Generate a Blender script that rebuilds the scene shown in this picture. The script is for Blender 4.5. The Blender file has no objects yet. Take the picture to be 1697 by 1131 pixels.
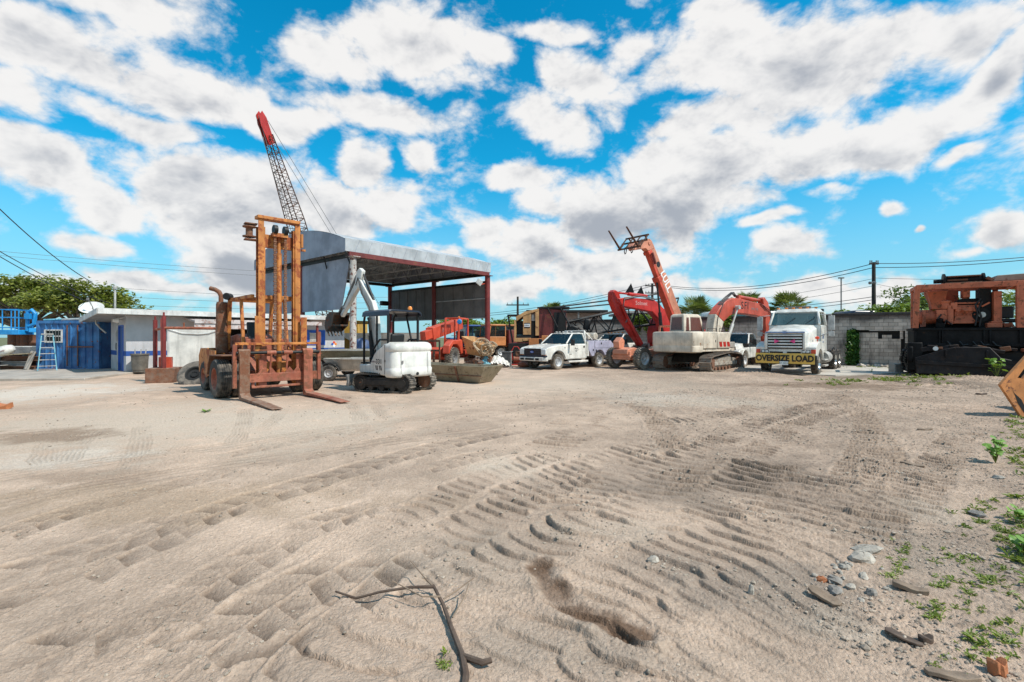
import bpy, bmesh, math, random
import numpy as np
from mathutils import Vector, Matrix, Euler
random.seed(7)
R = math.radians
PI = math.pi
SC = bpy.context.scene
COL = SC.collection
CAM_H = 1.7
FPX = 800.0

# ---------------------------------------------------------------- survey helpers (ground metres from sightings)
def G(px, py):
    d = FPX * CAM_H / (py - 559.0)
    return Vector(((px - 848.5) / FPX * d, d, 0.0))
def X(px, d): return (px - 848.5) / FPX * d
def Z(py, d): return CAM_H + (559.0 - py) / FPX * d

# ---------------------------------------------------------------- materials
def newmat(name):
    m = bpy.data.materials.new(name); m.use_nodes = True
    nt = m.node_tree
    return m, nt, nt.nodes['Principled BSDF']
def node(nt, t, **kw):
    n = nt.nodes.new(t)
    for k, v in kw.items():
        if hasattr(n, k): setattr(n, k, v)
        else: n.inputs[k].default_value = v
    return n
def setin(n, **kw):
    for k, v in kw.items(): n.inputs[k.replace('_', ' ')].default_value = v
def mixc(nt, fac, a, b, blend='MIX'):
    n = nt.nodes.new('ShaderNodeMix'); n.data_type = 'RGBA'; n.blend_type = blend
    for s, v in ((0, fac), (6, a), (7, b)):
        if hasattr(v, 'is_linked'): nt.links.new(v, n.inputs[s])
        elif s == 0: n.inputs[s].default_value = v
        else: n.inputs[s].default_value = (v[0], v[1], v[2], 1)
    return n.outputs[2]
def mth(nt, op, a, b=0.0, clamp=False):
    n = nt.nodes.new('ShaderNodeMath'); n.operation = op; n.use_clamp = clamp
    for s, v in ((0, a), (1, b)):
        if hasattr(v, 'is_linked'): nt.links.new(v, n.inputs[s])
        else: n.inputs[s].default_value = v
    return n.outputs[0]
def maprange(nt, v, a, b, c=0.0, d=1.0, smooth=True):
    n = nt.nodes.new('ShaderNodeMapRange')
    if smooth: n.interpolation_type = 'SMOOTHSTEP'
    nt.links.new(v, n.inputs[0])
    for i, q in enumerate((a, b, c, d)): n.inputs[i + 1].default_value = q
    return n.outputs[0]
def noise(nt, vec, scale, detail=4, rough=.55, dist=0.0):
    n = nt.nodes.new('ShaderNodeTexNoise')
    n.inputs['Scale'].default_value = scale; n.inputs['Detail'].default_value = detail
    n.inputs['Roughness'].default_value = rough; n.inputs['Distortion'].default_value = dist
    if vec is not None: nt.links.new(vec, n.inputs['Vector'])
    return n.outputs['Fac']
def mapped(nt, vec, scale, loc=(0, 0, 0)):
    n = nt.nodes.new('ShaderNodeMapping'); n.inputs['Scale'].default_value = scale; n.inputs['Location'].default_value = loc
    nt.links.new(vec, n.inputs['Vector']); return n.outputs[0]
def coords(nt, kind='Object'):
    return nt.nodes.new('ShaderNodeTexCoord').outputs[kind]
def bump(nt, bsdf, h, strength=.3, dist=.02):
    n = nt.nodes.new('ShaderNodeBump'); n.inputs['Strength'].default_value = strength; n.inputs['Distance'].default_value = dist
    nt.links.new(h, n.inputs['Height']); nt.links.new(n.outputs[0], bsdf.inputs['Normal'])

SAND = (.42, .345, .27)
RUST = (.16, .06, .028)
def paint(name, col, rough=.5, metal=0.0, dirt=.35, rust=0.0, rustcol=RUST, sc=2.0, streak=.35, fade=None, bmp=.12, coat=0.0, spec=.5):
    """weathered painted steel: fading, vertical streaks, rust patches, dust on upward faces"""
    m, nt, b = newmat(name); L = nt.links
    co = coords(nt)
    n1 = noise(nt, co, sc, 5, .6)
    dk = tuple(c * .72 for c in col)
    lt = fade if fade else tuple(min(1, c * 1.12 + .01) for c in col)
    c = mixc(nt, maprange(nt, n1, .3, .7), dk, lt)
    st = noise(nt, mapped(nt, co, (sc * 5, sc * 5, sc * .35)), 1.0, 4, .6)
    c = mixc(nt, maprange(nt, st, .5, .72, 0, streak), c, tuple(q * .4 for q in col))
    rg = None
    if rust > 0:
        n2 = noise(nt, co, sc * 2.3, 7, .68, .3)
        rm = maprange(nt, n2, .68 - rust * .42, .74 - rust * .36)
        rc = mixc(nt, noise(nt, co, sc * 9, 4), tuple(q * .45 for q in rustcol), tuple(min(1, q * 1.7) for q in rustcol))
        c = mixc(nt, rm, c, rc)
        rg = mth(nt, 'ADD', mth(nt, 'MULTIPLY', rm, .85 - rough), rough)
        L.new(rg, b.inputs['Roughness'])
    else:
        L.new(maprange(nt, n1, .2, .8, rough - .08, rough + .12), b.inputs['Roughness'])
    if dirt > 0:
        g = nt.nodes.new('ShaderNodeNewGeometry')
        sx = nt.nodes.new('ShaderNodeSeparateXYZ'); L.new(g.outputs['Normal'], sx.inputs[0])
        up = maprange(nt, sx.outputs[2], .1, .95)
        dn = maprange(nt, noise(nt, co, sc * 1.7, 5, .65), .32, .68)
        px = nt.nodes.new('ShaderNodeSeparateXYZ'); L.new(g.outputs['Position'], px.inputs[0])
        low = maprange(nt, px.outputs[2], 1.1, .05)
        dm = mth(nt, 'MULTIPLY', mth(nt, 'ADD', mth(nt, 'MULTIPLY', up, .8), mth(nt, 'MULTIPLY', low, .75)), mth(nt, 'MULTIPLY', dn, dirt), True)
        c = mixc(nt, dm, c, tuple(q * .8 for q in SAND))
    L.new(c, b.inputs['Base Color'])
    b.inputs['Metallic'].default_value = metal; b.inputs['Specular IOR Level'].default_value = spec
    b.inputs['Coat Weight'].default_value = coat
    if bmp > 0: bump(nt, b, noise(nt, co, sc * 12, 5, .65), bmp, .01)
    return m

def flat(name, col, rough=.6, metal=0.0, var=.25, sc=4.0, bmp=0.0, emit=0):
    m, nt, b = newmat(name)
    co = coords(nt)
    n1 = noise(nt, co, sc, 5, .6)
    nt.links.new(mixc(nt, maprange(nt, n1, .3, .7), tuple(c * (1 - var) for c in col), tuple(min(1, c * (1 + var)) for c in col)), b.inputs['Base Color'])
    b.inputs['Roughness'].default_value = rough; b.inputs['Metallic'].default_value = metal
    if bmp: bump(nt, b, noise(nt, co, sc * 6, 5, .65), bmp, .02)
    return m

def glassmat(name, tint=(.02, .035, .035), see=.35):
    m, nt, b = newmat(name)
    b.inputs['Base Color'].default_value = (*tint, 1); b.inputs['Roughness'].default_value = .04
    b.inputs['IOR'].default_value = 1.55
    t = nt.nodes.new('ShaderNodeBsdfTransparent'); t.inputs[0].default_value = (.75, .85, .82, 1)
    mx = nt.nodes.new('ShaderNodeMixShader'); mx.inputs[0].default_value = see
    nt.links.new(b.outputs[0], mx.inputs[1]); nt.links.new(t.outputs[0], mx.inputs[2])
    nt.links.new(mx.outputs[0], nt.nodes['Material Output'].inputs['Surface'])
    return m

def leafmat(name, c1, c2, c3=None):
    m, nt, b = newmat(name); L = nt.links
    g = nt.nodes.new('ShaderNodeNewGeometry')
    c = mixc(nt, g.outputs['Random Per Island'], c1, c2)
    n = maprange(nt, noise(nt, coords(nt), .9, 3), .35, .65)
    c = mixc(nt, mth(nt, 'MULTIPLY', n, .55), c, c3 or tuple(q * .5 for q in c1))
    L.new(c, b.inputs['Base Color']); b.inputs['Roughness'].default_value = .5
    tr = nt.nodes.new('ShaderNodeBsdfTranslucent'); L.new(mixc(nt, .5, c, (.25, .35, .03)), tr.inputs[0])
    mx = nt.nodes.new('ShaderNodeMixShader'); mx.inputs[0].default_value = .3
    L.new(b.outputs[0], mx.inputs[1]); L.new(tr.outputs[0], mx.inputs[2])
    L.new(mx.outputs[0], nt.nodes['Material Output'].inputs['Surface'])
    return m

# ---------------------------------------------------------------- mesh builder
class MB:
    def __init__(s): s.v = []; s.f = []; s.sm = []
    def add(s, vs, fs, smooth=False):
        o = len(s.v); s.v += [tuple(v) for v in vs]
        s.f += [tuple(i + o for i in f) for f in fs]; s.sm += [smooth] * len(fs); return s
    def box(s, c, d, rot=None):
        hx, hy, hz = d[0] / 2, d[1] / 2, d[2] / 2
        vs = [Vector((x, y, z)) for x in (-hx, hx) for y in (-hy, hy) for z in (-hz, hz)]
        if rot is not None:
            m = Euler(rot).to_matrix(); vs = [m @ v for v in vs]
        c = Vector(c)
        return s.add([v + c for v in vs], [(0, 1, 3, 2), (4, 6, 7, 5), (0, 4, 5, 1), (2, 3, 7, 6), (0, 2, 6, 4), (1, 5, 7, 3)])
    def bb(s, a, b):
        return s.box([(a[i] + b[i]) / 2 for i in range(3)], [abs(b[i] - a[i]) for i in range(3)])
    def bar(s, p, q, w, h, up=(0, 0, 1), w2=None, h2=None):
        p, q = Vector(p), Vector(q); d = (q - p).normalized(); u = Vector(up)
        if abs(d.dot(u)) > .98: u = Vector((1, 0, 0))
        x = d.cross(u).normalized(); z = x.cross(d)
        w2 = w if w2 is None else w2; h2 = h if h2 is None else h2
        vs = [p + x * a * w / 2 + z * b * h / 2 for a, b in ((-1, -1), (1, -1), (1, 1), (-1, 1))]
        vs += [q + x * a * w2 / 2 + z * b * h2 / 2 for a, b in ((-1, -1), (1, -1), (1, 1), (-1, 1))]
        return s.add(vs, [(3, 2, 1, 0), (4, 5, 6, 7), (0, 1, 5, 4), (1, 2, 6, 5), (2, 3, 7, 6), (3, 0, 4, 7)])
    def tube(s, pts, r, n=8, cap=True, closed=False):
        P = [Vector(p) for p in pts]; k = len(P)
        rs = r if isinstance(r, (list, tuple)) else [r] * k
        vs = []; prev = None
        for i in range(k):
            if closed: t = (P[(i + 1) % k] - P[i - 1])
            else: t = P[min(i + 1, k - 1)] - P[max(i - 1, 0)]
            t.normalize()
            if prev is None:
                a = Vector((0, 0, 1)) if abs(t.z) < .9 else Vector((1, 0, 0)); x = t.cross(a).normalized()
            else:
                x = (prev - t * prev.dot(t))
                x = x.normalized() if x.length > 1e-6 else t.orthogonal().normalized()
            prev = x; y = t.cross(x)
            vs += [P[i] + (x * math.cos(2 * PI * j / n) + y * math.sin(2 * PI * j / n)) * rs[i] for j in range(n)]
        fs = []
        for i in range(k if closed else k - 1):
            a, b = i * n, ((i + 1) % k) * n
            fs += [(a + j, a + (j + 1) % n, b + (j + 1) % n, b + j) for j in range(n)]
        s.add(vs, fs, True)
        if cap and not closed:
            o = len(s.v) - len(vs)
            s.f += [tuple(o + j for j in reversed(range(n))), tuple(o + (k - 1) * n + j for j in range(n))]; s.sm += [False, False]
        return s
    def cyl(s, p, q, r, n=16, r2=None):
        return s.tube([p, q], [r, r if r2 is None else r2], n)
    def prism(s, pts, plane, a, b):
        n = len(pts)
        f = {'xz': lambda u, v, t: (u, t, v), 'yz': lambda u, v, t: (t, u, v), 'xy': lambda u, v, t: (u, v, t)}[plane]
        vs = [f(u, v, a) for u, v in pts] + [f(u, v, b) for u, v in pts]
        fs = [tuple(range(n)), tuple(range(2 * n - 1, n - 1, -1))] + [(i, (i + 1) % n + 0, (i + 1) % n + n, i + n) for i in range(n)]
        return s.add(vs, fs)
    def lathe(s, prof, n=24, o=(0, 0, 0), axis='z', cap=False):
        vs = []
        for r, h in prof:
            for j in range(n):
                c, q = r * math.cos(2 * PI * j / n), r * math.sin(2 * PI * j / n)
                vs.append({'z': (o[0] + c, o[1] + q, o[2] + h), 'y': (o[0] + q, o[1] + h, o[2] + c), 'x': (o[0] + h, o[1] + c, o[2] + q)}[axis])
        fs = [(i * n + j, i * n + (j + 1) % n, (i + 1) * n + (j + 1) % n, (i + 1) * n + j) for i in range(len(prof) - 1) for j in range(n)]
        s.add(vs, fs, True)
        if cap:
            o2 = len(s.v) - len(vs); k = (len(prof) - 1) * n
            s.f += [tuple(o2 + j for j in reversed(range(n))), tuple(o2 + k + j for j in range(n))]; s.sm += [False, False]
        return s
    def loft(s, rings, cap=True, smooth=True, closed=True):
        n = len(rings[0]); vs = [p for r in rings for p in r]; fs = []
        for i in range(len(rings) - 1):
            a, b = i * n, (i + 1) * n
            fs += [(a + j, a + (j + 1) % n, b + (j + 1) % n, b + j) for j in range(n if closed else n - 1)]
        s.add(vs, fs, smooth)
        if cap:
            o = len(s.v) - len(vs); k = (len(rings) - 1) * n
            s.f += [tuple(o + j for j in reversed(range(n))), tuple(o + k + j for j in range(n))]; s.sm += [False, False]
        return s
    def quad(s, *p): return s.add(p, [tuple(range(len(p)))])
    def build(s, name, mat, parent=None, bevel=0.0, loc=None, rot=None, sharp=38, seg=2):
        me = bpy.data.meshes.new(name); me.from_pydata(s.v, [], s.f); 
        bm = bmesh.new(); bm.from_mesh(me); bmesh.ops.recalc_face_normals(bm, faces=bm.faces[:]); bm.to_mesh(me); bm.free()
        me.polygons.foreach_set('use_smooth', [True] * len(me.polygons) if (any(s.sm) or bevel) else [False] * len(me.polygons))
        if any(s.sm) or bevel: me.set_sharp_from_angle(angle=R(sharp))
        me.materials.append(mat)
        o = bpy.data.objects.new(name, me); COL.objects.link(o)
        if parent: o.parent = parent
        if loc is not None: o.location = loc
        if rot is not None: o.rotation_euler = rot
        if bevel:
            md = o.modifiers.new('edge', 'BEVEL'); md.width = bevel; md.segments = seg; md.limit_method = 'ANGLE'; md.angle_limit = R(40)
        return o

def thing(name, label, cat, loc=(0, 0, 0), rz=0.0, group=None):
    o = bpy.data.objects.new(name, None); o.empty_display_size = .3; COL.objects.link(o)
    o.location = loc; o.rotation_euler = (0, 0, rz); o['label'] = label; o['category'] = cat
    if group: o['group'] = group
    return o
def tag(o, label, cat, group=None):
    o['label'] = label; o['category'] = cat
    if group: o['group'] = group
    return o
def struct(o): o['kind'] = 'structure'; return o
def kids(o): return [c for c in o.children]
def copy_tree(o, parent=None):
    c = o.copy(); COL.objects.link(c)
    if parent: c.parent = parent
    for ch in kids(o): copy_tree(ch, c)
    return c

_font = None
def text(body, size, mat, parent, loc, rot, name='lettering', sx=1.0, bold=0.0, extrude=.004, align='CENTER', shear=0, gap=1.0):
    cu = bpy.data.curves.new('lettering', 'FONT'); cu.body = body; cu.size = size; cu.extrude = extrude; cu.offset = bold
    cu.align_x = align; cu.align_y = 'CENTER'; cu.shear = shear; cu.resolution_u = 3; cu.space_character = gap
    t = bpy.data.objects.new('tmp', cu); COL.objects.link(t)
    bpy.context.view_layer.update()
    me = bpy.data.meshes.new_from_object(t.evaluated_get(bpy.context.evaluated_depsgraph_get()))
    bpy.data.objects.remove(t); bpy.data.curves.remove(cu)
    for v in me.vertices: v.co.x *= sx
    me.materials.clear(); me.materials.append(mat)
    o = bpy.data.objects.new(name, me); COL.objects.link(o); o.parent = parent; o.location = loc; o.rotation_euler = rot
    return o
# text rotations: facing local -y, +y, +x, -x
F_NY, F_PY, F_PX, F_NX = (PI / 2, 0, 0), (PI / 2, 0, PI), (PI / 2, 0, PI / 2), (PI / 2, 0, -PI / 2)

# ---------------------------------------------------------------- shared materials
M = {}
M['tyre'] = paint('tyre_rubber', (.018, .017, .016), .85, dirt=.7, streak=0, sc=3, bmp=.3)
M['tyre_dusty'] = paint('tyre_rubber_dusty', (.10, .085, .068), .9, dirt=1.2, streak=0, sc=3, bmp=.3)
M['black'] = paint('black_steel', (.008, .008, .0085), .5, dirt=.15, rust=.12, sc=2, spec=.3)
M['rigblack'] = paint('rig_black_steel', (.0055, .005, .0055), .45, dirt=.03, rust=.08, rustcol=(.05, .025, .015), sc=2, streak=0, spec=.1)
M['blackp'] = flat('black_plastic', (.009, .009, .0095), .5)
M['dark'] = flat('dark_interior', (.008, .008, .008), .8)
M['chrome'] = flat('worn_chrome', (.6, .6, .58), .22, 1.0, .15)
M['steel'] = flat('bare_steel', (.32, .31, .3), .4, 1.0, .3)
M['white'] = paint('white_vehicle_paint', (.76, .73, .66), .33, dirt=.4, streak=.25, bmp=0, coat=.3)
M['lav'] = paint('pale_lavender_paint', (.42, .40, .5), .4, dirt=.2, streak=.15, bmp=0)
M['cream'] = paint('cream_machine_paint', (.66, .56, .44), .55, dirt=.6, rust=.16, rustcol=(.3, .14, .06), sc=1.6)
M['bobwhite'] = paint('chalk_white_paint', (.72, .69, .63), .4, dirt=.35, rust=.05, rustcol=(.2, .13, .08), streak=.35, sc=1.5, bmp=.05)
M['fork_y'] = paint('faded_yellow_paint', (.54, .195, .038), .62, dirt=.2, rust=.46, rustcol=(.26, .065, .02), sc=1.5, streak=.6)
M['fork_r'] = paint('rusty_red_paint', (.30, .07, .035), .65, dirt=.22, rust=.42, rustcol=(.18, .06, .028), sc=2.5, fade=(.42, .13, .07))
M['fork_rust'] = paint('rusty_fork_steel', (.2, .10, .055), .7, dirt=.35, rust=.6, sc=4)
M['redm'] = paint('red_machine_paint', (.52, .022, .012), .42, dirt=.12, rust=.06, sc=1.5)
M['sfi'] = paint('orange_red_boom_paint', (.52, .075, .035), .45, dirt=.2, rust=.1, sc=1.5)
M['salmon'] = paint('faded_salmon_paint', (.62, .235, .135), .55, dirt=.25, rust=.1, sc=1.8)
M['tel_r'] = paint('telehandler_red_paint', (.58, .07, .03), .48, dirt=.2, rust=.1, sc=1.6)
M['rig_p'] = paint('faded_coral_paint', (.56, .14, .06), .6, dirt=.1, rust=.3, sc=2)
M['orange'] = paint('truck_orange_paint', (.55, .20, .06), .5, dirt=.3, rust=.12, sc=2)
M['bucket'] = paint('orange_bucket_paint', (.58, .22, .06), .55, dirt=.15, rust=.3, sc=2.4)
M['crane_y'] = paint('tan_yellow_paint', (.55, .30, .12), .6, dirt=.2, rust=.25, sc=1.6)
M['maroon'] = paint('maroon_steel', (.16, .022, .018), .6, dirt=.2, rust=.25, sc=1.6)
M['postred'] = paint('dark_red_post_paint', (.20, .022, .018), .5, dirt=.2, rust=.15, sc=2)
M['rusty'] = paint('rusty_scrap_steel', (.15, .075, .045), .8, dirt=.4, rust=.7, sc=3)
M['blue_c'] = paint('blue_container_paint', (.018, .10, .30), .5, dirt=.12, rust=.2, sc=1.6, fade=(.045, .19, .42))
M['lift'] = paint('bright_blue_paint', (.01, .27, .62), .42, dirt=.1, sc=2)
M['lad'] = paint('pale_blue_fibreglass', (.13, .4, .5), .5, dirt=.2, sc=4)
M['alu'] = paint('weathered_aluminium', (.52, .5, .46), .5, .25, dirt=.5, sc=3)
M['bronze'] = paint('dull_bronze_hull', (.29, .235, .145), .6, .1, dirt=.6, rust=.3, rustcol=(.13, .09, .05), sc=2)
M['glass'] = glassmat('vehicle_glass', (.012, .02, .022), .3)
M['glass_l'] = glassmat('vehicle_glass_pale', (.05, .13, .15), .3)
M['pinkglass'] = glassmat('reddish_cab_glass', (.16, .045, .04), .25)
M['lamp'] = flat('headlamp_lens', (.7, .7, .68), .12, 0, .1)
M['amber'] = flat('amber_lens', (.7, .22, .03), .25)
M['redl'] = flat('red_lens', (.6, .06, .02), .25)
M['grey_p'] = flat('grey_plastic', (.17, .165, .16), .55)
M['bin'] = flat('brown_grey_plastic', (.13, .115, .095), .6)
M['rim_w'] = flat('pale_wheel_steel', (.5, .5, .5), .4, .3, .3)
M['yel'] = paint('machine_yellow', (.55, .30, .04), .5, dirt=.2, rust=.08)
M['pinkw'] = flat('pinkish_plaster', (.36, .27, .24), .9)
M['navyb'] = flat('dark_blue_tarp', (.02, .05, .13), .5)
M['hose'] = flat('tan_hose_rubber', (.42, .31, .2), .6)
M['grey_d'] = flat('dark_grey_plastic', (.06, .062, .065), .5)
M['pole'] = flat('dark_pole_wood', (.035, .03, .026), .85)
M['alu2'] = paint('dull_tin_hull', (.46, .43, .37), .55, .1, dirt=.3, rust=.1, sc=3)
M['cap'] = flat('dark_coping', (.055, .047, .042), .9, bmp=.4)
M['slab2'] = flat('pale_concrete_apron', (.44, .39, .33), .9, var=.2, sc=.8, bmp=.2)
M['txt'] = flat('black_lettering', (.012, .012, .012), .6, var=.1)
M['txtw'] = flat('white_lettering', (.8, .8, .78), .6, var=.1)
M['txtp'] = flat('faded_pink_lettering', (.62, .38, .36), .6)
M['txtg'] = flat('grey_lettering', (.28, .2, .19), .6)

# ---------------------------------------------------------------- wheels and tracks
_wc = {}
def wheel(parent, loc, Rr, W, rim=.55, style='road', tyre=None, rimmat=None, rz=0.0, side=1, lugs=26, name='wheel'):
    """wheel with axle along local y, outer face toward side*y; part wheel (rim) with sub-part tyre"""
    tyre = tyre or M['tyre']; rimmat = rimmat or M['rim_w']
    key = (round(Rr, 3), round(W, 3), rim, style, tyre.name, rimmat.name, side, lugs)
    if key not in _wc:
        r = Rr * rim; w = W / 2
        b = MB()
        b.lathe([(.001, side * w * .35), (r * .28, side * w * .38), (r * .34, side * w * .55), (r * .42, side * w * .55), (r * .46, side * w * .25), (r * .78, side * w * .35), (r * .9, side * w * .85), (r * 1.0, side * w * .92), (r * 1.03, side * w * .8), (r * 1.0, -side * w * .9), (r * .6, -side * w * .4), (.001, -side * w * .4)], 28, axis='y')
        for k in range(8):
            a = 2 * PI * k / 8
            b.cyl((r * .37 * math.cos(a), side * w * .5, r * .37 * math.sin(a)), (r * .37 * math.cos(a), side * w * .68, r * .37 * math.sin(a)), r * .045, 6)
        t = MB()
        rr = Rr * (.93 if style in ('lug', 'block') else 1.0)
        prof = [(r * .99, -w * .8), (r * 1.06, -w * .95), (rr * .8, -w * 1.0), (rr * .93, -w * .93), (rr * .985, -w * .78)]
        if style == 'road':
            for k in range(5):
                y0 = -w * .72 + k * w * .3; prof += [(rr, y0), (rr, y0 + w * .2), (rr * .975, y0 + w * .22), (rr * .975, y0 + w * .28)]
            prof = [p for p in prof if p[1] < w * .74]
        prof += [(rr * .985, w * .78), (rr * .93, w * .93), (rr * .8, w * 1.0), (r * 1.06, w * .95), (r * .99, w * .8)]
        t.lathe(prof, 40, axis='y')
        if style in ('lug', 'block'):
            for k in range(lugs):
                for sd in (-1, 1):
                    a = 2 * PI * (k + (.5 if sd > 0 else 0)) / lugs
                    ca, sa = math.cos(a), math.sin(a)
                    sk = .13 if style == 'lug' else .05
                    p = Vector((rr * 1.0 * math.cos(a + sk), sd * w * .12, rr * 1.0 * math.sin(a + sk)))
                    q = Vector((rr * .95 * math.cos(a - sk * .3), sd * w * 1.0, rr * .95 * math.sin(a - sk * .3)))
                    wd = 2 * PI * rr / lugs * .5
                    t.bar(p, q, wd, (Rr - rr) * 2.0 + .01, up=(ca, 0, sa))
        o1 = b.build('wheel', rimmat); o2 = t.build('tyre', tyre, sharp=30)
        _wc[key] = (o1.data, o2.data); bpy.data.objects.remove(o1); bpy.data.objects.remove(o2)
    d1, d2 = _wc[key]
    o = bpy.data.objects.new(name, d1); COL.objects.link(o); o.parent = parent; o.location = loc; o.rotation_euler = (0, 0, rz)
    t = bpy.data.objects.new('tyre', d2); COL.objects.link(t); t.parent = o
    return o

def belt_path(pts, step):
    P = [Vector((p[0], 0, p[1])) for p in pts]; n = len(P); out = []
    seg = [(P[(i + 1) % n] - P[i]).length for i in range(n)]; tot = sum(seg)
    k = max(8, int(tot / step)); st = tot / k
    for i in range(k):
        d = i * st; j = 0
        while d > seg[j]: d -= seg[j]; j += 1
        t = (P[(j + 1) % n] - P[j]).normalized(); out.append((P[j] + t * d, t, st))
    return out
def capsule(x0, x1, z0, z1, n=8, drop=0.0):
    """outline (x, z) of a track belt, round ends"""
    r = (z1 - z0) / 2; c = []
    for i in range(n + 1):
        a = -PI / 2 + PI * i / n; c.append((x1 - r + r * math.cos(a), z0 + r + r * math.sin(a)))
    for i in range(n + 1):
        a = PI / 2 + PI * i / n; c.append((x0 + r + r * math.cos(a), z0 + r + r * math.sin(a)))
    return c
def crawler_track(parent, outline, yc, W, step, th, mat, grous=.03, rubber=False):
    """one track: part 'track' whose shoes follow the outline"""
    b = MB()
    for p, t, st in belt_path(outline, step):
        nrm = Vector((t.z, 0, -t.x))
        c = p + Vector((0, yc, 0))
        b.bar(c - t * st * .47, c + t * st * .47, W, th, up=nrm)
        b.bar(c + nrm * (th / 2 + grous / 2) - t * st * .12 + Vector((0, 0, 0)), c + nrm * (th / 2 + grous / 2) + t * st * (.12 if rubber else .0), W * .96, grous, up=nrm) if rubber else b.bar(c + nrm * (th / 2 + grous / 2) - t * st * .44, c + nrm * (th / 2 + grous / 2) - t * st * .3, W, grous, up=nrm)
        if not rubber: b.bar(c + nrm * (th / 2 + grous * .3) + t * st * .0, c + nrm * (th / 2 + grous * .3) + t * st * .12, W, grous * .6, up=nrm)
    return b.build('track', mat, parent)
# ================================================================ camera, sun, sky
cam = bpy.data.cameras.new('camera'); camo = bpy.data.objects.new('camera', cam); COL.objects.link(camo)
cam.sensor_width = 36; cam.lens = FPX / 1697 * 36; cam.shift_y = -6.5 / 1697; cam.clip_end = 4000; cam.clip_start = .05
camo.location = (0, 0, CAM_H); camo.rotation_euler = (PI / 2, 0, 0); SC.camera = camo
SC.view_settings.view_transform = 'Standard'; SC.view_settings.look = 'None'; SC.view_settings.exposure = 0
SC.render.engine = 'CYCLES'; SC.cycles.max_bounces = 6; SC.cycles.diffuse_bounces = 3; SC.cycles.transparent_max_bounces = 12
SC.cycles.use_denoising = True

SUN = Vector((.77, -.42, 0)).normalized()
SUN_EL = 53.0
sdir = Vector((SUN.x * math.cos(R(SUN_EL)), SUN.y * math.cos(R(SUN_EL)), math.sin(R(SUN_EL))))
sl = bpy.data.lights.new('sun', 'SUN'); sl.energy = 4.9; sl.angle = R(.5); sl.color = (1, .955, .88)
so = bpy.data.objects.new('sun', sl); COL.objects.link(so); so.rotation_euler = sdir.to_track_quat('Z', 'Y').to_euler(); so.location = (30, -20, 60)

W = bpy.data.worlds.new('World'); SC.world = W; W.use_nodes = True
wn = W.node_tree; wn.nodes.clear(); WL = wn.links
W.cycles.sampling_method = 'MANUAL'; W.cycles.sample_map_resolution = 256
sky = wn.nodes.new('ShaderNodeTexSky'); sky.sky_type = 'NISHITA'; sky.sun_disc = False
sky.sun_elevation = R(SUN_EL); sky.sun_rotation = math.atan2(SUN.x, SUN.y); sky.air_density = 1.0; sky.dust_density = .6; sky.ozone_density = 2.5
skyc = mixc(wn, 1.0, sky.outputs[0], (.62, 1.98, 2.1), 'MULTIPLY')
hs = wn.nodes.new('ShaderNodeHueSaturation'); hs.inputs['Saturation'].default_value = 1.10; WL.new(skyc, hs.inputs['Color'])
skyc = hs.outputs[0]
dirv = coords(wn, 'Generated')
sx = wn.nodes.new('ShaderNodeSeparateXYZ'); WL.new(dirv, sx.inputs[0])
az = mth(wn, 'ARCTAN2', sx.outputs[0], sx.outputs[1]); el = mth(wn, 'ARCSINE', sx.outputs[2])
cb = wn.nodes.new('ShaderNodeCombineXYZ'); WL.new(az, cb.inputs[0]); WL.new(el, cb.inputs[1])
# gentle warp so no cloud outline is an ellipse
nw = wn.nodes.new('ShaderNodeTexNoise'); nw.inputs['Scale'].default_value = 5.5; nw.inputs['Detail'].default_value = 3; WL.new(dirv, nw.inputs['Vector'])
vm = wn.nodes.new('ShaderNodeVectorMath'); vm.operation = 'MULTIPLY_ADD'; WL.new(nw.outputs['Color'], vm.inputs[0])
vm.inputs[1].default_value = (.24, .13, 0); WL.new(cb.outputs[0], vm.inputs[2])
vo = wn.nodes.new('ShaderNodeVectorMath'); vo.operation = 'SUBTRACT'; WL.new(vm.outputs[0], vo.inputs[0]); vo.inputs[1].default_value = (.12, .065, 0)
P = vo.outputs[0]
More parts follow.
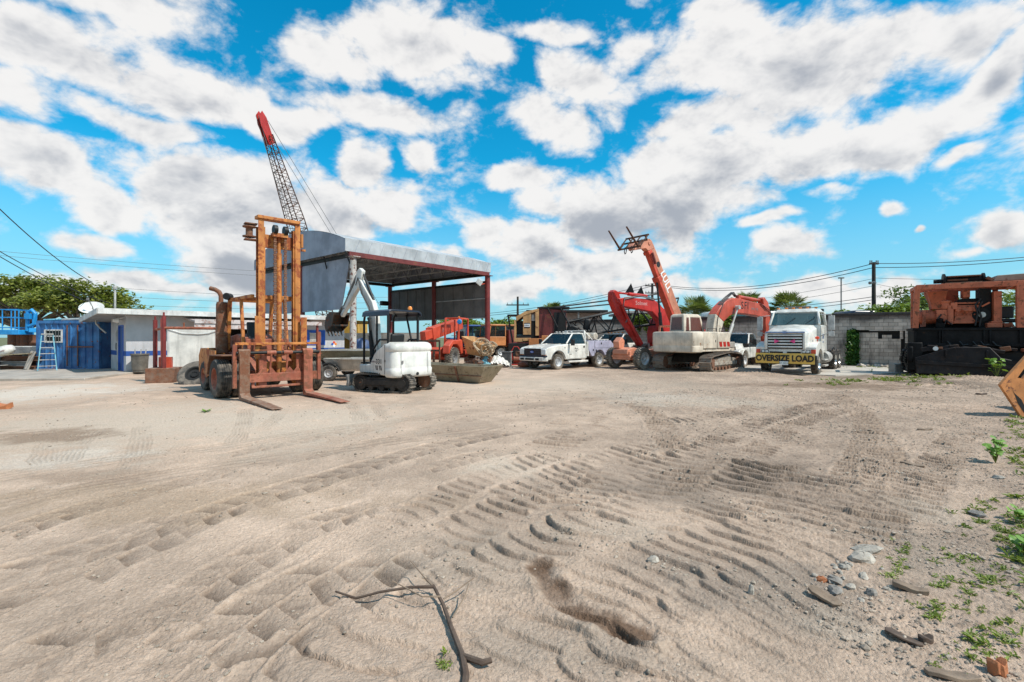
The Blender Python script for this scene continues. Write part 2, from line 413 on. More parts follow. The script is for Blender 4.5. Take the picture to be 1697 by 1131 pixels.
# cloud banks: (sighting x, y, half width, half height, weight, greyness of the base)
CL = [(110, 105, 170, 62, 1, .2), (290, 150, 170, 62, 1, .25), (440, 195, 140, 42, .9, .2), (170, 25, 75, 45, .8, 0), (60, 180, 110, 50, .8, .2), (230, 215, 130, 32, .7, .2),
      (50, 275, 130, 62, 1, .4), (540, 95, 75, 45, .85, .1), (690, 85, 150, 58, 1, .2), (815, 95, 70, 45, .8, .1), (620, 185, 150, 45, .8, .1), (720, 140, 120, 40, .6, .1),
      (330, 295, 85, 62, 1, .5), (410, 325, 120, 75, 1, .7), (605, 290, 62, 58, 1.1, .3), (560, 350, 130, 60, 1, .6), (650, 360, 75, 48, .9, .4),
      (180, 350, 85, 42, .9, .4), (160, 405, 100, 32, .9, .5), (250, 465, 130, 24, .9, .5), (60, 470, 100, 22, .5, .5), (430, 440, 130, 75, 1.0, 1.1), (520, 420, 80, 40, .8, .7),
      (1180, 90, 120, 80, 1, .2), (1300, 120, 150, 90, 1.1, .35), (1430, 80, 150, 70, 1, .2), (1580, 55, 150, 70, 1, .25), (1690, 110, 75, 65, 1.1, .8), (1180, 200, 130, 60, .8, .2),
      (1000, 345, 120, 62, 1.1, 1.3), (1100, 315, 130, 85, 1.1, 1.1), (1200, 270, 130, 75, 1, .6), (1330, 260, 150, 65, 1, .6), (1470, 235, 150, 55, 1, .8), (1600, 195, 120, 45, .9, .3), (1230, 320, 100, 40, .7, .5),
      (960, 125, 90, 55, .95, .2), (900, 195, 85, 60, .95, .2), (920, 60, 85, 28, .7, 0), (1060, 65, 105, 48, .8, .1), (1185, 15, 45, 28, .7, 0), (1020, 160, 70, 50, .6, .1),
      (1330, 405, 68, 30, .95, .5), (1462, 345, 46, 26, .95, .6), (1510, 385, 24, 9, .9, .2), (1660, 395, 75, 45, 1, .7), (1650, 243, 60, 17, .8, .1), (1290, 362, 60, 16, .7, .2), (1380, 322, 50, 12, .5, .1),
      (880, 415, 110, 36, .95, .7), (850, 300, 65, 30, .8, .2), (995, 440, 95, 42, .9, .5), (1030, 475, 120, 26, .8, .4), (770, 385, 55, 42, .8, .4), (700, 265, 38, 36, .8, .2), (745, 270, 50, 10, .3, 0), (880, 350, 60, 30, .6, .3),
      (1215, 470, 60, 20, .9, .3), (1350, 478, 100, 20, .8, .2), (1480, 470, 60, 16, .7, .3), (720, 430, 60, 26, .7, .4), (830, 480, 90, 28, .8, .5), (1600, 440, 60, 12, .4, .2)]
def ae(px, py):
    u, v = (px - 848.5) / FPX, (559 - py) / FPX
    return math.atan(u), math.atan2(v, math.sqrt(1 + u * u))
rng = random.Random(3)
blobs = []
for (px, py, rx, ry, w, g) in CL:
    a, e = ae(px, py); a2, _ = ae(px + rx, py); a3, _ = ae(px - rx, py); _, e2 = ae(px, py - ry); _, e3 = ae(px, py + ry)
    blobs.append((a, e, abs(a2 - a3) / 2, abs(e2 - e3) / 2, w, g))
for k in range(26):     # banks outside the framed part of the sky
    a = rng.choice((-1, 1)) * rng.uniform(1.15, 3.0); blobs.append((a, rng.uniform(.1, .9), rng.uniform(.15, .35), rng.uniform(.06, .14), 1, .4))
dens = base = None
for (a, e, ra, re_, w, g) in blobs:
    ra *= 1.3; re_ *= 1.32
    n1 = wn.nodes.new('ShaderNodeVectorMath'); n1.operation = 'MULTIPLY_ADD'; WL.new(P, n1.inputs[0])
    n1.inputs[1].default_value = (1 / ra, 1 / re_, 0); n1.inputs[2].default_value = (-a / ra, -e / re_, 0)
    n2 = wn.nodes.new('ShaderNodeVectorMath'); n2.operation = 'LENGTH'; WL.new(n1.outputs[0], n2.inputs[0])
    f = maprange(wn, n2.outputs['Value'], 1.0, .0, 0, w)
    dens = f if dens is None else mth(wn, 'MAXIMUM', dens, f)
    if g > .15:
        n3 = wn.nodes.new('ShaderNodeVectorMath'); n3.operation = 'DOT_PRODUCT'; WL.new(n1.outputs[0], n3.inputs[0]); n3.inputs[1].default_value = (0, -1.5, 0)
        q = mth(wn, 'MULTIPLY', f, mth(wn, 'ADD', n3.outputs['Value'], .35, True)); q = mth(wn, 'MULTIPLY', q, g)
        base = q if base is None else mth(wn, 'MAXIMUM', base, q)
dn = mapped(wn, dirv, (1, 1, 1.55))
n_a = noise(wn, dn, 9.0, 8, .62, .2)
n_b = noise(wn, mapped(wn, dirv, (1, 1, 1.55), (-.010, .003, -.026)), 9.0, 5, .62, .2)
def billow(vec, sc):
    v = wn.nodes.new('ShaderNodeTexVoronoi'); v.feature = 'F1'; v.inputs['Scale'].default_value = sc; v.inputs['Detail'].default_value = 3; v.inputs['Roughness'].default_value = .6; v.inputs['Lacunarity'].default_value = 2.2
    v.normalize = True; WL.new(vec, v.inputs['Vector']); return mth(wn, 'SUBTRACT', 1.0, v.outputs['Distance'])
wv = wn.nodes.new('ShaderNodeVectorMath'); wv.operation = 'MULTIPLY_ADD'; WL.new(nw.outputs['Color'], wv.inputs[0]); wv.inputs[1].default_value = (.1, .1, .1); WL.new(dn, wv.inputs[2])
wv2 = wn.nodes.new('ShaderNodeVectorMath'); wv2.operation = 'ADD'; WL.new(wv.outputs[0], wv2.inputs[0]); wv2.inputs[1].default_value = (-.008, .003, -.030)
v_a, v_b = billow(wv.outputs[0], 11.0), billow(wv2.outputs[0], 11.0)
n_c = noise(wn, dn, 3.1, 3, .5)
D = mth(wn, 'ADD', mth(wn, 'MULTIPLY', dens, .95), mth(wn, 'MULTIPLY', mth(wn, 'SUBTRACT', n_a, .5), 1.7))
D = mth(wn, 'ADD', D, mth(wn, 'MULTIPLY', mth(wn, 'SUBTRACT', n_c, .5), .7))
D = mth(wn, 'ADD', D, mth(wn, 'MULTIPLY', mth(wn, 'SUBTRACT', v_a, .62), .9))
alpha = maprange(wn, D, .06, .54)
relief = mth(wn, 'MULTIPLY', mth(wn, 'SUBTRACT', n_b, n_a), 1.1)     # tops lit, folds grey
n_d = noise(wn, mapped(wn, dirv, (1, 1, 1.8), (3, 1, 2)), 4.2, 5, .55)
grey = mth(wn, 'ADD', mth(wn, 'MULTIPLY', base, .8), mth(wn, 'ADD', relief, mth(wn, 'MULTIPLY', mth(wn, 'SUBTRACT', v_b, v_a), 1.3)))
grey = mth(wn, 'ADD', grey, mth(wn, 'MULTIPLY', mth(wn, 'SUBTRACT', n_d, .44), .55))
grey = mth(wn, 'ADD', grey, mth(wn, 'MULTIPLY', maprange(wn, D, .6, 1.35), .34))
cc = mixc(wn, maprange(wn, grey, -.05, .85), (10.6, 10.4, 10.2), (4.7, 5.0, 5.6))
hz = maprange(wn, el, .34, .0)
skyc = mixc(wn, mth(wn, 'MULTIPLY', hz, .75), skyc, (4.7, 7.0, 8.9))
fin = mixc(wn, mth(wn, 'MULTIPLY', alpha, .97), skyc, cc)
bg = wn.nodes.new('ShaderNodeBackground'); bg.inputs['Strength'].default_value = .088; WL.new(fin, bg.inputs['Color'])
wo = wn.nodes.new('ShaderNodeOutputWorld'); WL.new(bg.outputs[0], wo.inputs[0])

# ================================================================ ground
_rs = np.random.RandomState(5)
_perm = _rs.permutation(512); _perm = np.concatenate([_perm, _perm])
_gr = _rs.uniform(0, 2 * PI, 512); _gx, _gy = np.cos(_gr), np.sin(_gr)
def perlin(x, y):
    xi = np.floor(x).astype(np.int64); yi = np.floor(y).astype(np.int64); xf = x - xi; yf = y - yi
    u = xf * xf * xf * (xf * (xf * 6 - 15) + 10); v = yf * yf * yf * (yf * (yf * 6 - 15) + 10)
    def gd(i, j, a, b):
        h = _perm[(_perm[i & 511] + j) & 511]; return _gx[h] * a + _gy[h] * b
    n00 = gd(xi, yi, xf, yf); n10 = gd(xi + 1, yi, xf - 1, yf); n01 = gd(xi, yi + 1, xf, yf - 1); n11 = gd(xi + 1, yi + 1, xf - 1, yf - 1)
    return (n00 * (1 - u) + n10 * u) * (1 - v) + (n01 * (1 - u) + n11 * u) * v
def fbm(x, y, oct=4, g=.5):
    s = 0; a = 1
    for k in range(oct): s = s + a * perlin(x + 17.3 * k, y - 9.1 * k); x = x * 2.03; y = y * 2.03; a *= g
    return s
def sst(a, b, x):
    t = np.clip((x - a) / (b - a), 0, 1); return t * t * (3 - 2 * t)

rows = [-300, -80, -25, -10, -4, -1.5, 0, .6, 1.0]
y = 1.3
while y < 34: rows.append(y); y += max(.0075, .0033 * y)
while y < 1500: rows.append(y); y *= 1.09
rows = np.array(rows); NC = 1500
ss = np.linspace(-1, 1, NC)
wid = np.where(rows > 0, 1.22 * np.abs(rows) + 1.3, 1.3 + 4 * np.abs(rows)); wid = np.maximum(wid, np.where(rows < 1, 4.0, 0))
GX = (ss[None, :] * wid[:, None]); GX[:, 0] = -np.maximum(wid + 60, 400); GX[:, -1] = -GX[:, 0]; GX[:, 1] = -(wid + 6); GX[:, -2] = wid + 6; GY = np.repeat(rows[:, None], NC, 1)
gx, gy = GX.ravel(), GY.ravel()
near = (gy > .9) & (gy < 36)
nx, ny = gx[near], gy[near]

# tyre and grouser prints: (kind, sighted points, width, pitch, depth)
TR = [('G', [(1372, 905), (1392, 850), (1418, 790), (1440, 735), (1436, 700), (1412, 672), (1380, 652)], .52, .21, .040),
      ('G', [(1440, 905), (1455, 850), (1470, 800), (1468, 755), (1448, 720)], .5, .21, .042),
      ('g', [(1500, 860), (1530, 800), (1568, 755), (1600, 715)], .5, .19, .032),
      ('g', [(1140, 775), (1120, 745), (1100, 715), (1082, 690), (1050, 668)], .55, .2, .042),
      ('g', [(1150, 765), (1195, 728), (1250, 703), (1310, 683), (1380, 668)], .55, .2, .042),
      ('g', [(1240, 760), (1290, 720), (1330, 700), (1400, 678)], .5, .2, .035),
      ('g', [(935, 712), (962, 697), (985, 686)], .9, .22, .03),
      ('g', [(900, 745), (955, 722), (1010, 705)], .8, .2, .035),
      ('g', [(1040, 900), (1068, 850), (1105, 800), (1150, 760), (1215, 735)], .85, .21, .048),
      ('g', [(1180, 890), (1200, 850), (1235, 800), (1280, 762)], .8, .2, .050),
      ('g', [(1290, 930), (1310, 880), (1340, 830), (1365, 785)], .7, .21, .042),
      ('g', [(930, 860), (960, 820), (1010, 785), (1070, 750)], .7, .2, .042),
      ('g', [(760, 1180), (860, 1085), (985, 1005), (1110, 950), (1230, 915), (1360, 890)], 1.0, .2, .040),
      ('g', [(960, 1230), (1090, 1110), (1200, 1030), (1310, 975)], .8, .2, .038),
      ('g', [(560, 1160), (680, 1050), (800, 960), (905, 900), (1000, 860)], .75, .22, .050),
      ('g', [(700, 930), (790, 868), (880, 820), (980, 780)], .6, .19, .042),
      ('g', [(640, 880), (730, 825), (830, 780), (930, 750)], .5, .19, .03),
      ('l', [(-90, 1075), (60, 990), (200, 920), (340, 858), (480, 812), (600, 775), (720, 742), (860, 712)], .55, .27, .045),
      ('l', [(120, 1180), (240, 1060), (330, 985), (420, 925), (520, 872), (640, 828)], .5, .25, .042),
      ('l', [(380, 1190), (460, 1080), (560, 990), (650, 925), (740, 880)], .55, .27, .048),
      ('l', [(-40, 905), (120, 850), (260, 812), (400, 780), (520, 755), (640, 730), (780, 706)], .45, .22, .03),
      ('l', [(330, 765), (420, 745), (500, 730), (600, 715)], .45, .22, .03),
      ('l', [(-80, 985), (80, 935), (220, 890), (330, 850)], .5, .24, .035), ('l', [(-60, 1140), (90, 1080), (200, 1030), (300, 985)], .55, .26, .04),
      ('l', [(200, 1200), (300, 1110), (400, 1035), (500, 970), (600, 915)], .5, .25, .04), ('l', [(560, 820), (660, 790), (760, 765), (850, 745)], .45, .22, .03),
      ('g', [(480, 1190), (590, 1090), (700, 1010), (790, 960)], .6, .21, .04), ('g', [(1130, 1180), (1220, 1090), (1320, 1020), (1400, 985)], .6, .2, .03),
      ('g', [(820, 830), (900, 795), (980, 768), (1080, 735)], .6, .2, .035), ('g', [(1090, 700), (1180, 690), (1260, 672)], .6, .2, .03), ('g', [(560, 905), (650, 860), (760, 820)], .5, .2, .03),
      ('t', [(520, 745), (600, 715), (700, 690)], .35, .05, .008), ('t', [(150, 850), (300, 800), (420, 765)], .35, .05, .008), ('l', [(700, 715), (800, 690), (900, 672), (1000, 660)], .45, .22, .022),
      ('r', [(-60, 800), (180, 765), (400, 735), (640, 700), (900, 668), (1150, 650)], .7, .1, .02),
      ('r', [(-60, 850), (150, 808), (380, 770), (600, 738), (850, 705)], .6, .1, .02),
      ('t', [(385, 735), (402, 705), (408, 675)], .3, .05, .008), ('t', [(110, 770), (130, 735), (160, 712)], .3, .05, .008), ('t', [(70, 775), (75, 735), (70, 715)], .3, .05, .008),
      ('t', [(600, 700), (585, 675), (570, 655)], .3, .05, .008), ('t', [(640, 695), (622, 670), (610, 655)], .3, .05, .008), ('t', [(280, 775), (300, 740), (330, 720)], .3, .05, .007),
      ('t', [(430, 715), (460, 690), (470, 675)], .3, .05, .008), ('t', [(210, 780), (230, 740), (235, 705)], .3, .05, .007)]
def spline(pts, n=48):
    p = [np.array(q[:2]) for q in pts]; p = [2 * p[0] - p[1]] + p + [2 * p[-1] - p[-2]]; out = []
    m = max(4, n // (len(p) - 3))
    for i in range(1, len(p) - 2):
        for k in range(m):
            t = k / m; out.append(.5 * ((2 * p[i]) + (-p[i - 1] + p[i + 1]) * t + (2 * p[i - 1] - 5 * p[i] + 4 * p[i + 1] - p[i + 2]) * t * t + (-p[i - 1] + 3 * p[i] - 3 * p[i + 1] + p[i + 2]) * t ** 3))
    out.append(p[-2]); return np.array(out)
wx = nx + .05 * fbm(nx * 1.7, ny * 1.7, 3); wy = ny + .05 * fbm(nx * 1.7 + 40, ny * 1.7, 3)
h = np.zeros_like(nx); dark = np.zeros_like(nx); trod = np.zeros_like(nx)
patch = fbm(nx * 1.1 + 5, ny * 1.1, 3)
crumb = fbm(nx * 11, ny * 11, 3, .6)
for ti, (kind, pts, w, pitch, dep) in enumerate(TR):
    path = spline([G(*p) for p in pts])
    x0, x1, y0, y1 = path[:, 0].min() - w, path[:, 0].max() + w, path[:, 1].min() - w, path[:, 1].max() + w
    sel = np.where((wx > x0) & (wx < x1) & (wy > y0) & (wy < y1))[0]
    qx, qy = wx[sel], wy[sel]
    best = np.full(len(sel), 1e9); lat = np.zeros(len(sel)); arc = np.zeros(len(sel)); s0 = 0.0; tot = 0
    for a, b in zip(path[:-1], path[1:]):
        d = b - a; ln = math.hypot(*d)
        if ln < 1e-6: continue
        t = np.clip(((qx - a[0]) * d[0] + (qy - a[1]) * d[1]) / ln ** 2, 0, 1)
        ex, ey = qx - a[0] - t * d[0], qy - a[1] - t * d[1]; dd = ex * ex + ey * ey; u = dd < best
        best[u] = dd[u]; arc[u] = s0 + t[u] * ln; lat[u] = ((d[0] * ey - d[1] * ex) / ln)[u]; s0 += ln
    tot = s0; hw = w / 2; al = np.abs(lat)
    fade = sst(0, .35, arc) * sst(0, .35, tot - arc) * np.clip(.75 + 1.3 * patch[sel] + .25 * crumb[sel], .15, 1.15)
    if kind == 'G': fade = sst(0, .3, arc) * sst(0, .3, tot - arc) * np.clip(.9 + .5 * patch[sel] + .2 * crumb[sel], .5, 1.1); kind = 'g'
    inside = 1 - sst(hw * .86, hw * 1.05, al)
    if kind == 'g':
        ph = (arc + .06 * np.sin(lat * 5 + ti) + .035 * perlin(arc * 3 + ti, lat * 2)) / pitch; fr = ph - np.floor(ph)
        edge = .04 * perlin(wx[sel] * 5, wy[sel] * 5 + ti)
        kk = np.floor(ph); vary = .55 + .9 * np.clip(.5 + perlin(kk * .83 + ti * 3.1, lat * 2.2 / w), 0, 1)
        fr = np.clip(fr + .10 * perlin(kk * 1.7 + ti, lat * 3.5 / w), 0, 1)
        prof = sst(.0, .07, fr) * (1 - np.clip((fr - .14) / .84, 0, 1)) ** .8 * vary
        dfar = 1.0 if ti == 12 else (1.1 + .05 * np.clip(qy - 3, 0, 9))
        z = (prof - .42) * dep * .78 * dfar * inside + dep * .35 * np.exp(-((al - hw * 1.12) / (hw * .16)) ** 2) * (.4 + np.clip(perlin(arc * 6, lat * 6 + ti) + .3, 0, 1))
    elif kind == 'l':
        sd = np.sign(lat); ph = (arc + al * .45 + .02 * perlin(arc * 4, lat * 3)) / pitch + np.where(sd > 0, .5, 0); fr = ph - np.floor(ph)
        bar = sst(.0, .05, fr) * (1 - fr) ** 1.3 * 1.25 * sst(hw * .04, hw * .1, al)      # crisp edge, sloping floor
        groove = np.exp(-(((lat / hw) - .05) / .06) ** 2) * .3
        kk = np.floor(ph); vary = np.clip(.75 + 1.0 * perlin(kk * .91 + ti * 2.3, sd * 1.7 + kk * .37), 0, 1.1)
        z = -(bar * dep * .8 * vary + .6 * groove * dep) * inside + dep * .22 * np.exp(-((al - hw * 1.08) / (hw * .12)) ** 2)
    elif kind == 't':
        fr = (lat / .055) - np.floor(lat / .055); z = -(sst(.1, .25, fr) * (1 - sst(.6, .8, fr)) * dep + .003) * inside
    else:
        z = (np.sin(lat * 38 + 2 * perlin(arc * .8, lat * 3)) * .30 * dep - dep * .4) * inside
    old = h[sel]
    h[sel] = old * (1 - .8 * inside * np.clip(fade, 0, 1)) + z * fade
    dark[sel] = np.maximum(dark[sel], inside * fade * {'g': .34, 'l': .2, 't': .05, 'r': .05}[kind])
    trod[sel] = np.maximum(trod[sel], inside)
lump = fbm(nx * .45, ny * .45, 3) * .035
grit = np.abs(fbm(nx * 24, ny * 24, 3, .6)) * .016 + np.clip(fbm(nx * 48 + 3, ny * 48, 2, .6) - .05, 0, 1) * .012
steep = np.clip(np.abs(h) / .03, 0, 1)
rough = np.clip(.42 + fbm(nx * .8 + 9, ny * .8, 3) * .8, .05, 1)
right = sst(.5, 3.2, nx - .05 * ny)               # looser, churned soil toward the right
med = fbm(nx * 3.2, ny * 3.2, 4, .55) * .020
clod = np.clip(fbm(nx * 15, ny * 15, 3, .6) - .1, 0, 1) * .034
fade_far = 1 / (1 + (ny / 20) ** 3)
cal = 1 - .5 * trod
hh = lump + grit * (1 - .7 * steep) * (.3 + .75 * rough) * np.where(ny < 12, 1, .5) + med * (.32 + .7 * right) * cal + clod * rough * (.35 + .9 * right) * cal + h
# a rut gouged by the excavator, wet soil at its floor
def ell(px, py, rx, ry, rot=0):
    c = G(px, py); d = c.y; ax, ay = rx * d / FPX, ry * d * d / (FPX * CAM_H)
    ex, ey = nx - c.x, ny - c.y
    if rot: ex, ey = ex * math.cos(rot) + ey * math.sin(rot), -ex * math.sin(rot) + ey * math.cos(rot)
    return np.sqrt((ex / ax) ** 2 + (ey / ay) ** 2)
stain = np.zeros_like(nx)
rp = spline([G(*p) for p in ((893, 940), (905, 965), (930, 995), (970, 1022), (1010, 1035), (1062, 1055))])
bd = np.full_like(nx, 9.0); m = (nx > -.5) & (nx < 1.6) & (ny > 2.2) & (ny < 4.3); ix = np.where(m)[0]
for a, b in zip(rp[:-1], rp[1:]):
    d = b - a; t = np.clip(((wx[ix] - a[0]) * d[0] + (wy[ix] - a[1]) * d[1]) / (d @ d), 0, 1)
    bd[ix] = np.minimum(bd[ix], np.hypot(wx[ix] - a[0] - t * d[0], wy[ix] - a[1] - t * d[1]))
stain = (1 - sst(.05, .12, bd + .06 * fbm(nx * 6, ny * 6, 3)))
hh = hh - .02 * (1 - sst(.04, .10, bd + .01 * crumb)) + .016 * np.exp(-((bd - .13) / .035) ** 2) * (.6 + crumb)
hh = np.where(ny < 36, hh * np.clip(fade_far * 1.3, 0, 1), 0)
# small mounds
for px, py, rx, ry, z in ((1240, 617, 30, 6, .16), (1560, 640, 60, 8, .14), (1640, 632, 60, 8, .15), (1170, 621, 60, 4, .08)):
    hh = hh + z * np.exp(-ell(px, py, rx, ry) ** 2) * (1 + .5 * crumb)
keep = np.ones_like(nx)
z = np.zeros_like(gx); z[near] = hh; z.reshape(len(rows), NC)[:, [0, -1]] = 0
# colour of the soil, tread shade included
base = np.array([.53, .39, .292]); C = np.tile(base, (len(nx), 1))
n1 = fbm(nx * .55 + 3, ny * .55, 4); n2 = fbm(nx * 2.3, ny * 2.3 + 7, 4, .6)
C *= (1 + .30 * n1 + .22 * n2)[:, None]
def tint(mask, col, k=1.0):
    global C
    mk = np.clip(mask * k, 0, 1)[:, None]; C = C * (1 - mk) + np.array(col) * mk
jit = .55 * n2 + .5 * n1
def spot(px, py, rx, ry, col, k, rot=0): tint(1 - sst(.3, 1.15, ell(px, py, rx, ry, rot) + jit), col, k)
PALE, WHITE_, BROWN, DARKS = (.62, .50, .39), (.68, .58, .48), (.27, .18, .12), (.23, .18, .14)
for a in ((60, 652, 150, 22, WHITE_, .9), (200, 700, 260, 55, PALE, .7), (420, 705, 260, 45, PALE, .6), (90, 762, 140, 22, WHITE_, .6), (850, 772, 90, 22, PALE, .8), (1080, 658, 120, 12, WHITE_, .6), (1180, 668, 130, 10, PALE, .7),
          (950, 640, 260, 18, PALE, .5), (1420, 1040, 90, 35, PALE, .6), (1550, 850, 90, 25, PALE, .5), (560, 690, 160, 25, PALE, .5), (1020, 880, 120, 22, PALE, .35),
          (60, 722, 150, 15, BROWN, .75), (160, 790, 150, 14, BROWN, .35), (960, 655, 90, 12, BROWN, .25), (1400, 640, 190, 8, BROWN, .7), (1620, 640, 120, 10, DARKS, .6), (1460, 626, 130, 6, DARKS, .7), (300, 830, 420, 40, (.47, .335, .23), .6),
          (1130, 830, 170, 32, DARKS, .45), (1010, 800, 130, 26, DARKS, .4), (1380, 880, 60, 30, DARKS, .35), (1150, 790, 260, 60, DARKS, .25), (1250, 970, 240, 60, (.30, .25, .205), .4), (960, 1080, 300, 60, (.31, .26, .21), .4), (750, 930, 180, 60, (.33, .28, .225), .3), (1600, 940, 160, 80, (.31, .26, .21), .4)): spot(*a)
C *= (1 - .55 * dark * np.clip(.6 + n2, 0, 1))[:, None]  # print tint: disturbed soil, deepened as tread shadow put into the colour
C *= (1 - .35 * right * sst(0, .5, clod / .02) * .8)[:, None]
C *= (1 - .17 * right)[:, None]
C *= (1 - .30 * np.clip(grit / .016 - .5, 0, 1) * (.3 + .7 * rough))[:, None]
C *= (1 - .5 * np.clip(-h / .03, 0, 1))[:, None] * np.ones(3)  # deeper print floors darker, hollow shade put into the colour
tint(stain * np.clip(.9 + .6 * n2, .5, 1), (.14, .08, .048), .9)
C = np.clip(C, .03, .7)
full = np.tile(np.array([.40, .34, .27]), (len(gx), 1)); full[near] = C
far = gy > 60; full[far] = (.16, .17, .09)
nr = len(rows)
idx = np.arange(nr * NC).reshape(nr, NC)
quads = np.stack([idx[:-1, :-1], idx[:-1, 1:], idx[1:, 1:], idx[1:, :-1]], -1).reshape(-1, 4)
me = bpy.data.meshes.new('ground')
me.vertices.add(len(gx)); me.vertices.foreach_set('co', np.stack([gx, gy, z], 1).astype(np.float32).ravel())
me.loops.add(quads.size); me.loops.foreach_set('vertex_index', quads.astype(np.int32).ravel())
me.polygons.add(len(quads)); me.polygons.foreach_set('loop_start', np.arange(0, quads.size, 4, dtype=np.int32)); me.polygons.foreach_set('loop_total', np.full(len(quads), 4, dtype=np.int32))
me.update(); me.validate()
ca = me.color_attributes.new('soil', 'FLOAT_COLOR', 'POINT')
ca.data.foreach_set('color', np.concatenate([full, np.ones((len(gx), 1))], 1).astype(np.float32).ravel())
me.polygons.foreach_set('use_smooth', np.ones(len(quads), dtype=bool))
gm, nt, b = newmat('sandy_soil')
at = nt.nodes.new('ShaderNodeVertexColor'); at.layer_name = 'soil'
co = coords(nt, 'Object')
f1 = noise(nt, co, 26, 8, .72); f2 = noise(nt, co, 110, 4, .75)
c = mixc(nt, maprange(nt, f1, .38, .62, 0, .6), at.outputs[0], (.70, .68, .66), 'MULTIPLY')
c = mixc(nt, maprange(nt, f2, .58, .68, 0, .4), c, (.16, .12, .09))
c = mixc(nt, maprange(nt, noise(nt, co, 60, 3, .6), .66, .72, 0, .6), c, (.62, .56, .48))
nt.links.new(c, b.inputs['Base Color']); b.inputs['Roughness'].default_value = .95; b.inputs['Specular IOR Level'].default_value = .15
vo_ = nt.nodes.new('ShaderNodeTexVoronoi'); vo_.inputs['Scale'].default_value = 42; vo_.inputs['Detail'].default_value = 2; vo_.inputs['Roughness'].default_value = .6; nt.links.new(co, vo_.inputs['Vector'])
f1 = mth(nt, 'ADD', f1, mth(nt, 'MULTIPLY', vo_.outputs['Distance'], -.55))
bump(nt, b, mth(nt, 'ADD', f1, mth(nt, 'MULTIPLY', f2, .5)), .7, .02)
me.materials.append(gm)
go = bpy.data.objects.new('ground', me); COL.objects.link(go); struct(go)
_GZ, _GR, _GW, _GN, _GC = z, rows, wid, nr, NC
def gz(x, y):
    """height of the soil under a point"""
    i = int(np.searchsorted(_GR, y)); i = min(max(i, 0), _GN - 1); j = int(round((x / _GW[i] + 1) / 2 * (_GC - 1))); j = min(max(j, 0), _GC - 1)
    return float(_GZ[i * _GC + j])
